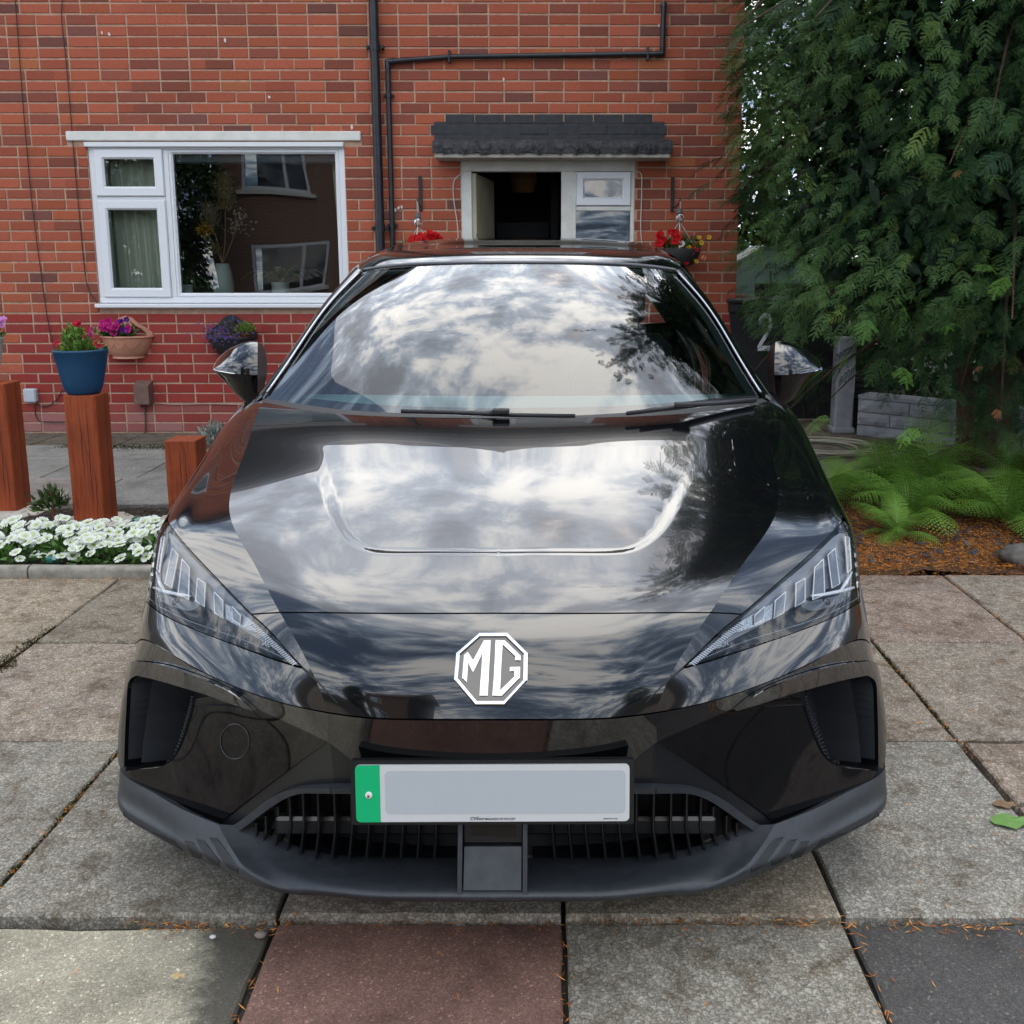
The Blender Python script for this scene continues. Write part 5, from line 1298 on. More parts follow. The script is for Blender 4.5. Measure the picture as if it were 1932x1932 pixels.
# ---- things on the inner window sill
ZS = wz0+.037
def sillpt(u, y=.24): p = W(u, 560, y); return (p.x, WY+y, ZS)
o = root_at('vase', sillpt(423), 'tall pale grey-green vase on the window sill', 'vase')
sv = (W(423,497,.24).z-ZS)
g = MB(); g.lathe([(.045, 0), (.062, .01), (.083, sv*.3), (.085, sv*.45), (.072, sv*.75), (.052, sv), (.046, sv), (.05, sv*.9)], 28); g.build('vase_body', mat('vase_glaze', (.42,.50,.47), .45), o, smooth=True, fix=True)
o = root_at('dried_flowers', sillpt(423), 'dried pampas plumes and a golden flower head standing in the tall vase', 'dried flowers')
def plume(pts, r, nm, n, col, seed, w=.006, L=.05):
    c = smooth_curve(pts, n=20); MB().tube([tuple(p) for p in c], .003, 5).build('stem', mat('straw', (.25,.19,.10), .8), o)
    rs = np.random.RandomState(seed); k = rs.rand(n); idx = (k*6).astype(int)+13; C = c[np.clip(idx, 0, 19)]+rs.normal(size=(n, 3))*r*[1, .6, .8]
    D = rs.normal(size=(n, 3))*.7+[0, 0, 1]; V, F, cc = leaf_cloud(C, D, L*rs.uniform(.5, 1.2, n), w, np.tile(col, (n, 1))*rs.uniform(.6, 1.2, (n, 1)), seed=seed); q = numpy_mesh(nm, V, F, petalm, o, cc); q['kind'] = 'stuff'
def sillP(u, v, y=.24): p = W(u, v, y); b = Vector(sillpt(423)); return tuple(p-b)
plume([(0,0,sv), sillP(424,460), sillP(425,400), sillP(424,330)], .028, 'pampas_plume', 900, (.34,.24,.13), 1)
plume([(0,0,sv), sillP(415,470), sillP(402,430), sillP(393,385)], .035, 'pampas_plume', 600, (.36,.26,.18), 2, .004)
plume([(0,0,sv), sillP(432,470), sillP(446,430), sillP(455,405)], .05, 'honesty_discs', 90, (.40,.33,.28), 3, .024, .026)
MB().tube([(0,0,sv), sillP(410,470), sillP(390,440)], .004, 5).build('stem', mat('straw'), o)
rs_ = np.random.RandomState(4); n = 260; C = np.array(sillP(387,433))+rs_.normal(size=(n,3))*.02; D = rs_.normal(size=(n,3)); V, F, cc = leaf_cloud(C, D, .055, .014, np.tile([.55,.30,.05],(n,1))*rs_.uniform(.6,1.3,(n,1)), seed=5); q = numpy_mesh('golden_head', V, F, petalm, o, cc)
foliage('leaves', o, 40, sillP(404,480), (.07,.04,.05), .06, .03, a=(.08,.09,.03), b=(.18,.17,.05), seed=9)
def potplant(u, r, h, col, arch, n, L, lab, seed, nm='arching_leaf', gcol=((.05,.11,.03),(.14,.24,.06))):
    b = sillpt(u, .26); o = root_at('pot_plant', b, lab, 'pot plant')
    g = MB(); pr = [(r*.8, 0)]+[(r*(.9+.04*(k % 2)), h*k/8) for k in range(1, 8)]+[(r, h), (r*.88, h), (r*.85, h*.85), (.001, h*.85)]; g.lathe(pr, 24); g.build('pot', mat('pot_%d' % seed, col, .45), o, smooth=True, angle=30)
    rs = np.random.RandomState(seed)
    for k in range(n):
        a = 2*pi*k/n+rs.uniform(-.3, .3); ll = L*rs.uniform(.6, 1.15); P = []
        m = MB(); m.c = tuple(green(1, *gcol, seed=seed*50+k)[0]); V = []; F = []
        for i in range(9):
            t = i/8; rr = ll*t*.85; z = h+ll*(t*1.0-arch*t*t); w = .016*(L/.3)*sin(pi*min(1, t*.9+.08)); c = Vector((rr*cos(a), rr*sin(a)*.6, z)); s = Vector((-sin(a), cos(a), 0))
            V += [c-s*w, c+Vector((0, 0, -.004)), c+s*w]
            if i: F += [((i-1)*3, (i-1)*3+1, i*3+1, i*3), ((i-1)*3+1, (i-1)*3+2, i*3+2, i*3+1)]
        m.add(V, F); m.build(nm, leafm, o, smooth=True)
potplant(353, .055, .13, (.62,.66,.62), 1.1, 11, .30, 'spider plant in a ribbed white pot on the window sill', 41)
potplant(530, .075, .15, (.60,.62,.60), .95, 15, .42, 'leafy green plant in a white pot behind the big window pane', 42)
# ------------------------------------------------------------------ ground, paving, beds
soil = noisy('dirt', (.018,.015,.012), (.06,.05,.038), 30, .95, .8, .006)
g = MB(); g.box(-60, 60, -60, 120, -.4, -.022); o = g.build('ground', soil); tag(o, kind='structure')
def slab_build(nt, b, N, L):
    P = pos(N); a = N('ShaderNodeVertexColor'); a.layer_name = 'Col'
    vd = N('ShaderNodeTexNoise'); vd.inputs['Scale'].default_value = 85; vd.inputs['Detail'].default_value = 6; L(P, vd.inputs['Vector'])
    mv = N('ShaderNodeVectorMath'); mv.operation = 'MULTIPLY_ADD'; L(vd.outputs[1], mv.inputs[0]); mv.inputs[1].default_value = (.030, .030, .030); L(P, mv.inputs[2])
    vo = N('ShaderNodeTexVoronoi'); vo.feature = 'DISTANCE_TO_EDGE'; vo.inputs['Scale'].default_value = 82; L(mv.outputs[0], vo.inputs['Vector'])
    vc = N('ShaderNodeTexVoronoi'); vc.inputs['Scale'].default_value = 82; L(mv.outputs[0], vc.inputs['Vector'])
    r1 = ramp(N, L, vo.outputs['Distance'], [(0.0, (.50,.47,.43)), (.22, (1.04,)*3)])
    sp = N('ShaderNodeSeparateColor'); L(vc.outputs['Color'], sp.inputs[0]); r2 = ramp(N, L, sp.outputs[0], [(0, (.72,)*3), (1, (1.25,)*3)])
    n2 = tex_noise(N, L, 3.2, 12, .74, P); r3 = ramp(N, L, n2.outputs[0], [(.28, (.40,.36,.31)), (.48, (.95,.94,.92)), (.75, (1.25,1.23,1.17))])
    n5 = tex_noise(N, L, 11, 8, .7, P, dist=.6); r5 = ramp(N, L, n5.outputs[0], [(.36, (.42,.34,.25)), (.50, (1,1,1))]); n3 = tex_noise(N, L, 170, 5, .75, P); r4 = ramp(N, L, n3.outputs[0], [(.3, (.42,)*3), (.7, (1.5,)*3)])
    c = mixc(N, L, 1, a.outputs[0], r1.outputs[0], 'MULTIPLY'); c = mixc(N, L, .8, c, r2.outputs[0], 'MULTIPLY'); c = mixc(N, L, .9, c, r3.outputs[0], 'MULTIPLY'); c = mixc(N, L, .75, c, r5.outputs[0], 'MULTIPLY'); c = mixc(N, L, .8, c, r4.outputs[0], 'MULTIPLY')
    L(c, b.inputs['Base Color'])
    h = N('ShaderNodeMath'); h.operation = 'MULTIPLY_ADD'; L(r1.outputs[0], h.inputs[0]); h.inputs[1].default_value = .8; L(n3.outputs[0], h.inputs[2]); bump(N, L, b, h.outputs[0], .55, .0022)
slabm = mat('slab_flaked', (.3,.3,.3), .82, spec=.25, build=slab_build)
def slab2_build(nt, b, N, L):
    P = pos(N); a = N('ShaderNodeVertexColor'); a.layer_name = 'Col'
    v1 = N('ShaderNodeTexVoronoi'); v1.inputs['Scale'].default_value = 230; L(P, v1.inputs['Vector'])
    sp = N('ShaderNodeSeparateColor'); L(v1.outputs['Color'], sp.inputs[0]); r1 = ramp(N, L, sp.outputs[0], [(0, (.75,)*3), (.80, (1.05,)*3), (.96, (1.25,1.25,1.2)), (1, (2.0,2.0,1.9))])
    n2 = tex_noise(N, L, 4.5, 9, .7, P); r3 = ramp(N, L, n2.outputs[0], [(.25, (.35,.33,.32)), (.5, (.95,)*3), (.78, (1.3,)*3)])
    n3 = tex_noise(N, L, 320, 3, .7, P); r4 = ramp(N, L, n3.outputs[0], [(.3, (.55,)*3), (.7, (1.45,)*3)])
    c = mixc(N, L, 1, a.outputs[0], r1.outputs[0], 'MULTIPLY'); c = mixc(N, L, .85, c, r3.outputs[0], 'MULTIPLY'); c = mixc(N, L, .9, c, r4.outputs[0], 'MULTIPLY'); L(c, b.inputs['Base Color'])
    bump(N, L, b, n3.outputs[0], .5, .0015)
slabm2 = mat('slab_gritty', (.3,.3,.3), .85, spec=.25, build=slab2_build)
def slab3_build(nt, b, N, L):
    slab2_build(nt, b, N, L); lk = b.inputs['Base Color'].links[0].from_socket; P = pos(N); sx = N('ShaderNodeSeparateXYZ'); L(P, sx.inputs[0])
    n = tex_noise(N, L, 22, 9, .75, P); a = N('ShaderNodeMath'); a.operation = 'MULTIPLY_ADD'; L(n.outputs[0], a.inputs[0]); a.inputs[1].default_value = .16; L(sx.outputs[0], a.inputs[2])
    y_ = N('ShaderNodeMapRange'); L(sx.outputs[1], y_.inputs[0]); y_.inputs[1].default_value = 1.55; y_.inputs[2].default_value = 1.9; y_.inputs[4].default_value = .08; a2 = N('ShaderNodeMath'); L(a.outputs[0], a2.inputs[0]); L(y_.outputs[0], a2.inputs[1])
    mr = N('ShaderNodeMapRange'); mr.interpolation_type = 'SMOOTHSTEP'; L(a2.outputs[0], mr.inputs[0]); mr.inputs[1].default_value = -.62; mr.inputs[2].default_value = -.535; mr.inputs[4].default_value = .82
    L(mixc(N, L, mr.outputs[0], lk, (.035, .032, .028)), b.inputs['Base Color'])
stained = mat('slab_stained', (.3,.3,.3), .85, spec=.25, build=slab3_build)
rg = random.Random(21)
def slab(x0, x1, y0, y1, z, col, m, parent, tilt=.003, gap=.005, jag=.006, nm='slab', shape=None):
    """a paving slab with slightly uneven, chipped edges"""
    P = []; pts = shape or [(x0+gap, y0+gap), (x1-gap, y0+gap), (x1-gap, y1-gap), (x0+gap, y1-gap)]
    for i in range(len(pts)):
        a, b = np.array(pts[i]), np.array(pts[(i+1) % len(pts)]); k = 9
        for j in range(k):
            t = j/k; q = a+(b-a)*t
            if j: q = q+np.array([rg.uniform(-jag, jag)*.5, rg.uniform(-jag, jag)*.5])
            P.append(q)
    n = len(P); c = np.mean(P, 0); tx, ty = rg.uniform(-tilt, tilt), rg.uniform(-tilt, tilt); zz = lambda q: z+(q[0]-c[0])*tx+(q[1]-c[1])*ty
    V = []; 
    for ins, dz in ((0, -.045), (0, -.006), (.006, 0)):
        for q in P: d = c-q; d = d/np.linalg.norm(d); p = q+d*ins; V.append((p[0], p[1], zz(p)+dz+(rg.uniform(-.0015, .0005) if dz == 0 else 0)))
    F = [(r*n+i, r*n+(i+1) % n, (r+1)*n+(i+1) % n, (r+1)*n+i) for r in range(2) for i in range(n)]
    V.append((c[0], c[1], z)); F += [(2*n+i, 2*n+(i+1) % n, 3*n) for i in range(n)]
    g = MB(); g.c = col; g.add(V, F); return g.build(nm, m, parent)
paving = empty('paving', (0, 0, 0)); paving['kind'] = 'structure'
gx = [-5.0, -4.4, -3.78, -3.17, -2.55, -1.91, -1.24, -.585, .032, .637, 1.205, 1.78, 2.4, 3.0, 3.6, 4.2]; gy = [-.4, .37, 1.13, 1.897, 2.69, 3.45, 4.19]
beige, pink, redc, greyc, darkc, drk2 = (.39,.335,.26), (.39,.31,.26), (.20,.112,.088), (.33,.31,.265), (.078,.073,.068), (.28,.25,.20)
special = {(7, 2): (redc, slabm2), (8, 2): (greyc, slabm), (9, 2): (darkc, slabm2), (6, 2): ((.33,.30,.225), slabm2), (10, 2): (darkc, slabm2), (9, 3): ((.33,.315,.28), slabm), (6, 3): ((.285,.27,.235), slabm), (10, 5): (pink, slabm), (11, 4): (beige, slabm), (5, 3): ((.30,.285,.25), slabm)}
for i in range(len(gx)-1):
    for j in range(len(gy)-1):
        kk = rg.uniform(.86, 1.08); col, m = special.get((i, j), (tuple(c*kk for c in rg.choice([beige, beige, beige, (.35,.305,.255), drk2])), slabm))
        z = .0 if j < 3 else .012
        if i >= 9 and (i, j) not in special: col = tuple(c*kk for c in rg.choice([(.39,.32,.265), (.375,.325,.27)]))
        if (i, j) == (10, 3): # broken slab at the right edge
            slab(0, 0, 0, 0, .010, col, m, paving, shape=[(1.215, 1.91), (1.77, 1.91), (1.77, 2.30), (1.5, 2.36), (1.225, 2.34)]); slab(0, 0, 0, 0, .010, col, m, paving, shape=[(1.225, 2.36), (1.5, 2.38), (1.77, 2.315), (1.77, 2.68), (1.225, 2.68)]); continue
        g_ = .006
        if (i, j) == (6, 2): slab(gx[i]+g_, gx[i+1]-.004, gy[j], gy[j+1]-.010, z-.004, col, stained, paving); continue
        y1 = gy[j+1]+(.06 if j == 5 and i > 9 else 0)
        slab(gx[i], gx[i+1], gy[j], y1, z+rg.uniform(-.002, .002), col, m, paving)
for i in range(6, 10):
    for (c, d) in ((4.19, 4.93), (4.93, 5.43)): kk = rg.uniform(.86, 1.06); slab(gx[i], gx[i+1], c, d, .012, tuple(v*kk for v in beige), slabm, paving)
# kerb stones along the flower bed
kb = noisy('kerb_concrete', (.15,.14,.115), (.33,.31,.26), 16, .85, .6, .004)
kerb = empty('edging_kerb', (-2.8, 4.2, 0), 'weathered rounded concrete kerb edging the white flower bed', 'kerb')
kx = [-5.2, -4.28, -3.37, -2.325, -1.26]
for a, b in zip(kx[:-1], kx[1:]):
    g = MB(); pr = [(.0, -.03), (.0, .040), (.006, .053), (.018, .060), (.040, .061), (.052, .054), (.058, .04), (.058, -.03)]; n = 10; V = []; F = []
    for i in range(n+1):
        x = a+.004+(b-a-.008)*i/n+2.8
        for y, z in pr: V.append((x, y+rg.uniform(-.0012, .0012), z+rg.uniform(-.0012, .0012)))
        if i: F += [((i-1)*8+k, i*8+k, i*8+k+1, (i-1)*8+k+1) for k in range(7)]
    F += [tuple(range(8)), tuple(n*8+k for k in range(7, -1, -1))]; g.add(V, F); g.build('kerb_stone', kb, kerb, smooth=True, angle=50, fix=True)
def rough_sheet(nm, x0, x1, y0, y1, z, amp, m, n=60, kind='structure', lab=None):
    X_, Y_ = np.meshgrid(np.linspace(x0, x1, n), np.linspace(y0, y1, n), indexing='ij'); rs = np.random.RandomState(3)
    Z = z+amp*(np.sin(X_*9+Y_*4)*.3+rs.rand(n, n)*.7); V = np.stack([X_, Y_, Z], -1).reshape(-1, 3); i = np.arange(n*n).reshape(n, n); F = np.stack([i[:-1, :-1], i[1:, :-1], i[1:, 1:], i[:-1, 1:]], -1).reshape(-1, 4)
    o = numpy_mesh(nm, V, F, m, None, smooth=True); tag(o, kind=kind); return o
mulch = noisy('mulch', (.012,.009,.007), (.075,.055,.04), 45, .95, 1, .012, lo=.3, hi=.75)
rough_sheet('flower_bed_soil', -5.2, -1.25, 4.262, 5.42, .012, .022, mulch)
rough_sheet('tree_bed_soil', 1.215, 6.0, 4.27, 6.25, .004, .028, noisy('needle_soil', (.03,.022,.016), (.16,.075,.03), 38, .95, 1, .01), 70)
# patio by the house
pat = empty('patio', (0, 0, 0)); pat['kind'] = 'structure'
px_ = [-5.2, -4.6, -3.95, -3.3, -2.68, -2.0, -1.38, -.7, 0, .7, 1.45]; py_ = [5.43, 6.12, 6.75, 7.25, 7.79]
for i in range(len(px_)-1):
    for j in range(len(py_)-1):
        k = rg.uniform(.85, 1.05); base = rg.choice([(.27,.265,.24), (.30,.27,.24), (.24,.235,.215)]); z = .045
        if j == 3: base = (.20,.185,.15)
        slab(px_[i]+(.05 if j % 2 else -.03), px_[i+1]+(.05 if j % 2 else -.03), py_[j], py_[j+1], z, tuple(c*k for c in base), slabm2 if j < 3 else slabm, pat, gap=.005)
# right-hand path past the tree
for i, (a, b) in enumerate(((1.55,2.3),(2.3,3.05),(3.05,3.8),(3.8,4.5))):
    for (c, d) in ((6.28,7.0),(7.0,7.75),(7.75,8.5),(8.5,9.4)): slab(a, b, c, d, .02, [tuple(v*kk for v in (.36,.31,.25)) for kk in [rg.uniform(.85,1.05)]][0], slabm, pat, gap=.004)
moss = colattr('moss_tufts', .95, .1)
def tufts(nm, pts, n, r, col, seed, L=.012, w=.006, z=0, lab=None, cat=None, up=1.0, kind='stuff', spread=.02, m=None):
    rs = np.random.RandomState(seed); P = smooth_curve(np.array(pts, float), n=200); C = P[rs.randint(0, 200, n)]+rs.normal(size=(n, P.shape[1]))*spread
    C = np.c_[C[:, 0], C[:, 1], np.full(n, z)+(C[:, 2] if C.shape[1] > 2 else 0)]; D = rs.normal(size=(n, 3))*.7+[0, 0, up]
    V, F, cc = leaf_cloud(C, D, L*rs.uniform(.5, 1.3, n), w, np.tile(col, (n, 1))*rs.uniform(.5, 1.5, (n, 1)), seed=seed); o = numpy_mesh(nm, V, F, m or moss, None, cc); return tag(o, lab, cat, kind=kind)
tufts('moss', [(-3.6,7.2),(-2.7,7.15),(-1.9,7.2),(-1.2,7.2)], 5000, 0, (.06,.055,.018), 4, z=.045, spread=.05)
tufts('moss', [(-1.95,2.9),(-1.93,3.3),(-1.92,3.6)], 1600, 0, (.05,.045,.02), 5, z=.004, spread=.012)
tufts('moss', [(-1.245,2.0),(-1.24,2.4),(-1.24,2.68)], 500, 0, (.045,.05,.018), 16, z=.003, spread=.006)
tufts('moss', [(1.2,2.75),(1.205,3.1),(1.2,3.4)], 400, 0, (.045,.045,.018), 17, z=.003, spread=.006)
tufts('moss', [(-1.9,3.2),(-1.92,3.3)], 500, 0, (.06,.05,.02), 6, z=.006, spread=.02)
# fallen needles: in the joints, on the slabs, deep under the tree
def needles(nm, C, seed, L=.027, w=.0028, cols=((.42,.15,.035),(.55,.24,.06),(.25,.09,.03))):
    rs = np.random.RandomState(seed); n = len(C); a = rs.rand(n)*2*pi; D = np.c_[np.cos(a), np.sin(a), rs.normal(0, .12, n)]
    col = np.array(cols)[rs.randint(0, len(cols), n)]*rs.uniform(.7, 1.3, (n, 1)); V, F, cc = leaf_cloud(C, D, L*rs.uniform(.5, 1.2, n), w, col, seed=seed, N=np.tile([0, 0, 1.], (n, 1))+rs.normal(size=(n, 3))*.3)
    o = numpy_mesh(nm, V, F, moss, None, cc); return tag(o, kind='stuff')
rs = np.random.RandomState(8); n = 1100; C = np.c_[rs.uniform(-2.6, 3.0, n), rs.uniform(1.2, 4.2, n)**1.0, np.full(n, .0)]; C[:, 2] = np.where(C[:, 1] > 1.897, .0165, .0045)
keep = rs.rand(n) < np.where(C[:, 0] > .7, .95, .35); needles('fallen_needles', C[keep], 1)
def along(pts, n, sp, z, seed): rs = np.random.RandomState(seed); P = smooth_curve(np.array(pts, float), n=300); q = P[rs.randint(0, 300, n)]+rs.normal(size=(n, 2))*sp; return np.c_[q, np.full(n, z)+rs.rand(n)*.008]
C = np.concatenate([along([(-1.24,1.9),(-1.245,2.2),(-1.24,2.7)], 260, .009, .002, 1), along([(-.9,1.885),(-.6,1.89),(.0,1.885)], 150, .012, -.004, 2), along([(.1,1.89),(.5,1.89),(.9,1.885),(1.8,1.885)], 260, .012, .0, 3),
    along([(-.585,1.1),(-.58,1.5),(-.575,1.9)], 60, .012, -.008, 4), along([(.032,1.2),(.032,1.5),(.032,1.9)], 70, .006, -.004, 5), along([(.637,1.2),(.637,1.5),(.637,1.9)], 70, .006, -.004, 6), along([(1.205,2.6),(1.2,3.0),(1.2,3.3)], 90, .008, .004, 7),
    along([(-4.4,4.17),(-3,4.17),(-1.6,4.17)], 500, .02, .012, 8), along([(1.3,4.23),(2.2,4.24),(3.2,4.25)], 600, .03, .014, 9), along([(1.78,3.4),(1.78,3.8),(1.78,4.2)], 120, .01, .006, 10)])
needles('joint_needles', C, 2)
rs = np.random.RandomState(9); n = 28000; C = np.c_[rs.uniform(1.15, 3.9, n), 4.27+rs.beta(1.1, 2.6, n)*1.9, np.full(n, .02)+rs.rand(n)*.022]; needles('needle_carpet', C, 3, .028, .0028, ((.55,.19,.03),(.68,.29,.06),(.44,.14,.03),(.24,.09,.03)))
rs = np.random.RandomState(10); n = 2600; C = np.c_[rs.uniform(-4.6, -1.28, n), rs.uniform(4.3, 5.4, n), .03+rs.rand(n)*.01]; needles('bark_chips', C, 4, .035, .010, ((.04,.028,.02),(.09,.065,.05),(.02,.015,.012),(.14,.11,.085)))
# pebbles and leaves lying on the slabs
def pebble(u, v, r, col, lab):
    p = atZ(u, v, .0); bm = bmesh.new(); bmesh.ops.create_icosphere(bm, subdivisions=2, radius=r); rr = random.Random(u)
    for q in bm.verts: q.co = Vector((q.co.x*1.15, q.co.y*.9, q.co.z*.65))*(1+rr.uniform(-.07, .07))
    me = bpy.data.meshes.new('pebble'); bm.to_mesh(me); bm.free(); me.shade_smooth(); me.materials.append(mat('peb%d' % u, col, .7)); o = bpy.data.objects.new('pebble', me); o.location = (p.x, p.y, r*.55); link(o); tag(o, lab, 'pebble')
pebble(492,1768,.011,(.22,.17,.15),'round brownish pebble in the joint beside the red slab'); pebble(402,1770,.006,(.6,.6,.58),'tiny white pebble on the beige slab left of the bumper'); pebble(1375,1720,.008,(.45,.42,.36),'small pale stone in the joint under the right end of the bumper')
for (u, v, s, lab, col) in ((1905,1552,.05,'green leaf lying on the slab at the right edge',(.16,.30,.08)),(1895,1520,.03,'curled brown leaf on the slab near the green leaf',(.22,.14,.08)),(335,1845,.014,'round tan seed on the beige slab in the left corner',(.50,.36,.18)),(285,1178,.03,'pale dry leaf by the kerb below the white flowers',(.42,.30,.16))):
    p = atZ(u, v, .013); g = MB(); g.c = col; n = 12; V = [(0, 0, .006)]+[(s*(1+.15*sin(k*3.1))*cos(2*pi*k/n), s*.6*(1+.2*sin(k*2.3))*sin(2*pi*k/n), .002+.005*abs(sin(k*1.7))) for k in range(n)]; g.add(V, [(0, 1+k, 1+(k+1) % n) for k in range(n)]); o = g.build('fallen_leaf', leafm); o.location = p; tag(o, lab, 'leaf')
# ------------------------------------------------------------------ posts, pots, flower bed
def wood_build(nt, b, N, L):
    t = N('ShaderNodeTexCoord'); mp = N('ShaderNodeMapping'); L(t.outputs['Object'], mp.inputs[0]); mp.inputs['Scale'].default_value = (1, 1, .06)
    n = tex_noise(N, L, 55, 7, .6, mp.outputs[0], dist=.6); r = ramp(N, L, n.outputs[0], [(.25, (.17,.032,.012)), (.5, (.30,.060,.018)), (.75, (.37,.085,.028))])
    n2 = tex_noise(N, L, 3, 5, .6, t.outputs['Object']); r2 = ramp(N, L, n2.outputs[0], [(.3, (.72,.7,.7)), (.7, (1.12,1.1,1.05))])
    L(mixc(N, L, 1, r.outputs[0], r2.outputs[0], 'MULTIPLY'), b.inputs['Base Color']); bump(N, L, b, n.outputs[0], .35, .003)
woodm = mat('stained_timber', (.35,.06,.02), .6, spec=.3, build=wood_build)
def post(x0, y0, w, h, zb, lab, seed):
    o = empty('timber_post', (x0+w/2, y0+w/2, zb), lab, 'post', 'orange stained timber posts in the flower bed')
    r = random.Random(seed); g = MB(); b = .006; n = 14
    # four faces with drying cracks cut as narrow grooves
    def face_pts(z): 
        k = w/2; P = []
        for (ax, ay, bx, by) in ((-1,-1,1,-1),(1,-1,1,1),(1,1,-1,1),(-1,1,-1,-1)):
            P += [(ax*k+(b if bx > ax else -b if bx < ax else 0), ay*k+(b if by > ay else -b if by < ay else 0)), (bx*k-(b if bx > ax else -b if bx < ax else 0), by*k-(b if by > ay else -b if by < ay else 0))]
        return P
    V = []; F = []
    for i in range(n+1):
        z = h*i/n; q = face_pts(z); V += [(x+r.uniform(-.0008,.0008), y+r.uniform(-.0008,.0008), z) for x, y in q]
        if i: F += [((i-1)*8+k, (i-1)*8+(k+1) % 8, i*8+(k+1) % 8, i*8+k) for k in range(8)]
    V += [(x*.95, y*.95, h+.004) for x, y in face_pts(h)]; F += [(n*8+k, n*8+(k+1) % 8, n*8+8+(k+1) % 8, n*8+8+k) for k in range(8)]+[tuple(n*8+8+k for k in range(8))]
    g.add(V, F); g.build('post_body', woodm, o)
    cr = mat('wood_crack', (.035,.008,.004), .9)
    for (fx, z0, z1) in ((.18, .02, .98), (-.02, .35, .9), (.3, .0, .45)):
        m = MB(); k = 20; V = []; F = []; x = fx*w
        for i in range(k+1):
            t = z0+(z1-z0)*i/k; x += r.uniform(-.0015, .0015); ww = .0013*sin(pi*min(1, max(0, i/k)))+.0003; V += [(x-ww, -w/2-.0008, t*h), (x+ww, -w/2-.0008, t*h)]
            if i: F.append((2*i-2, 2*i-1, 2*i+1, 2*i))
        m.add(V, F); m.build('drying_crack', cr, o)
    m = MB(); V = []; F = []; y = .01
    for i in range(21):
        y += r.uniform(-.0015, .0015); V += [(w/2+.0008, y-.001, h*i/20), (w/2+.0008, y+.001, h*i/20)]
        if i: F.append((2*i-2, 2*i-1, 2*i+1, 2*i))
    m.add(V, F); m.build('drying_crack', cr, o)
    return o
BZ = .03
post(-2.513, 5.03, .165, .716-BZ, BZ, 'tall orange timber post carrying the blue pot', 1)
post(-3.125, 5.30, .165, .745-BZ, BZ, 'orange timber post carrying the pale pot at the left edge', 2)
post(-2.015, 5.05, .165, .475-BZ, BZ, 'short orange timber post with a bare top next to the car', 3)
pale = noisy('pale_concrete', (.40,.37,.31), (.52,.49,.42), 12, .8, .3, .003)
for (x, y, r0, lab) in ((-2.43,5.11,.20,'pale octagonal paver under the tall post with the blue pot'), (-3.02,5.34,.22,'pale octagonal paver under the post at the left edge'), (-1.93,5.13,.2,'pale octagonal paver under the short bare post')):
    g = MB(); g.lathe([(r0, 0), (r0, .035), (r0-.01, .042)], 8); o = g.build('post_paver', pale); o.location = (x, y, -.006); o.rotation_euler = (0, 0, radians(22.5)); tag(o, lab, 'paver')
# blue ribbed pot
def ribbed_pot(nm, loc, r0, r1, h, m, lab, ribs=72, amp=.0016, taper=.16):
    o = empty(nm, loc, lab, 'plant pot'); n = ribs*4; prof = [(.80*r0, 0), (r0*.86, .008), (r0*.97, .03), (r0*1.03, h*.22), (r0+(r1-r0)*.55, h*.6), (r1, h-.012), (r1+.002, h-.010), (r1+.002, h), (r1-.006, h), (r1-.012, h-.05)]
    V = []; F = []
    for i, (r, z) in enumerate(prof):
        for j in range(n): a = 2*pi*j/n; rr = r+(amp*cos(ribs*a) if 1 <= i <= 5 else 0); V.append((rr*cos(a), rr*sin(a), z))
    for i in range(len(prof)-1): F += [(i*n+j, i*n+(j+1) % n, (i+1)*n+(j+1) % n, (i+1)*n+j) for j in range(n)]
    F.append(tuple(range(n))[::-1]); g = MB(); g.add(V, F); g.build('pot_body', m, o, smooth=True)
    g = MB(); g.lathe([(r1-.013, h-.035), (.002, h-.025)], 24); g.build('compost', soil, o); return o
pc = atY(150, 748, 5.11)
ribbed_pot('plant_pot', (-2.440, 5.11, .722), .095, .132, .232, mat('blue_plastic', (.006,.055,.135), .45), 'round dark blue ribbed plant pot on the tall orange post')
pl = empty('potted_flowers', (-2.44, 5.11, .722+.20), 'leafy young plant with small red flowers in the blue pot', 'plant')
foliage('leaves', pl, 330, (0, 0, .0), (.12, .11, .085), .042, .018, seed=61, a=(.06,.13,.02), b=(.17,.30,.05))
rs = random.Random(6)
for k in range(16):
    a = rs.uniform(0, 6.28); r = rs.uniform(.0, .08); h = rs.uniform(.07, .14); tip = Vector((r*cos(a)*1.3, r*sin(a), h)); MB().tube([(r*.5*cos(a), r*.5*sin(a), 0), tuple(tip)], .0022, 5).build('stem', mat('green_stem', (.10,.18,.04), .6), pl)
    foliage('leaves', pl, 12, tuple(tip-Vector((0, 0, .02))), (.015, .015, .02), .04, .013, seed=70+k, a=(.07,.15,.02), b=(.19,.32,.06))
fm = flower_mesh(.017, (.55,.01,.04), (.3,0,.02), cup=.4); me_ = None
for (x, z) in ((.005,.165),(.015,.155),(-.005,.16),(-.11,.06),(.095,.06),(.11,.045),(-.10,.03),(.01,.17)):
    f = flower('flower', pl, (x, -.02, z), (rs.uniform(-.4, .4), -.7, .7), *fm, mesh=me_); me_ = f.data
ribbed_pot('plant_pot', (-3.115, 5.38, .75), .078, .115, .245, mat('pale_pot', (.42,.40,.37), .6), 'pale grey ribbed pot on the post at the left edge', 60, .001)
pl = empty('potted_flowers', (-3.115, 5.38, .75+.22), 'pink and lilac phlox in the pale pot at the left edge', 'plant')
foliage('leaves', pl, 420, (0, 0, .02), (.12, .12, .10), .04, .013, seed=62, a=(.07,.12,.03), b=(.17,.24,.08))
fm = flower_mesh(.019, (.58,.30,.62), (.45,.05,.3), cup=.1); me_ = None
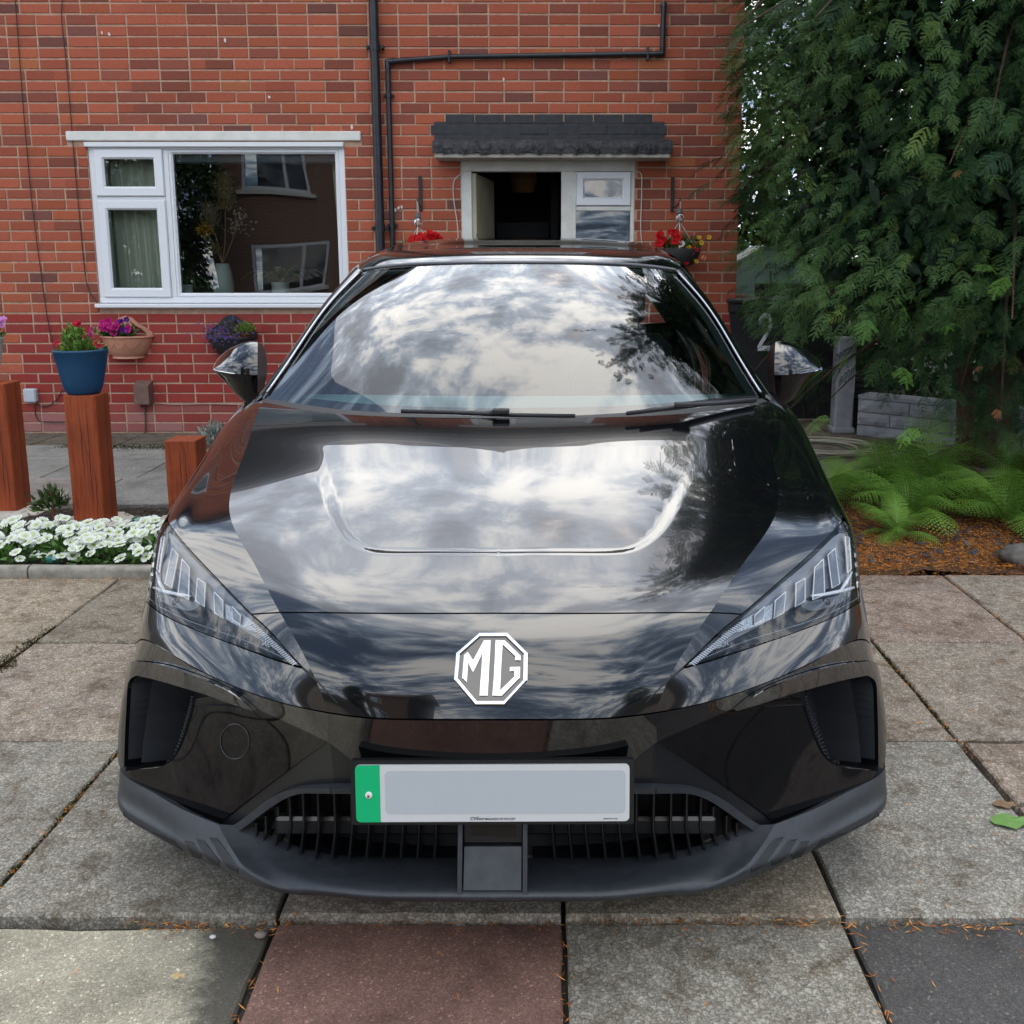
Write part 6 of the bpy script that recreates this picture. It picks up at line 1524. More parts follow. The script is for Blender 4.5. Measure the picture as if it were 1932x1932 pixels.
for k in range(46): a = rs.uniform(0, 6.28); r = rs.uniform(0, .115); f = flower('flower', pl, (r*cos(a)+.045, r*sin(a)-.03, .105+rs.uniform(0, .045)-r*.25), (rs.uniform(-.6, .6), -.6, .8), *fm, mesh=me_); me_ = f.data
# white impatiens, clump by clump
wm = [None]*3; wf = [flower_mesh(.029, (.84,.86,.88), (.45,.55,.15), cup=.08, seed=s, notch=.10) for s in (1, 2, 3)]
cl = 0
labs = ['in the left corner of the bed', 'second from the left edge of the bed', 'below the pale paver of the left post', 'left of the tall post', 'in front of the tall post', 'in front of the tall post, nearer the kerb', 'right of the tall post, next to the headlamp', 'at the right end of the bed beside the car', 'behind the headlamp']
for k, (x, y) in enumerate(((-2.72,4.50),(-2.50,4.42),(-2.60,4.66),(-2.28,4.50),(-2.06,4.44),(-2.14,4.66),(-1.84,4.50),(-1.66,4.62),(-1.50,4.45),(-2.92,4.46),(-2.38,4.70),(-1.93,4.70))):
    desc = ['at the left edge of the photograph near the kerb','by the kerb left of the kerb joint','behind the left kerb stone, by the mulch','by the kerb straight below the left side of the tall post','by the kerb right of the tall post','close against the foot of the tall post','by the kerb next to the car','behind, touching the car outline','half hidden by the headlamp','mostly cut off by the left edge','left of the foot of the tall post','right of the foot of the tall post'][k]
    o = empty('impatiens', (x, y-.035, .03), 'white flowering bedding plant '+desc, 'flowering plant', 'white bedding plants along the kerb')
    foliage('leaves', o, 230, (0, 0, .02), (.155, .13, .065), .045, .026, seed=80+k, a=(.04,.10,.02), b=(.11,.22,.045), updir=.4)
    for q in range(25):
        a = rs.uniform(0, 6.28); r = .16*sqrt(rs.random()); s = rs.randrange(3); z = .095+.035*(1-r/.16)+rs.uniform(-.03, .012)-(.035 if sin(a) < -.5 and r > .09 else 0)
        f = flower('flower', o, (r*cos(a), r*.85*sin(a), z), (rs.uniform(-.45, .45), -.45+rs.uniform(-.3, .3), 1), *wf[s], mesh=wm[s]); wm[s] = f.data; k2 = rs.uniform(.8, 1.15); f.scale = (k2,)*3
# other plants in the bed
p = atY(110, 985, 5.1); o = empty('young_shrub', (p.x, 5.05, .03), 'small dark leaved shrub in the bed left of the tall post', 'shrub'); foliage('leaves', o, 190, (0, 0, .08), (.09, .09, .11), .05, .022, seed=91, a=(.03,.06,.015), b=(.10,.14,.04)); MB().tube([(0,0,0),(.01,0,.1),(.0,0,.17)], .004, 5).build('stem', woodm, o)
sh = atY(405, 838, 6.6); o = empty('silver_shrub', (sh.x, 6.6, .05), 'silvery grey leaved plant at the wall foot beside the short post', 'shrub'); foliage('leaves', o, 330, (0, 0, .12), (.13, .11, .13), .06, .022, seed=92, a=(.16,.19,.16), b=(.40,.43,.40)); MB().tube([(0,0,0),(.01,0,.1),(.0,0,.2)], .005, 5).build('stem', woodm, o)
for (u, v, r, c, lab, seed) in ((262,1012+65-1000+905,.032,(.03,.16,.13),'green glass lump on the soil behind the white flowers',5),(99,1187,.026,(.03,.14,.12),'blue-green glass lump among the white flowers near the kerb',6)):
    pt = atZ(u, 982 if seed == 5 else 1056, .05); bm = bmesh.new(); bmesh.ops.create_icosphere(bm, subdivisions=2, radius=r); rr = random.Random(seed)
    for q in bm.verts: q.co = Vector((q.co.x*1.3, q.co.y, q.co.z*.75))*(1+rr.uniform(-.12, .12))
    me = bpy.data.meshes.new('glass_lump'); bm.to_mesh(me); bm.free(); me.materials.append(mat('glass_lump', (.02,.13,.10), .08, coat=1)); o = bpy.data.objects.new('glass_lump', me); o.location = pt; link(o); tag(o, lab, 'glass ornament')
# ------------------------------------------------------------------ right side: walls, gate, bin, greenhouse, hose
wallp = noisy('white_blockwork', (.30,.31,.33), (.52,.53,.56), 7, .8, .6, .008, bscale=26)
A0 = Vector((2.50, 7.85, 0)); A1 = Vector((3.75, 6.75, 0)); dv = (A1-A0); Lw = dv.length; ang = math.atan2(dv.y, dv.x)
bw = empty('block_wall', A0, 'low white painted rock-faced block wall beneath the conifer', 'wall', rz=ang)
g = MB(); g.box(0, Lw, .03, .2, 0, .30); g.build('wall_core', mortar, bw)
rr = random.Random(4)
for r in range(3):
    x = -.15 if r % 2 else 0
    while x < Lw-.02:
        a, b = max(0, x)+.004, min(Lw, x+.42)-.004; x += .42
        if b-a < .05: continue
        n = 7; V = []; F = []; z0, z1 = r*.105+.004, r*.105+.101
        for i in range(n+1):
            for j in range(4):
                e = i in (0, n) or j in (0, 3); V.append((a+(b-a)*i/n, -.0 if e else -rr.uniform(.008, .028), z0+(z1-z0)*j/3))
        F = [(i*4+j, (i+1)*4+j, (i+1)*4+j+1, i*4+j+1) for i in range(n) for j in range(3)]; m = len(V); V += [(a, .05, z0), (b, .05, z0), (b, .05, z1), (a, .05, z1)]
        F += [(m, m+1, n*4, 0), (m+3, 3, n*4+3, m+2), (m, 0, 3, m+3), (n*4, m+1, m+2, n*4+3)]
        g = MB(); g.add(V, F); g.build('block', wallp, bw)
g = MB(); g.bbox(0, Lw, -.01, .21, .315, .35, .006); g.build('coping', wallp, bw)
def std(nm, u, v, lab, cat, Y=None):
    p = atZ(u, v, .02) if Y is None else Vector((atY(u, v, Y).x, Y, .02)); return empty(nm, p, lab, cat)
o = std('concrete_post', 1586, 815, 'square pale grey concrete gate post behind the car mirror', 'post'); yb = o.location.y; h = atY(1586, 640, yb).z
g = MB(); g.bbox(-.075, .075, -.075, .075, 0, h, .012); g.build('post_body', noisy('post_grey', (.32,.33,.36), (.50,.51,.53), 8, .8, .4, .003), o); g = MB(); g.bbox(-.09, .09, -.09, .09, -.0, .05, .01); g.build('post_foot', noisy('post_grey'), o)
dw = noisy('dark_timber', (.020,.018,.018), (.045,.040,.040), 14, .7, .3, .002)
o = empty('timber_gate', (1.78, 8.55, 0), 'dark stained boarded side gate between the house and the grey post', 'gate'); zt = 1.22
for k in range(7): g = MB(); g.bbox(k*.118, k*.118+.112, -.012+rr.uniform(-.003,.003), .012, .04, zt, .003); g.build('gate_board', dw, o)
for z in (.25, .95): g = MB(); g.bbox(.0, .82, .0135, .05, z, z+.09, .004); g.build('gate_rail', dw, o)
o = empty('timber_board', (atY(1390, 600, 7.95).x, 7.95, 0), 'upright orange-brown board against the house corner behind the bin', 'board'); g = MB(); g.bbox(-.07, .07, -.012, .012, .02, atY(1390, 556, 7.95).z, .003); g.build('board', noisy('tan_wood', (.25,.12,.05), (.38,.19,.08), 9, .6, .2), o)
# wheelie bin, lid ajar, number on its front
bx = atY(1428, 600, 8.05).x; o = empty('wheelie_bin', (bx, 8.05, .02), 'black wheelie bin with a white number 2 beside the house corner', 'bin')
bm_ = mat('bin_black', (.014,.014,.017), .5); zt = atY(1420, 566, 8.05).z
g = MB(); V = []; 
for (w, d, z) in ((.20,.20,.06),(.27,.29,zt-.12),(.285,.305,zt-.10),(.285,.305,zt-.04)): V += [(-w, -d, z), (w, -d, z), (w, d, z), (-w, d, z)]
g.add(V, [(r*4+i, r*4+(i+1) % 4, r*4+4+(i+1) % 4, r*4+4+i) for r in range(3) for i in range(4)]+[(0, 3, 2, 1)]); g.build('bin_body', bm_, o)
g = MB(); g.bbox(-.30, .30, -.33, .31, zt-.035, zt+.0, .01); g.build('bin_lid', bm_, o)
for s in (-1, 1): g = MB(); g.lathe([(.09, -.025), (.10, 0), (.09, .025)], 20); g.v = [(p[2]+s*.22, p[1]+.26, p[0]+.10) for p in g.v]; g.build('wheel', rubber, o)
g = MB()
c = smooth_curve([(-.055,.13),(-.03,.185),(.02,.195),(.055,.15),(.04,.09),(-.01,.03),(-.055,-.03)], n=24)
P = [Vector((x, -.292, z)) for x, z in c]
for i in range(len(P)-1): pass
def ribbon(g, c, w, y):
    V = []; 
    for i in range(len(c)):
        d = c[min(i+1, len(c)-1)]-c[max(i-1, 0)]; d = d/np.linalg.norm(d); nn = np.array([-d[1], d[0]]); V += [(c[i][0]+nn[0]*w, y, c[i][1]+nn[1]*w), (c[i][0]-nn[0]*w, y, c[i][1]-nn[1]*w)]
    g.add(V, [(2*i, 2*i+2, 2*i+3, 2*i+1) for i in range(len(c)-1)])
num = mat('number_white', (.72,.72,.78), .4); zc = atY(1428, 632, 7.77).z-.02
g = MB(); ribbon(g, c, .016, 0); ribbon(g, np.array([(-.06,-.03),(0,-.03),(.062,-.03)]), .018, -.0006); g.v = [(p[0]*.8, -.2555-.033*(p[2]+zc)/1.0+p[1]-.02, (p[2]-.06)*1.15+zc) for p in g.v]; g.build('house_number', num, o)
# small polythene greenhouse on a table behind
gh = empty('greenhouse', (1.98, 9.2, 1.02), 'small green polythene growhouse standing beyond the house corner', 'greenhouse')
poly = glassy('polythene', (.45,.80,.66), 1.4, 1.2); polym = mat('polythene_film', (.42,.66,.58), .35); 
g = MB(); V = [(-.42,-.25,0),(.45,-.25,0),(.45,-.25,.30),(-.42,-.25,.30),(-.42,.3,0),(.45,.3,0),(.45,.3,.30),(-.42,.3,.30),(-.05,-.25,.52),(-.05,.3,.52)]
g.add(V, [(0,1,2,8,3),(4,7,9,6,5),(0,3,7,4),(1,5,6,2)]); 
def film(nt, b, N, L):
    tb = N('ShaderNodeBsdfTranslucent'); tb.inputs[0].default_value = (.50,.85,.74,1); tp = N('ShaderNodeBsdfTransparent'); tp.inputs[0].default_value = (.6,.85,.75,1); m1 = N('ShaderNodeMixShader'); m1.inputs[0].default_value = .35; L(b.outputs[0], m1.inputs[1]); L(tb.outputs[0], m1.inputs[2]); m2 = N('ShaderNodeMixShader'); m2.inputs[0].default_value = .0; L(m1.outputs[0], m2.inputs[1]); L(tp.outputs[0], m2.inputs[2]); L(m2.outputs[0], nt.nodes['Material Output'].inputs[0])
pf = mat('polythene_green', (.60,.88,.80), .3, build=film); g.build('film_wall', pf, gh)
g = MB(); g.add([(-.44,-.27,.29),(-.05,-.27,.53),(-.05,.32,.53),(-.44,.32,.29),(.47,-.27,.29),(.47,.32,.29)], [(0,1,2,3),(1,4,5,2)]); g.build('film_roof', mat('polythene_roof', (.75,.85,.82), .3, build=None), gh)
for (x, y) in ((-.42,-.25),(.45,-.25),(.02,-.25),(-.42,.3),(.45,.3)): g = MB(); g.tube([(x, y-.004, 0), (x, y-.004, .3)], .008, 6); g.build('frame_tube', mat('frame_green', (.02,.12,.08), .4), gh)
tb_ = empty('garden_table', (1.98, 9.2, 0), 'dark slatted table under the green growhouse', 'table')
for k in range(5): g = MB(); g.bbox(-.6, .6, -.32+k*.13, -.21+k*.13, .97, 1.0, .003); g.build('table_slat', dw, tb_)
for x in (-.55, .55):
    for y in (-.28, .28): g = MB(); g.bbox(x-.03, x+.03, y-.03, y+.03, 0, .97, .004); g.build('leg', dw, tb_)
o = std('slatted_panel', 1628, 812, 'black louvred panel leaning between the grey post and the white block wall', 'panel', 8.1)
g = MB(); g.bbox(-.14, .16, .03, .05, .0, .46, .004); g.build('panel_back', dw, o)
for k in range(9): g = MB(); g.bbox(-.14, .16, -.015, .028, .02+k*.048, .05+k*.048, .003, M=Matrix.Translation((0,0,0))); g.build('louvre', mat('louvre_black', (.02,.02,.022), .4), o)
# garden hose
hm = mat('hose_beige', (.50,.46,.34), .5); hg = mat('hose_green', (.05,.09,.05), .45)
hc = atZ(1562, 847, .03); o = empty('garden_hose', (hc.x, hc.y, .03), 'coiled pale garden hose on the path beside the car', 'hose')
P = []; n = 170
for i in range(n): t = i/n*2*pi*4.2; r = .30+.06*sin(i*.051)+.03*sin(i*.13); P.append(((r+.02*sin(t*.5))*cos(t)+.04*sin(i*.07), (r*.95)*sin(t)+.05*cos(i*.05), .010+.006*(i/n*4)))
MB().tube(P, .0085, 8).build('hose_coil', hm, o, smooth=True)
pts = [tuple(atZ(u, v, .03)) for u, v in ((1500,832),(1560,836),(1610,850),(1590,862),(1540,866),(1500,874))]
o = MB().tube(list(smooth_curve(pts, n=50)), .008, 8).build('garden_hose', mat('hose_dark', (.20,.20,.15), .5), smooth=True); tag(o, 'darker hose end running flat on the path below the coil', 'hose')
b0 = atZ(1730, 880, .03); hp = [tuple(Vector(b0)+Vector(d)) for d in ((-.18,.05,0),(-.10,.03,.05),(-.03,.02,.20),(-.01,.0,.255),(.02,.0,.20),(.08,-.03,.06),(.18,-.05,.01),(.3,-.05,.0))]
o = MB().tube(list(smooth_curve(hp, n=50)), .009, 8).build('garden_hose', hg, smooth=True); tag(o, 'dark green hose standing in a bent loop behind the ferns', 'hose')
# boulder
bm = bmesh.new(); bmesh.ops.create_icosphere(bm, subdivisions=4, radius=.10); rr = random.Random(8); from mathutils import noise as mn
for q in bm.verts: k = 1+.22*mn.noise(q.co*9)+.06*mn.noise(q.co*40); q.co = Vector((q.co.x*1.25, q.co.y*.8, q.co.z*.62))*k
me = bpy.data.meshes.new('boulder'); bm.to_mesh(me); bm.free(); me.shade_smooth(); me.materials.append(noisy('boulder_grey', (.07,.062,.055), (.19,.17,.15), 20, .85, .5, .004)); o = bpy.data.objects.new('boulder', me); pb = atZ(1915, 1078, 0); o.location = (pb.x+.07, pb.y+.05, .055); link(o); tag(o, 'dark rounded boulder at the front edge of the fern bed', 'boulder')
rsl = np.random.RandomState(12); n = 260; C = np.c_[rsl.uniform(1.2, 3.2, n), 4.35+rsl.rand(n)*.7, .035+rsl.rand(n)*.012]
V, F, cc = leaf_cloud(C, np.c_[rsl.normal(size=(n, 2)), rsl.normal(0, .15, n)], .045, .03, np.array([[.07,.065,.07]])*rsl.uniform(.5, 1.5, (n, 1)), fold=.05, seed=3, N=np.tile([0, 0, 1.], (n, 1))); o = numpy_mesh('slate_chips', V, F, moss, None, cc); tag(o, kind='stuff')

# ------------------------------------------------------------------ ferns
def frond_mesh(L, seed, np_=11):
    """one frond along +X arching up then over; pinnae with toothed leaflets"""
    r = random.Random(seed); V = []; F = []; cc = []
    def rach(t): return Vector((L*t*.92, 0, L*(.75*t-.80*t*t)))
    for i in range(12):
        t0, t1 = i/12, (i+1)/12; a, b = rach(t0), rach(t1); w = .0018*(1-t0)+.0006; n = len(V); V += [a+Vector((0, -w, 0)), a+Vector((0, w, 0)), b+Vector((0, w*.8, 0)), b+Vector((0, -w*.8, 0))]; F.append((n, n+1, n+2, n+3)); cc += [(.16,.20,.05)]*4
    for k in range(np_*2):
        t = .10+.88*k/(np_*2); p = rach(t); d = (rach(t+.02)-p).normalized(); env = sin(pi*min(1, (t*.93+.08)))**.75; pl = L*.25*env
        for s in (-1, 1):
            dirp = (d*.42+Vector((0, s, -.12-.15*r.random()))).normalized(); up = dirp.cross(d)*(-s); m = max(4, int(pl/.012))
            for j in range(m):
                q = (j+.3)/m; c = p+dirp*pl*q+Vector((0, 0, -pl*.25*q*q)); ll = .0125*(L/.45)*(1-q*.8)*env+.0015
                for s2 in (-1, 1):
                    ld = (dirp*.45+d*s2).normalized(); n = len(V); sd = dirp*(pl/m*.62)
                    V += [c-sd*.7, c+ld*ll+sd*.2, c+sd*.7]; F.append((n, n+1, n+2)); cc += [(.14,.28,.042)]*3
    me = bpy.data.meshes.new('frond'); me.from_pydata([tuple(v) for v in V], [], F); k = r.uniform(.9, 1.25); g_ = r.uniform(-.01, .03)
    ca = me.color_attributes.new('Col', 'FLOAT_COLOR', 'POINT'); ca.data.foreach_set('color', np.array([(c[0]*k+g_, c[1]*k+g_, c[2]*k, 1) for c in cc], 'f').ravel()); me.materials.append(leafm); return me
fms = [frond_mesh(.50, s) for s in (1, 2, 3, 4)]
fl = [(1.62,5.55,.85,'fern hard against the car wing, leftmost of the fern bed'),(1.95,5.15,.95,'fern in front of the hose coil, just right of the car'),(2.25,5.70,1.15,'tall dark fern standing upright before the bent green hose'),(2.45,5.10,1.0,'bright fern in the middle of the bed arching over the needles'),
      (2.80,5.65,1.05,'fern behind the middle of the bed near the white wall'),(2.95,5.05,1.05,'wide fern left of the boulder with low fronds'),(3.25,5.60,1.15,'large fern at the foot of the conifer trunk'),(3.50,5.10,1.1,'bright fern at the right edge of the photograph'),(2.72,4.66,.62,'small low fern between the needles and the boulder'),(3.05,4.52,.7,'fern hanging over the boulder'),(1.78,4.85,.55,'little fern at the left front of the needle carpet'),(3.75,5.75,1.0,'fern behind the others at the far right, beside the trunk'),(2.0,5.75,.9,'fern behind the one beside the car, next to the hose')]
rf = random.Random(15)
for i, (x, y, s, lab) in enumerate(fl):
    o = empty('fern', (x, y, .02), lab, 'fern', 'ferns growing under the conifer'); s *= 1.12; n = 14+rf.randrange(5)
    for k in range(n):
        c = bpy.data.objects.new('frond', fms[rf.randrange(4)]); link(c, o); a = 2*pi*k/n+rf.uniform(-.25, .25); up = rf.uniform(-.95, -.05) if k % 3 else rf.uniform(-1.25, -.75)
        c.rotation_euler = (rf.uniform(-.25, .25), up*.8+.1, a); q = s*rf.uniform(.75, 1.1); c.scale = (q, q, q)
# ------------------------------------------------------------------ the conifer and the greenery behind
bark = noisy('bark', (.055,.030,.022), (.15,.085,.06), 18, .9, .9, .015, bscale=45)
def spray_template(seed, L=.21, shoots=7, NL=.019):
    """flat drooping spray: side shoots carrying two ranks of needles; local +X outwards"""
    r = np.random.RandomState(seed); T = []; K = []
    def shoot(p, d, l):
        n = max(5, int(l/.0062)); up = np.array([0, 0, 1.]); s = np.cross(up, d); s /= np.linalg.norm(s)
        for i in range(n):
            t = (i+.5)/n; c = p+d*l*t+np.array([0, 0, -.22*l*t*t]); nl = NL*(1-.35*t)*(.6+.4*min(1, t*6))
            for q in (-1, 1):
                dd = d*.62+s*q*.85+np.array([0, 0, r.uniform(-.25, .12)]); dd /= np.linalg.norm(dd); w = d*.0023
                T.append((c-w, c+dd*nl, c+w)); K.append(t)
    main = np.array([1, 0, 0.]); 
    for k in range(shoots):
        t = .12+.8*k/shoots; p = main*L*t+np.array([0, 0, -.30*L*t*t])
        for q in (-1, 1):
            a = radians(52+r.uniform(-9, 9)); d = np.array([cos(a), q*sin(a), -.18+r.uniform(-.12, .1)]); d /= np.linalg.norm(d); shoot(p, d, L*(.42-.27*t)*r.uniform(.8, 1.15))
    shoot(main*L*.62+np.array([0, 0, -.115*L]), np.array([.93, 0, -.35]), L*.42)
    return np.array(T), np.array(K)
def place_sprays(templates, P, D, S, cols, roll, tipcol=1.45, seed=0):
    rs = np.random.RandomState(seed); V = []; C = []
    for i in range(len(P)):
        T, K = templates[rs.randint(len(templates))]; d = D[i]/np.linalg.norm(D[i]); u = np.array([0, 0, 1.])+rs.normal(size=3)*roll; s = np.cross(u, d); s /= np.linalg.norm(s); u = np.cross(d, s); R = np.stack([d, s, u])
        V.append((T.reshape(-1, 3)*S[i])@R+P[i]); k = np.repeat(K, 3); C.append(cols[i]*(1+(tipcol-1)*k[:, None]*.8))
    V = np.concatenate(V); F = np.arange(len(V)).reshape(-1, 3); return V, F, np.concatenate(C)
def conifer(base, H, R, lab, seed, n_limbs, tmpl, dens, z0=.5, view=None, ybias=0, cols=((.013,.040,.016),(.045,.10,.028)), shape=None, limb_parts=True, cull=None):
    rs = np.random.RandomState(seed); o = empty('conifer', base, lab, 'tree')
    tr = [(0,0,0),(.03,.02,.5),(-.02,.04,1.5),(.04,0,H*.5),(0,0,H*.95)]; c = smooth_curve(tr, n=40); MB().tube(list(c), list(np.linspace(.15, .012, 40)), 12).build('trunk', bark, o, smooth=True)
    MB().tube(list(smooth_curve([(-.16,.02,0),(-.19,.02,.5),(-.3,.05,1.2),(-.5,.0,3.0)], n=20)), list(np.linspace(.075, .02, 20)), 10).build('trunk', bark, o, smooth=True)
    P = []; D = []; S = []; Cc = []; ca, cb = np.array(cols)
    lm = MB()
    for i in range(n_limbs):
        h = z0+(H-z0)*(i+.5)/n_limbs; az = i*2.39996+rs.uniform(-.3, .3); q = (h-z0)/(H-z0); l = R*shape(q)*rs.uniform(.78, 1.08) if shape else R*(1-q*.8)*rs.uniform(.8, 1.05)
        dx, dy = cos(az), sin(az); rise = rs.uniform(.0, .35); droop = rs.uniform(.25, .5)+.25*(1-q)
        pt = lambda t: np.array([dx*l*t, dy*l*t, h+l*(rise*t-droop*t*t)])
        cpts = [pt(t) for t in np.linspace(0, 1, 8)]; lm.tube([tuple(p) for p in cpts], list(np.linspace(.022, .004, 8)), 5, caps=False)
        m = int(dens*l*(6+10*l/R))
        for k in range(m):
            t = rs.beta(2.0, 1.05); p = pt(t); w = l*.36*(1-t*.55)*rs.uniform(-1, 1); p = p+np.array([-dy*w, dx*w, rs.normal(0, .06)-.10*abs(w)])
            d = np.array([dx, dy, 0])*1.0+np.array([-dy, dx, 0])*np.sign(w)*min(1, abs(w)*2.0)*rs.uniform(.2, 1)+np.array([0, 0, rs.uniform(-.75, -.05)])
            if cull is not None and cull(p+np.array(base)): continue
            P.append(p); D.append(d); S.append(rs.uniform(.75, 1.3)); kk = rs.rand()**1.5; Cc.append((ca*(1-kk)+cb*kk)*rs.uniform(.8, 1.2))
    if lm.v: x = lm.build('branches', bark, o, smooth=True); x['kind'] = 'stuff'
    V, F, cc = place_sprays(tmpl, np.array(P), np.array(D), np.array(S), np.array(Cc), .35, seed=seed)
    x = numpy_mesh('crown', V, F, needm, o, cc); x['kind'] = 'stuff'; return o, len(F)
T1 = [spray_template(s) for s in range(4)]
def shp(q): return (.80+.55*min(1, q*4)) if q < .25 else 1.35*(1-((q-.25)/.75)**1.6*.75)
def cullw(p):   # clear of the house, of the car, and thinned where nothing sees it
    if p[0] < HX1+.06 and p[1] > WY-.35: return True
    if p[0] < 1.13+.09*sin(p[2]*7)+.05*sin(p[2]*23+p[1]*9): return True
    if p[2] < 1.2 and p[0] < 1.32: return True
    if p[2] < 1.40 and p[0] < 1.42 and p[2] > 1.0: return True
    return p[1] > 8.4 and (hash((round(p[0]*50), round(p[2]*50))) % 3 > 0)
con, nt_ = conifer((3.05, 6.65, 0), 8.2, 1.62, 'huge dark green conifer with drooping needle sprays right of the house', 5, 150, T1, .95, z0=.75, shape=shp, cull=cullw)
# the outer shell of the crown: lumpy boughs of hanging sprays
def crown_shell(n, seed, zr, R0, scale=1.0):
    rs = np.random.RandomState(seed); P = []; D = []; S = []; Cc = []
    while len(P) < n:
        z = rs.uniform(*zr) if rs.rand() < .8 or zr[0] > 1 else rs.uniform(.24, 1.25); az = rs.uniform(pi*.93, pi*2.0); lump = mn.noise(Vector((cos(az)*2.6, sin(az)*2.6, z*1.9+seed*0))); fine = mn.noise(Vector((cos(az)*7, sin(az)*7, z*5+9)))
        taper = 1 if z > 1.1 else .92+.08*(z-.3)/.8; R = R0*taper*(1+.22*lump+.10*fine)*(1 if z < 4.5 else max(.3, 1-(z-4.5)*.14))
        zmin = .95 if cos(az) < -.62 else (.50 if cos(az) < -.1 else .40)
        if z < zmin+.22*lump: continue
        if lump < -.18 and rs.rand() < min(.8, (-.18-lump)*3): continue
        q = 1-rs.beta(1, 3.2)*.42; p = np.array([R*q*cos(az), R*q*sin(az), z+rs.normal(0, .03)]); w = p+np.array([3.05, 6.65, 0])
        if cullw(w): continue
        P.append(p); D.append([cos(az)*.8+rs.normal(0, .35), sin(az)*.8+rs.normal(0, .35), rs.uniform(-.85, .05)]); S.append(rs.uniform(.65, 1.1)*scale)
        k = np.clip(.45+1.1*lump+rs.normal(0, .18)+(q-.85)*1.6, 0, 1); Cc.append(np.array((.009,.030,.013))*(1-k)+np.array((.060,.118,.030))*k if rs.rand() > .05 else np.array((.12,.18,.035)))  # lit bough fronts and shaded hollows are put into the needle colour
    return map(np.array, (P, D, S, Cc))
T3 = [spray_template(s, L_, n_, .0145) for s, L_, n_ in ((20, .17, 6), (21, .13, 5), (22, .19, 6), (23, .15, 5), (24, .11, 4), (25, .16, 6))]
from mathutils import noise as mn
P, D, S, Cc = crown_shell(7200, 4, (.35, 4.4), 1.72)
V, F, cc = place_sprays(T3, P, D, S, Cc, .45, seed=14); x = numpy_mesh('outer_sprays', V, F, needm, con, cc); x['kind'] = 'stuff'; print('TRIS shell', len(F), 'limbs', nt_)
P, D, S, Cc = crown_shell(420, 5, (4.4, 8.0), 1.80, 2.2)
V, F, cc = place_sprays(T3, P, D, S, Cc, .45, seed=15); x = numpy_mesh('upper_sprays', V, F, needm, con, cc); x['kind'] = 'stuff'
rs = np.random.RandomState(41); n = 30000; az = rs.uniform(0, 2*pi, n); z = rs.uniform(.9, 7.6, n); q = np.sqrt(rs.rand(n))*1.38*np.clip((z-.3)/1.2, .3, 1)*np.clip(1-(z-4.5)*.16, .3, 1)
C_ = np.c_[q*np.cos(az), q*np.sin(az), z]; V, F, cc = leaf_cloud(C_, rs.normal(size=(n, 3))+[0, 0, -.8], .17*rs.uniform(.6, 1.2, n), .06, np.tile([.016,.045,.02], (n, 1))*rs.uniform(.6, 1.3, (n, 1)), seed=6); x = numpy_mesh('inner_foliage', V, F, needm, con, cc); x['kind'] = 'stuff'  # coarse filler leaves; the shade inside the crown is in their dark colour
# a few bright new shoots and browned tips
rs = np.random.RandomState(31); P = []; D = []; S = []; Cc = []
for (u, v, Y, col) in ((1800,610,4.95,(.10,.22,.03)),(1840,500,4.9,(.09,.20,.03)),(1900,520,4.9,(.10,.2,.03)),(1690,560,5.0,(.09,.2,.03)),(1610,665,5.0,(.10,.22,.03)),(1730,805,5.0,(.15,.32,.04)),(1700,690,4.95,(.08,.18,.03)),(1560,780,5.1,(.10,.2,.04)),(1640,600,5,(.07,.16,.03)),(1850,690,4.9,(.28,.10,.04)),(1810,320,5.0,(.28,.11,.05)),(1880,330,5.0,(.09,.19,.03)),(1880,860-90,5.0,(.28,.11,.05)),(1500,700,5.3,(.10,.17,.05)),(1480,855-40,5.5,(.12,.2,.04))):
    p = np.array(atY(u, v, Y))-np.array([3.05, 6.65, 0]); P.append(p); D.append([rs.uniform(-1, .4), -.8, rs.uniform(-.4, .1)]); S.append(.85 if col[0] < .2 else .4); Cc.append(col)
V, F, cc = place_sprays(T1, np.array(P), np.array(D, float), np.array(S), np.array(Cc), .3, seed=2); x = numpy_mesh('new_shoots', V, F, needm, con, cc); x['kind'] = 'stuff'
# long thin shoots reaching out over the house corner
P = []; D = []; S = []; Cc = []
for (u0, v0, u1, v1, Y) in ((1420,150,1310,140,6.9),(1430,70,1340,60,6.9),(1430,215,1350,210,6.8),(1420,40,1345,95,6.9),(1425,250,1360,270,6.7),(1420,375,1350,376,6.8),(1430,470,1345,468,6.8),(1440,130,1365,185,6.7),(1420,190,1365,235,6.8),(1425,420,1360,440,6.7)):
    a = np.array(atY(u0, v0, Y)); b = np.array(atY(u1, v1, Y))
    for t in (0, .25, .5, .72): P.append(a+(b-a)*t-np.array([3.05, 6.65, 0])); D.append((b-a)+np.array([0, rs.uniform(-.1,.1), rs.uniform(-.03,.03)])); S.append(.62); Cc.append((.05,.085,.025))
T2 = [spray_template(s, .22, 4) for s in (11, 12)]
V, F, cc = place_sprays(T2, np.array(P), np.array(D), np.array(S), np.array(Cc), .5, seed=3); x = numpy_mesh('outer_shoots', V, F, needm, con, cc); x['kind'] = 'stuff'
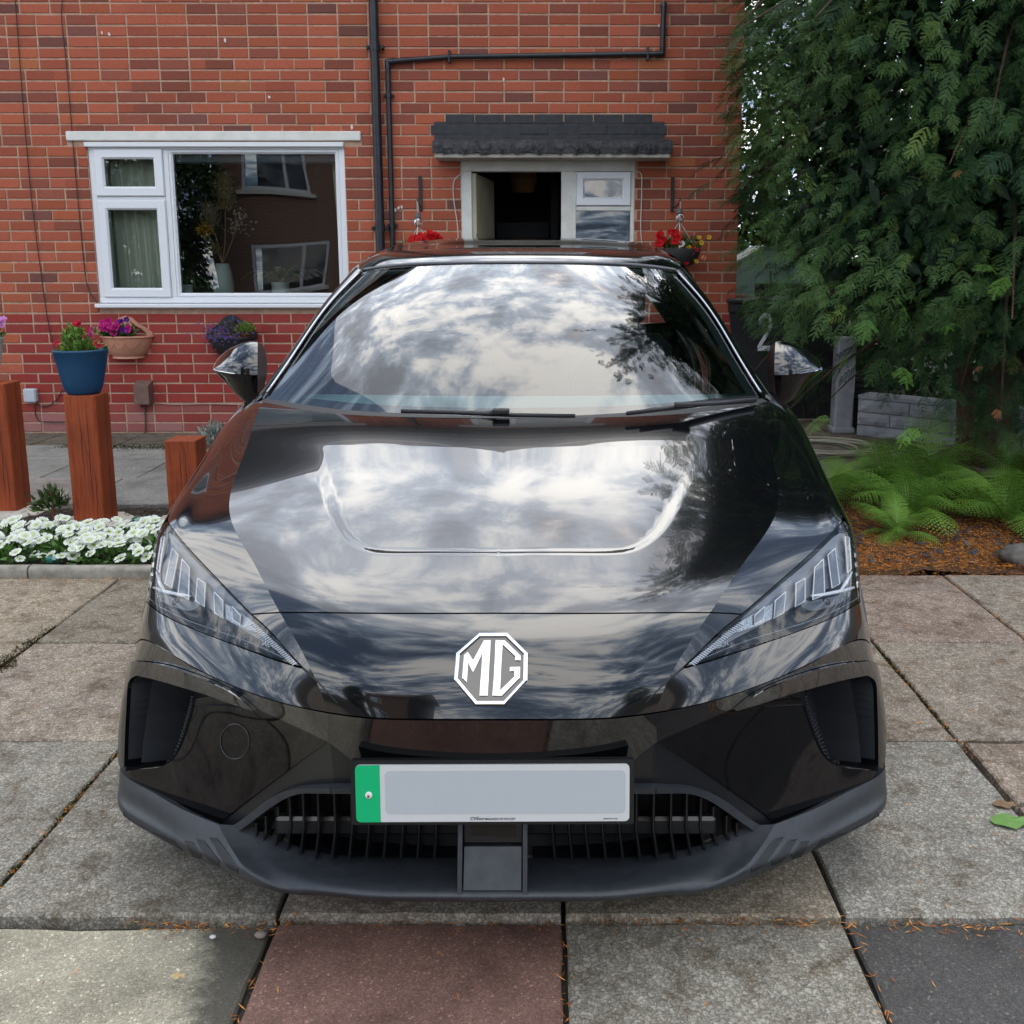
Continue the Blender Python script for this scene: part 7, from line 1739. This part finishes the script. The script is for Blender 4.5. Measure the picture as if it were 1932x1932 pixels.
# high boughs reaching over the drive, seen mirrored in the windscreen
P = []; D = []; S = []; Cc = []; lm = MB()
for k in range(11):
    h = rs.uniform(3.6, 6.6); tip = np.array([rs.uniform(1.0, 1.75), rs.uniform(4.4, 6.2), h]); root = np.array([2.9, 6.5, h+.3]); lm.tube([tuple(root-np.array([3.05,6.65,0])), tuple((root+tip)/2+np.array([0,0,.15])-np.array([3.05,6.65,0])), tuple(tip-np.array([3.05,6.65,0]))], [.025, .015, .004], 5)
    for q in range(46): t = rs.beta(1.8, 1.1); p = root+(tip-root)*t+np.array([rs.normal(0,.14), rs.normal(0,.20), rs.normal(0, .08)]); P.append(p-np.array([3.05,6.65,0])); D.append((tip-root)/2+rs.normal(size=3)*.5+np.array([0,0,-.35])); S.append(1.1); Cc.append((.018,.05,.02))
x = lm.build('bough', bark, con); x['kind'] = 'stuff'
V, F, cc = place_sprays(T1, np.array(P), np.array(D), np.array(S), np.array(Cc), .4, seed=9); x = numpy_mesh('bough_needles', V, F, needm, con, cc); x['kind'] = 'stuff'
# ivy-clad hedge and trees beyond the house
def leafy(nm, lab, c, r, n, L, w, a, b, seed, cat='hedge', shell=.72):
    o = empty(nm, (c[0], c[1], 0), lab, cat); rs = np.random.RandomState(seed); d = rs.normal(size=(n, 3)); d /= np.linalg.norm(d, axis=1)[:, None]
    bump_ = 1+.16*np.sin(d[:, 0]*7+seed)*np.cos(d[:, 2]*9)+.08*np.sin(d[:, 1]*17); C = d*np.array(r)*(rs.uniform(shell, 1, (n, 1))*bump_[:, None])+np.array([0, 0, c[2]])
    V, F, cc = leaf_cloud(C, d*.6+rs.normal(size=(n, 3))*.7+[0, 0, -.3], L*rs.uniform(.6, 1.2, n), w, green(n, a, b, seed), seed=seed); x = numpy_mesh('crown', V, F, leafm, o, cc); x['kind'] = 'stuff'
    MB().tube([(0,0,0),(.1,0,c[2]*.7),(0,0,c[2]+r[2]*.4)], [.16,.12,.03], 8).build('trunk', bark, o, smooth=True); return o
leafy('hedge_tree', 'bright leafy hedge tree just beyond the house corner', (2.35, 11.2, 2.4), (1.2, 1.1, 2.6), 16000, .10, .07, (.035,.10,.02), (.13,.24,.05), 51, 'hedge tree')
leafy('hedge_tree', 'pale green shrubbery seen under the conifer behind the gate', (3.9, 12.4, 2.2), (1.6, 1.2, 2.8), 14000, .11, .07, (.025,.07,.02), (.09,.17,.04), 52, 'hedge tree')
leafy('hedge_tree', 'dark leafy tree behind the conifer at the right edge', (6.3, 12.0, 2.6), (2.0, 1.6, 3.4), 16000, .12, .08, (.02,.06,.018), (.07,.14,.035), 53, 'hedge tree')
leafy('hedge_tree', 'dark green bush low behind the white block wall', (4.2, 8.9, .9), (1.5, .8, 1.2), 9000, .08, .05, (.02,.055,.018), (.06,.12,.03), 54, 'bush')
o = leafy('yellow_bush', 'clump of yellow flowers by the house corner under the growhouse', (1.62, 8.9, .98), (.12, .12, .14), 260, .05, .03, (.45,.42,.03), (.70,.62,.08), 55, 'flowers', .3)
# ------------------------------------------------------------------ across the road: what the window panes mirror
oh = empty('facing_house', (-6, -12, 0), 'brick house across the road, seen only as a reflection in the window', 'house')
ow = [(-8.35, -6.7, 3.15, 4.35), (-8.2, -6.3, .85, 2.0)]
g = MB()
def obr(nt, b, N, L):
    br = N('ShaderNodeTexBrick'); tcn = N('ShaderNodeTexCoord'); mp = N('ShaderNodeMapping'); mp.inputs['Rotation'].default_value = (-pi/2, 0, 0); L(tcn.outputs['Object'], mp.inputs[0]); L(mp.outputs[0], br.inputs[0])
    br.inputs['Color1'].default_value = (.19,.105,.075,1); br.inputs['Color2'].default_value = (.26,.145,.10,1); br.inputs['Mortar'].default_value = (.34,.27,.22,1); br.inputs['Scale'].default_value = 1; br.inputs['Brick Width'].default_value = .23; br.inputs['Row Height'].default_value = .08; br.inputs['Mortar Size'].default_value = .008; L(br.outputs[0], b.inputs[0])
obm = mat('far_brick', (.22,.08,.05), .9, build=obr)
def strips(x0, x1, z0, z1, ops):
    yield from wall_strips(x0, x1, z0, z1, ops)
for a, b, c, d in strips(-9.15, -4.3, 0, 5.2, ow): g.box(a+6, b+6, -.25, 0, c, d)
x = g.build('wall', obm, oh); x['kind'] = 'stuff'
g = MB(); g.prism([(-3.2,.4,5.1),(1.9,.4,5.1),(1.9,-4,7.4),(-3.2,-4,7.4)], (0,0,.1)); g.prism([(-3.2,-8.4,5.1),(1.9,-8.4,5.1),(1.9,-4,7.4),(-3.2,-4,7.4)], (0,0,.1)); x = g.build('roof', tile, oh, fix=True); x['kind'] = 'stuff'
g = MB(); g.box(-2.8, 1.7, -8, -7.8, 0, 5.1); g.box(-2.8, 1.7, -3, -2.9, 0, 5.1); x = g.build('inner_wall', dark_in, oh); x['kind'] = 'stuff'
for (a, b, c, d) in ow:
    w = bpy.data.objects.new('window', None); link(w, oh); a += 6; b += 6; m = a+(b-a)*.66
    for (p, q, r, s) in ((a, b, d-.07, d), (a, b, c, c+.07), (a, a+.07, c+.0705, d-.0705), (b-.07, b, c+.0705, d-.0705), (m-.04, m+.04, c+.0705, d-.0705)): x = MB().bbox(p, q, -.08, .02, r, s, .006).build('frame', frame_w, w)
    MB().bbox(a-.12, b+.12, -.05, .08, c-.10, c-.002, .006).build('sill', paint_w, w); g = MB(); g.add([(a+.07, -.03, c+.07), (b-.07, -.03, c+.07), (b-.07, -.03, d-.07), (a+.07, -.03, d-.07)], [(3, 2, 1, 0)]); g.build('pane', pane_m, w)
leafy('far_tree', 'dark tree across the road, seen only mirrored in the window', (-10.55, -10.4, 3.0), (2.1, 1.4, 4.2), 26000, .16, .10, (.02,.045,.018), (.06,.11,.03), 71, 'tree')
leafy('far_tree', 'bushy tree behind the photographer, mirrored on the car nose', (12.5, -14, 3.0), (3, 2, 3.4), 9000, .2, .14, (.02,.045,.018), (.05,.09,.03), 72, 'tree')
g = MB(); g.box(-60, 60, -9.2, -4.6, -.021, -.004); o = g.build('road', noisy('asphalt', (.035,.035,.036), (.065,.065,.066), 60, .9, .3, .003)); tag(o, kind='structure')
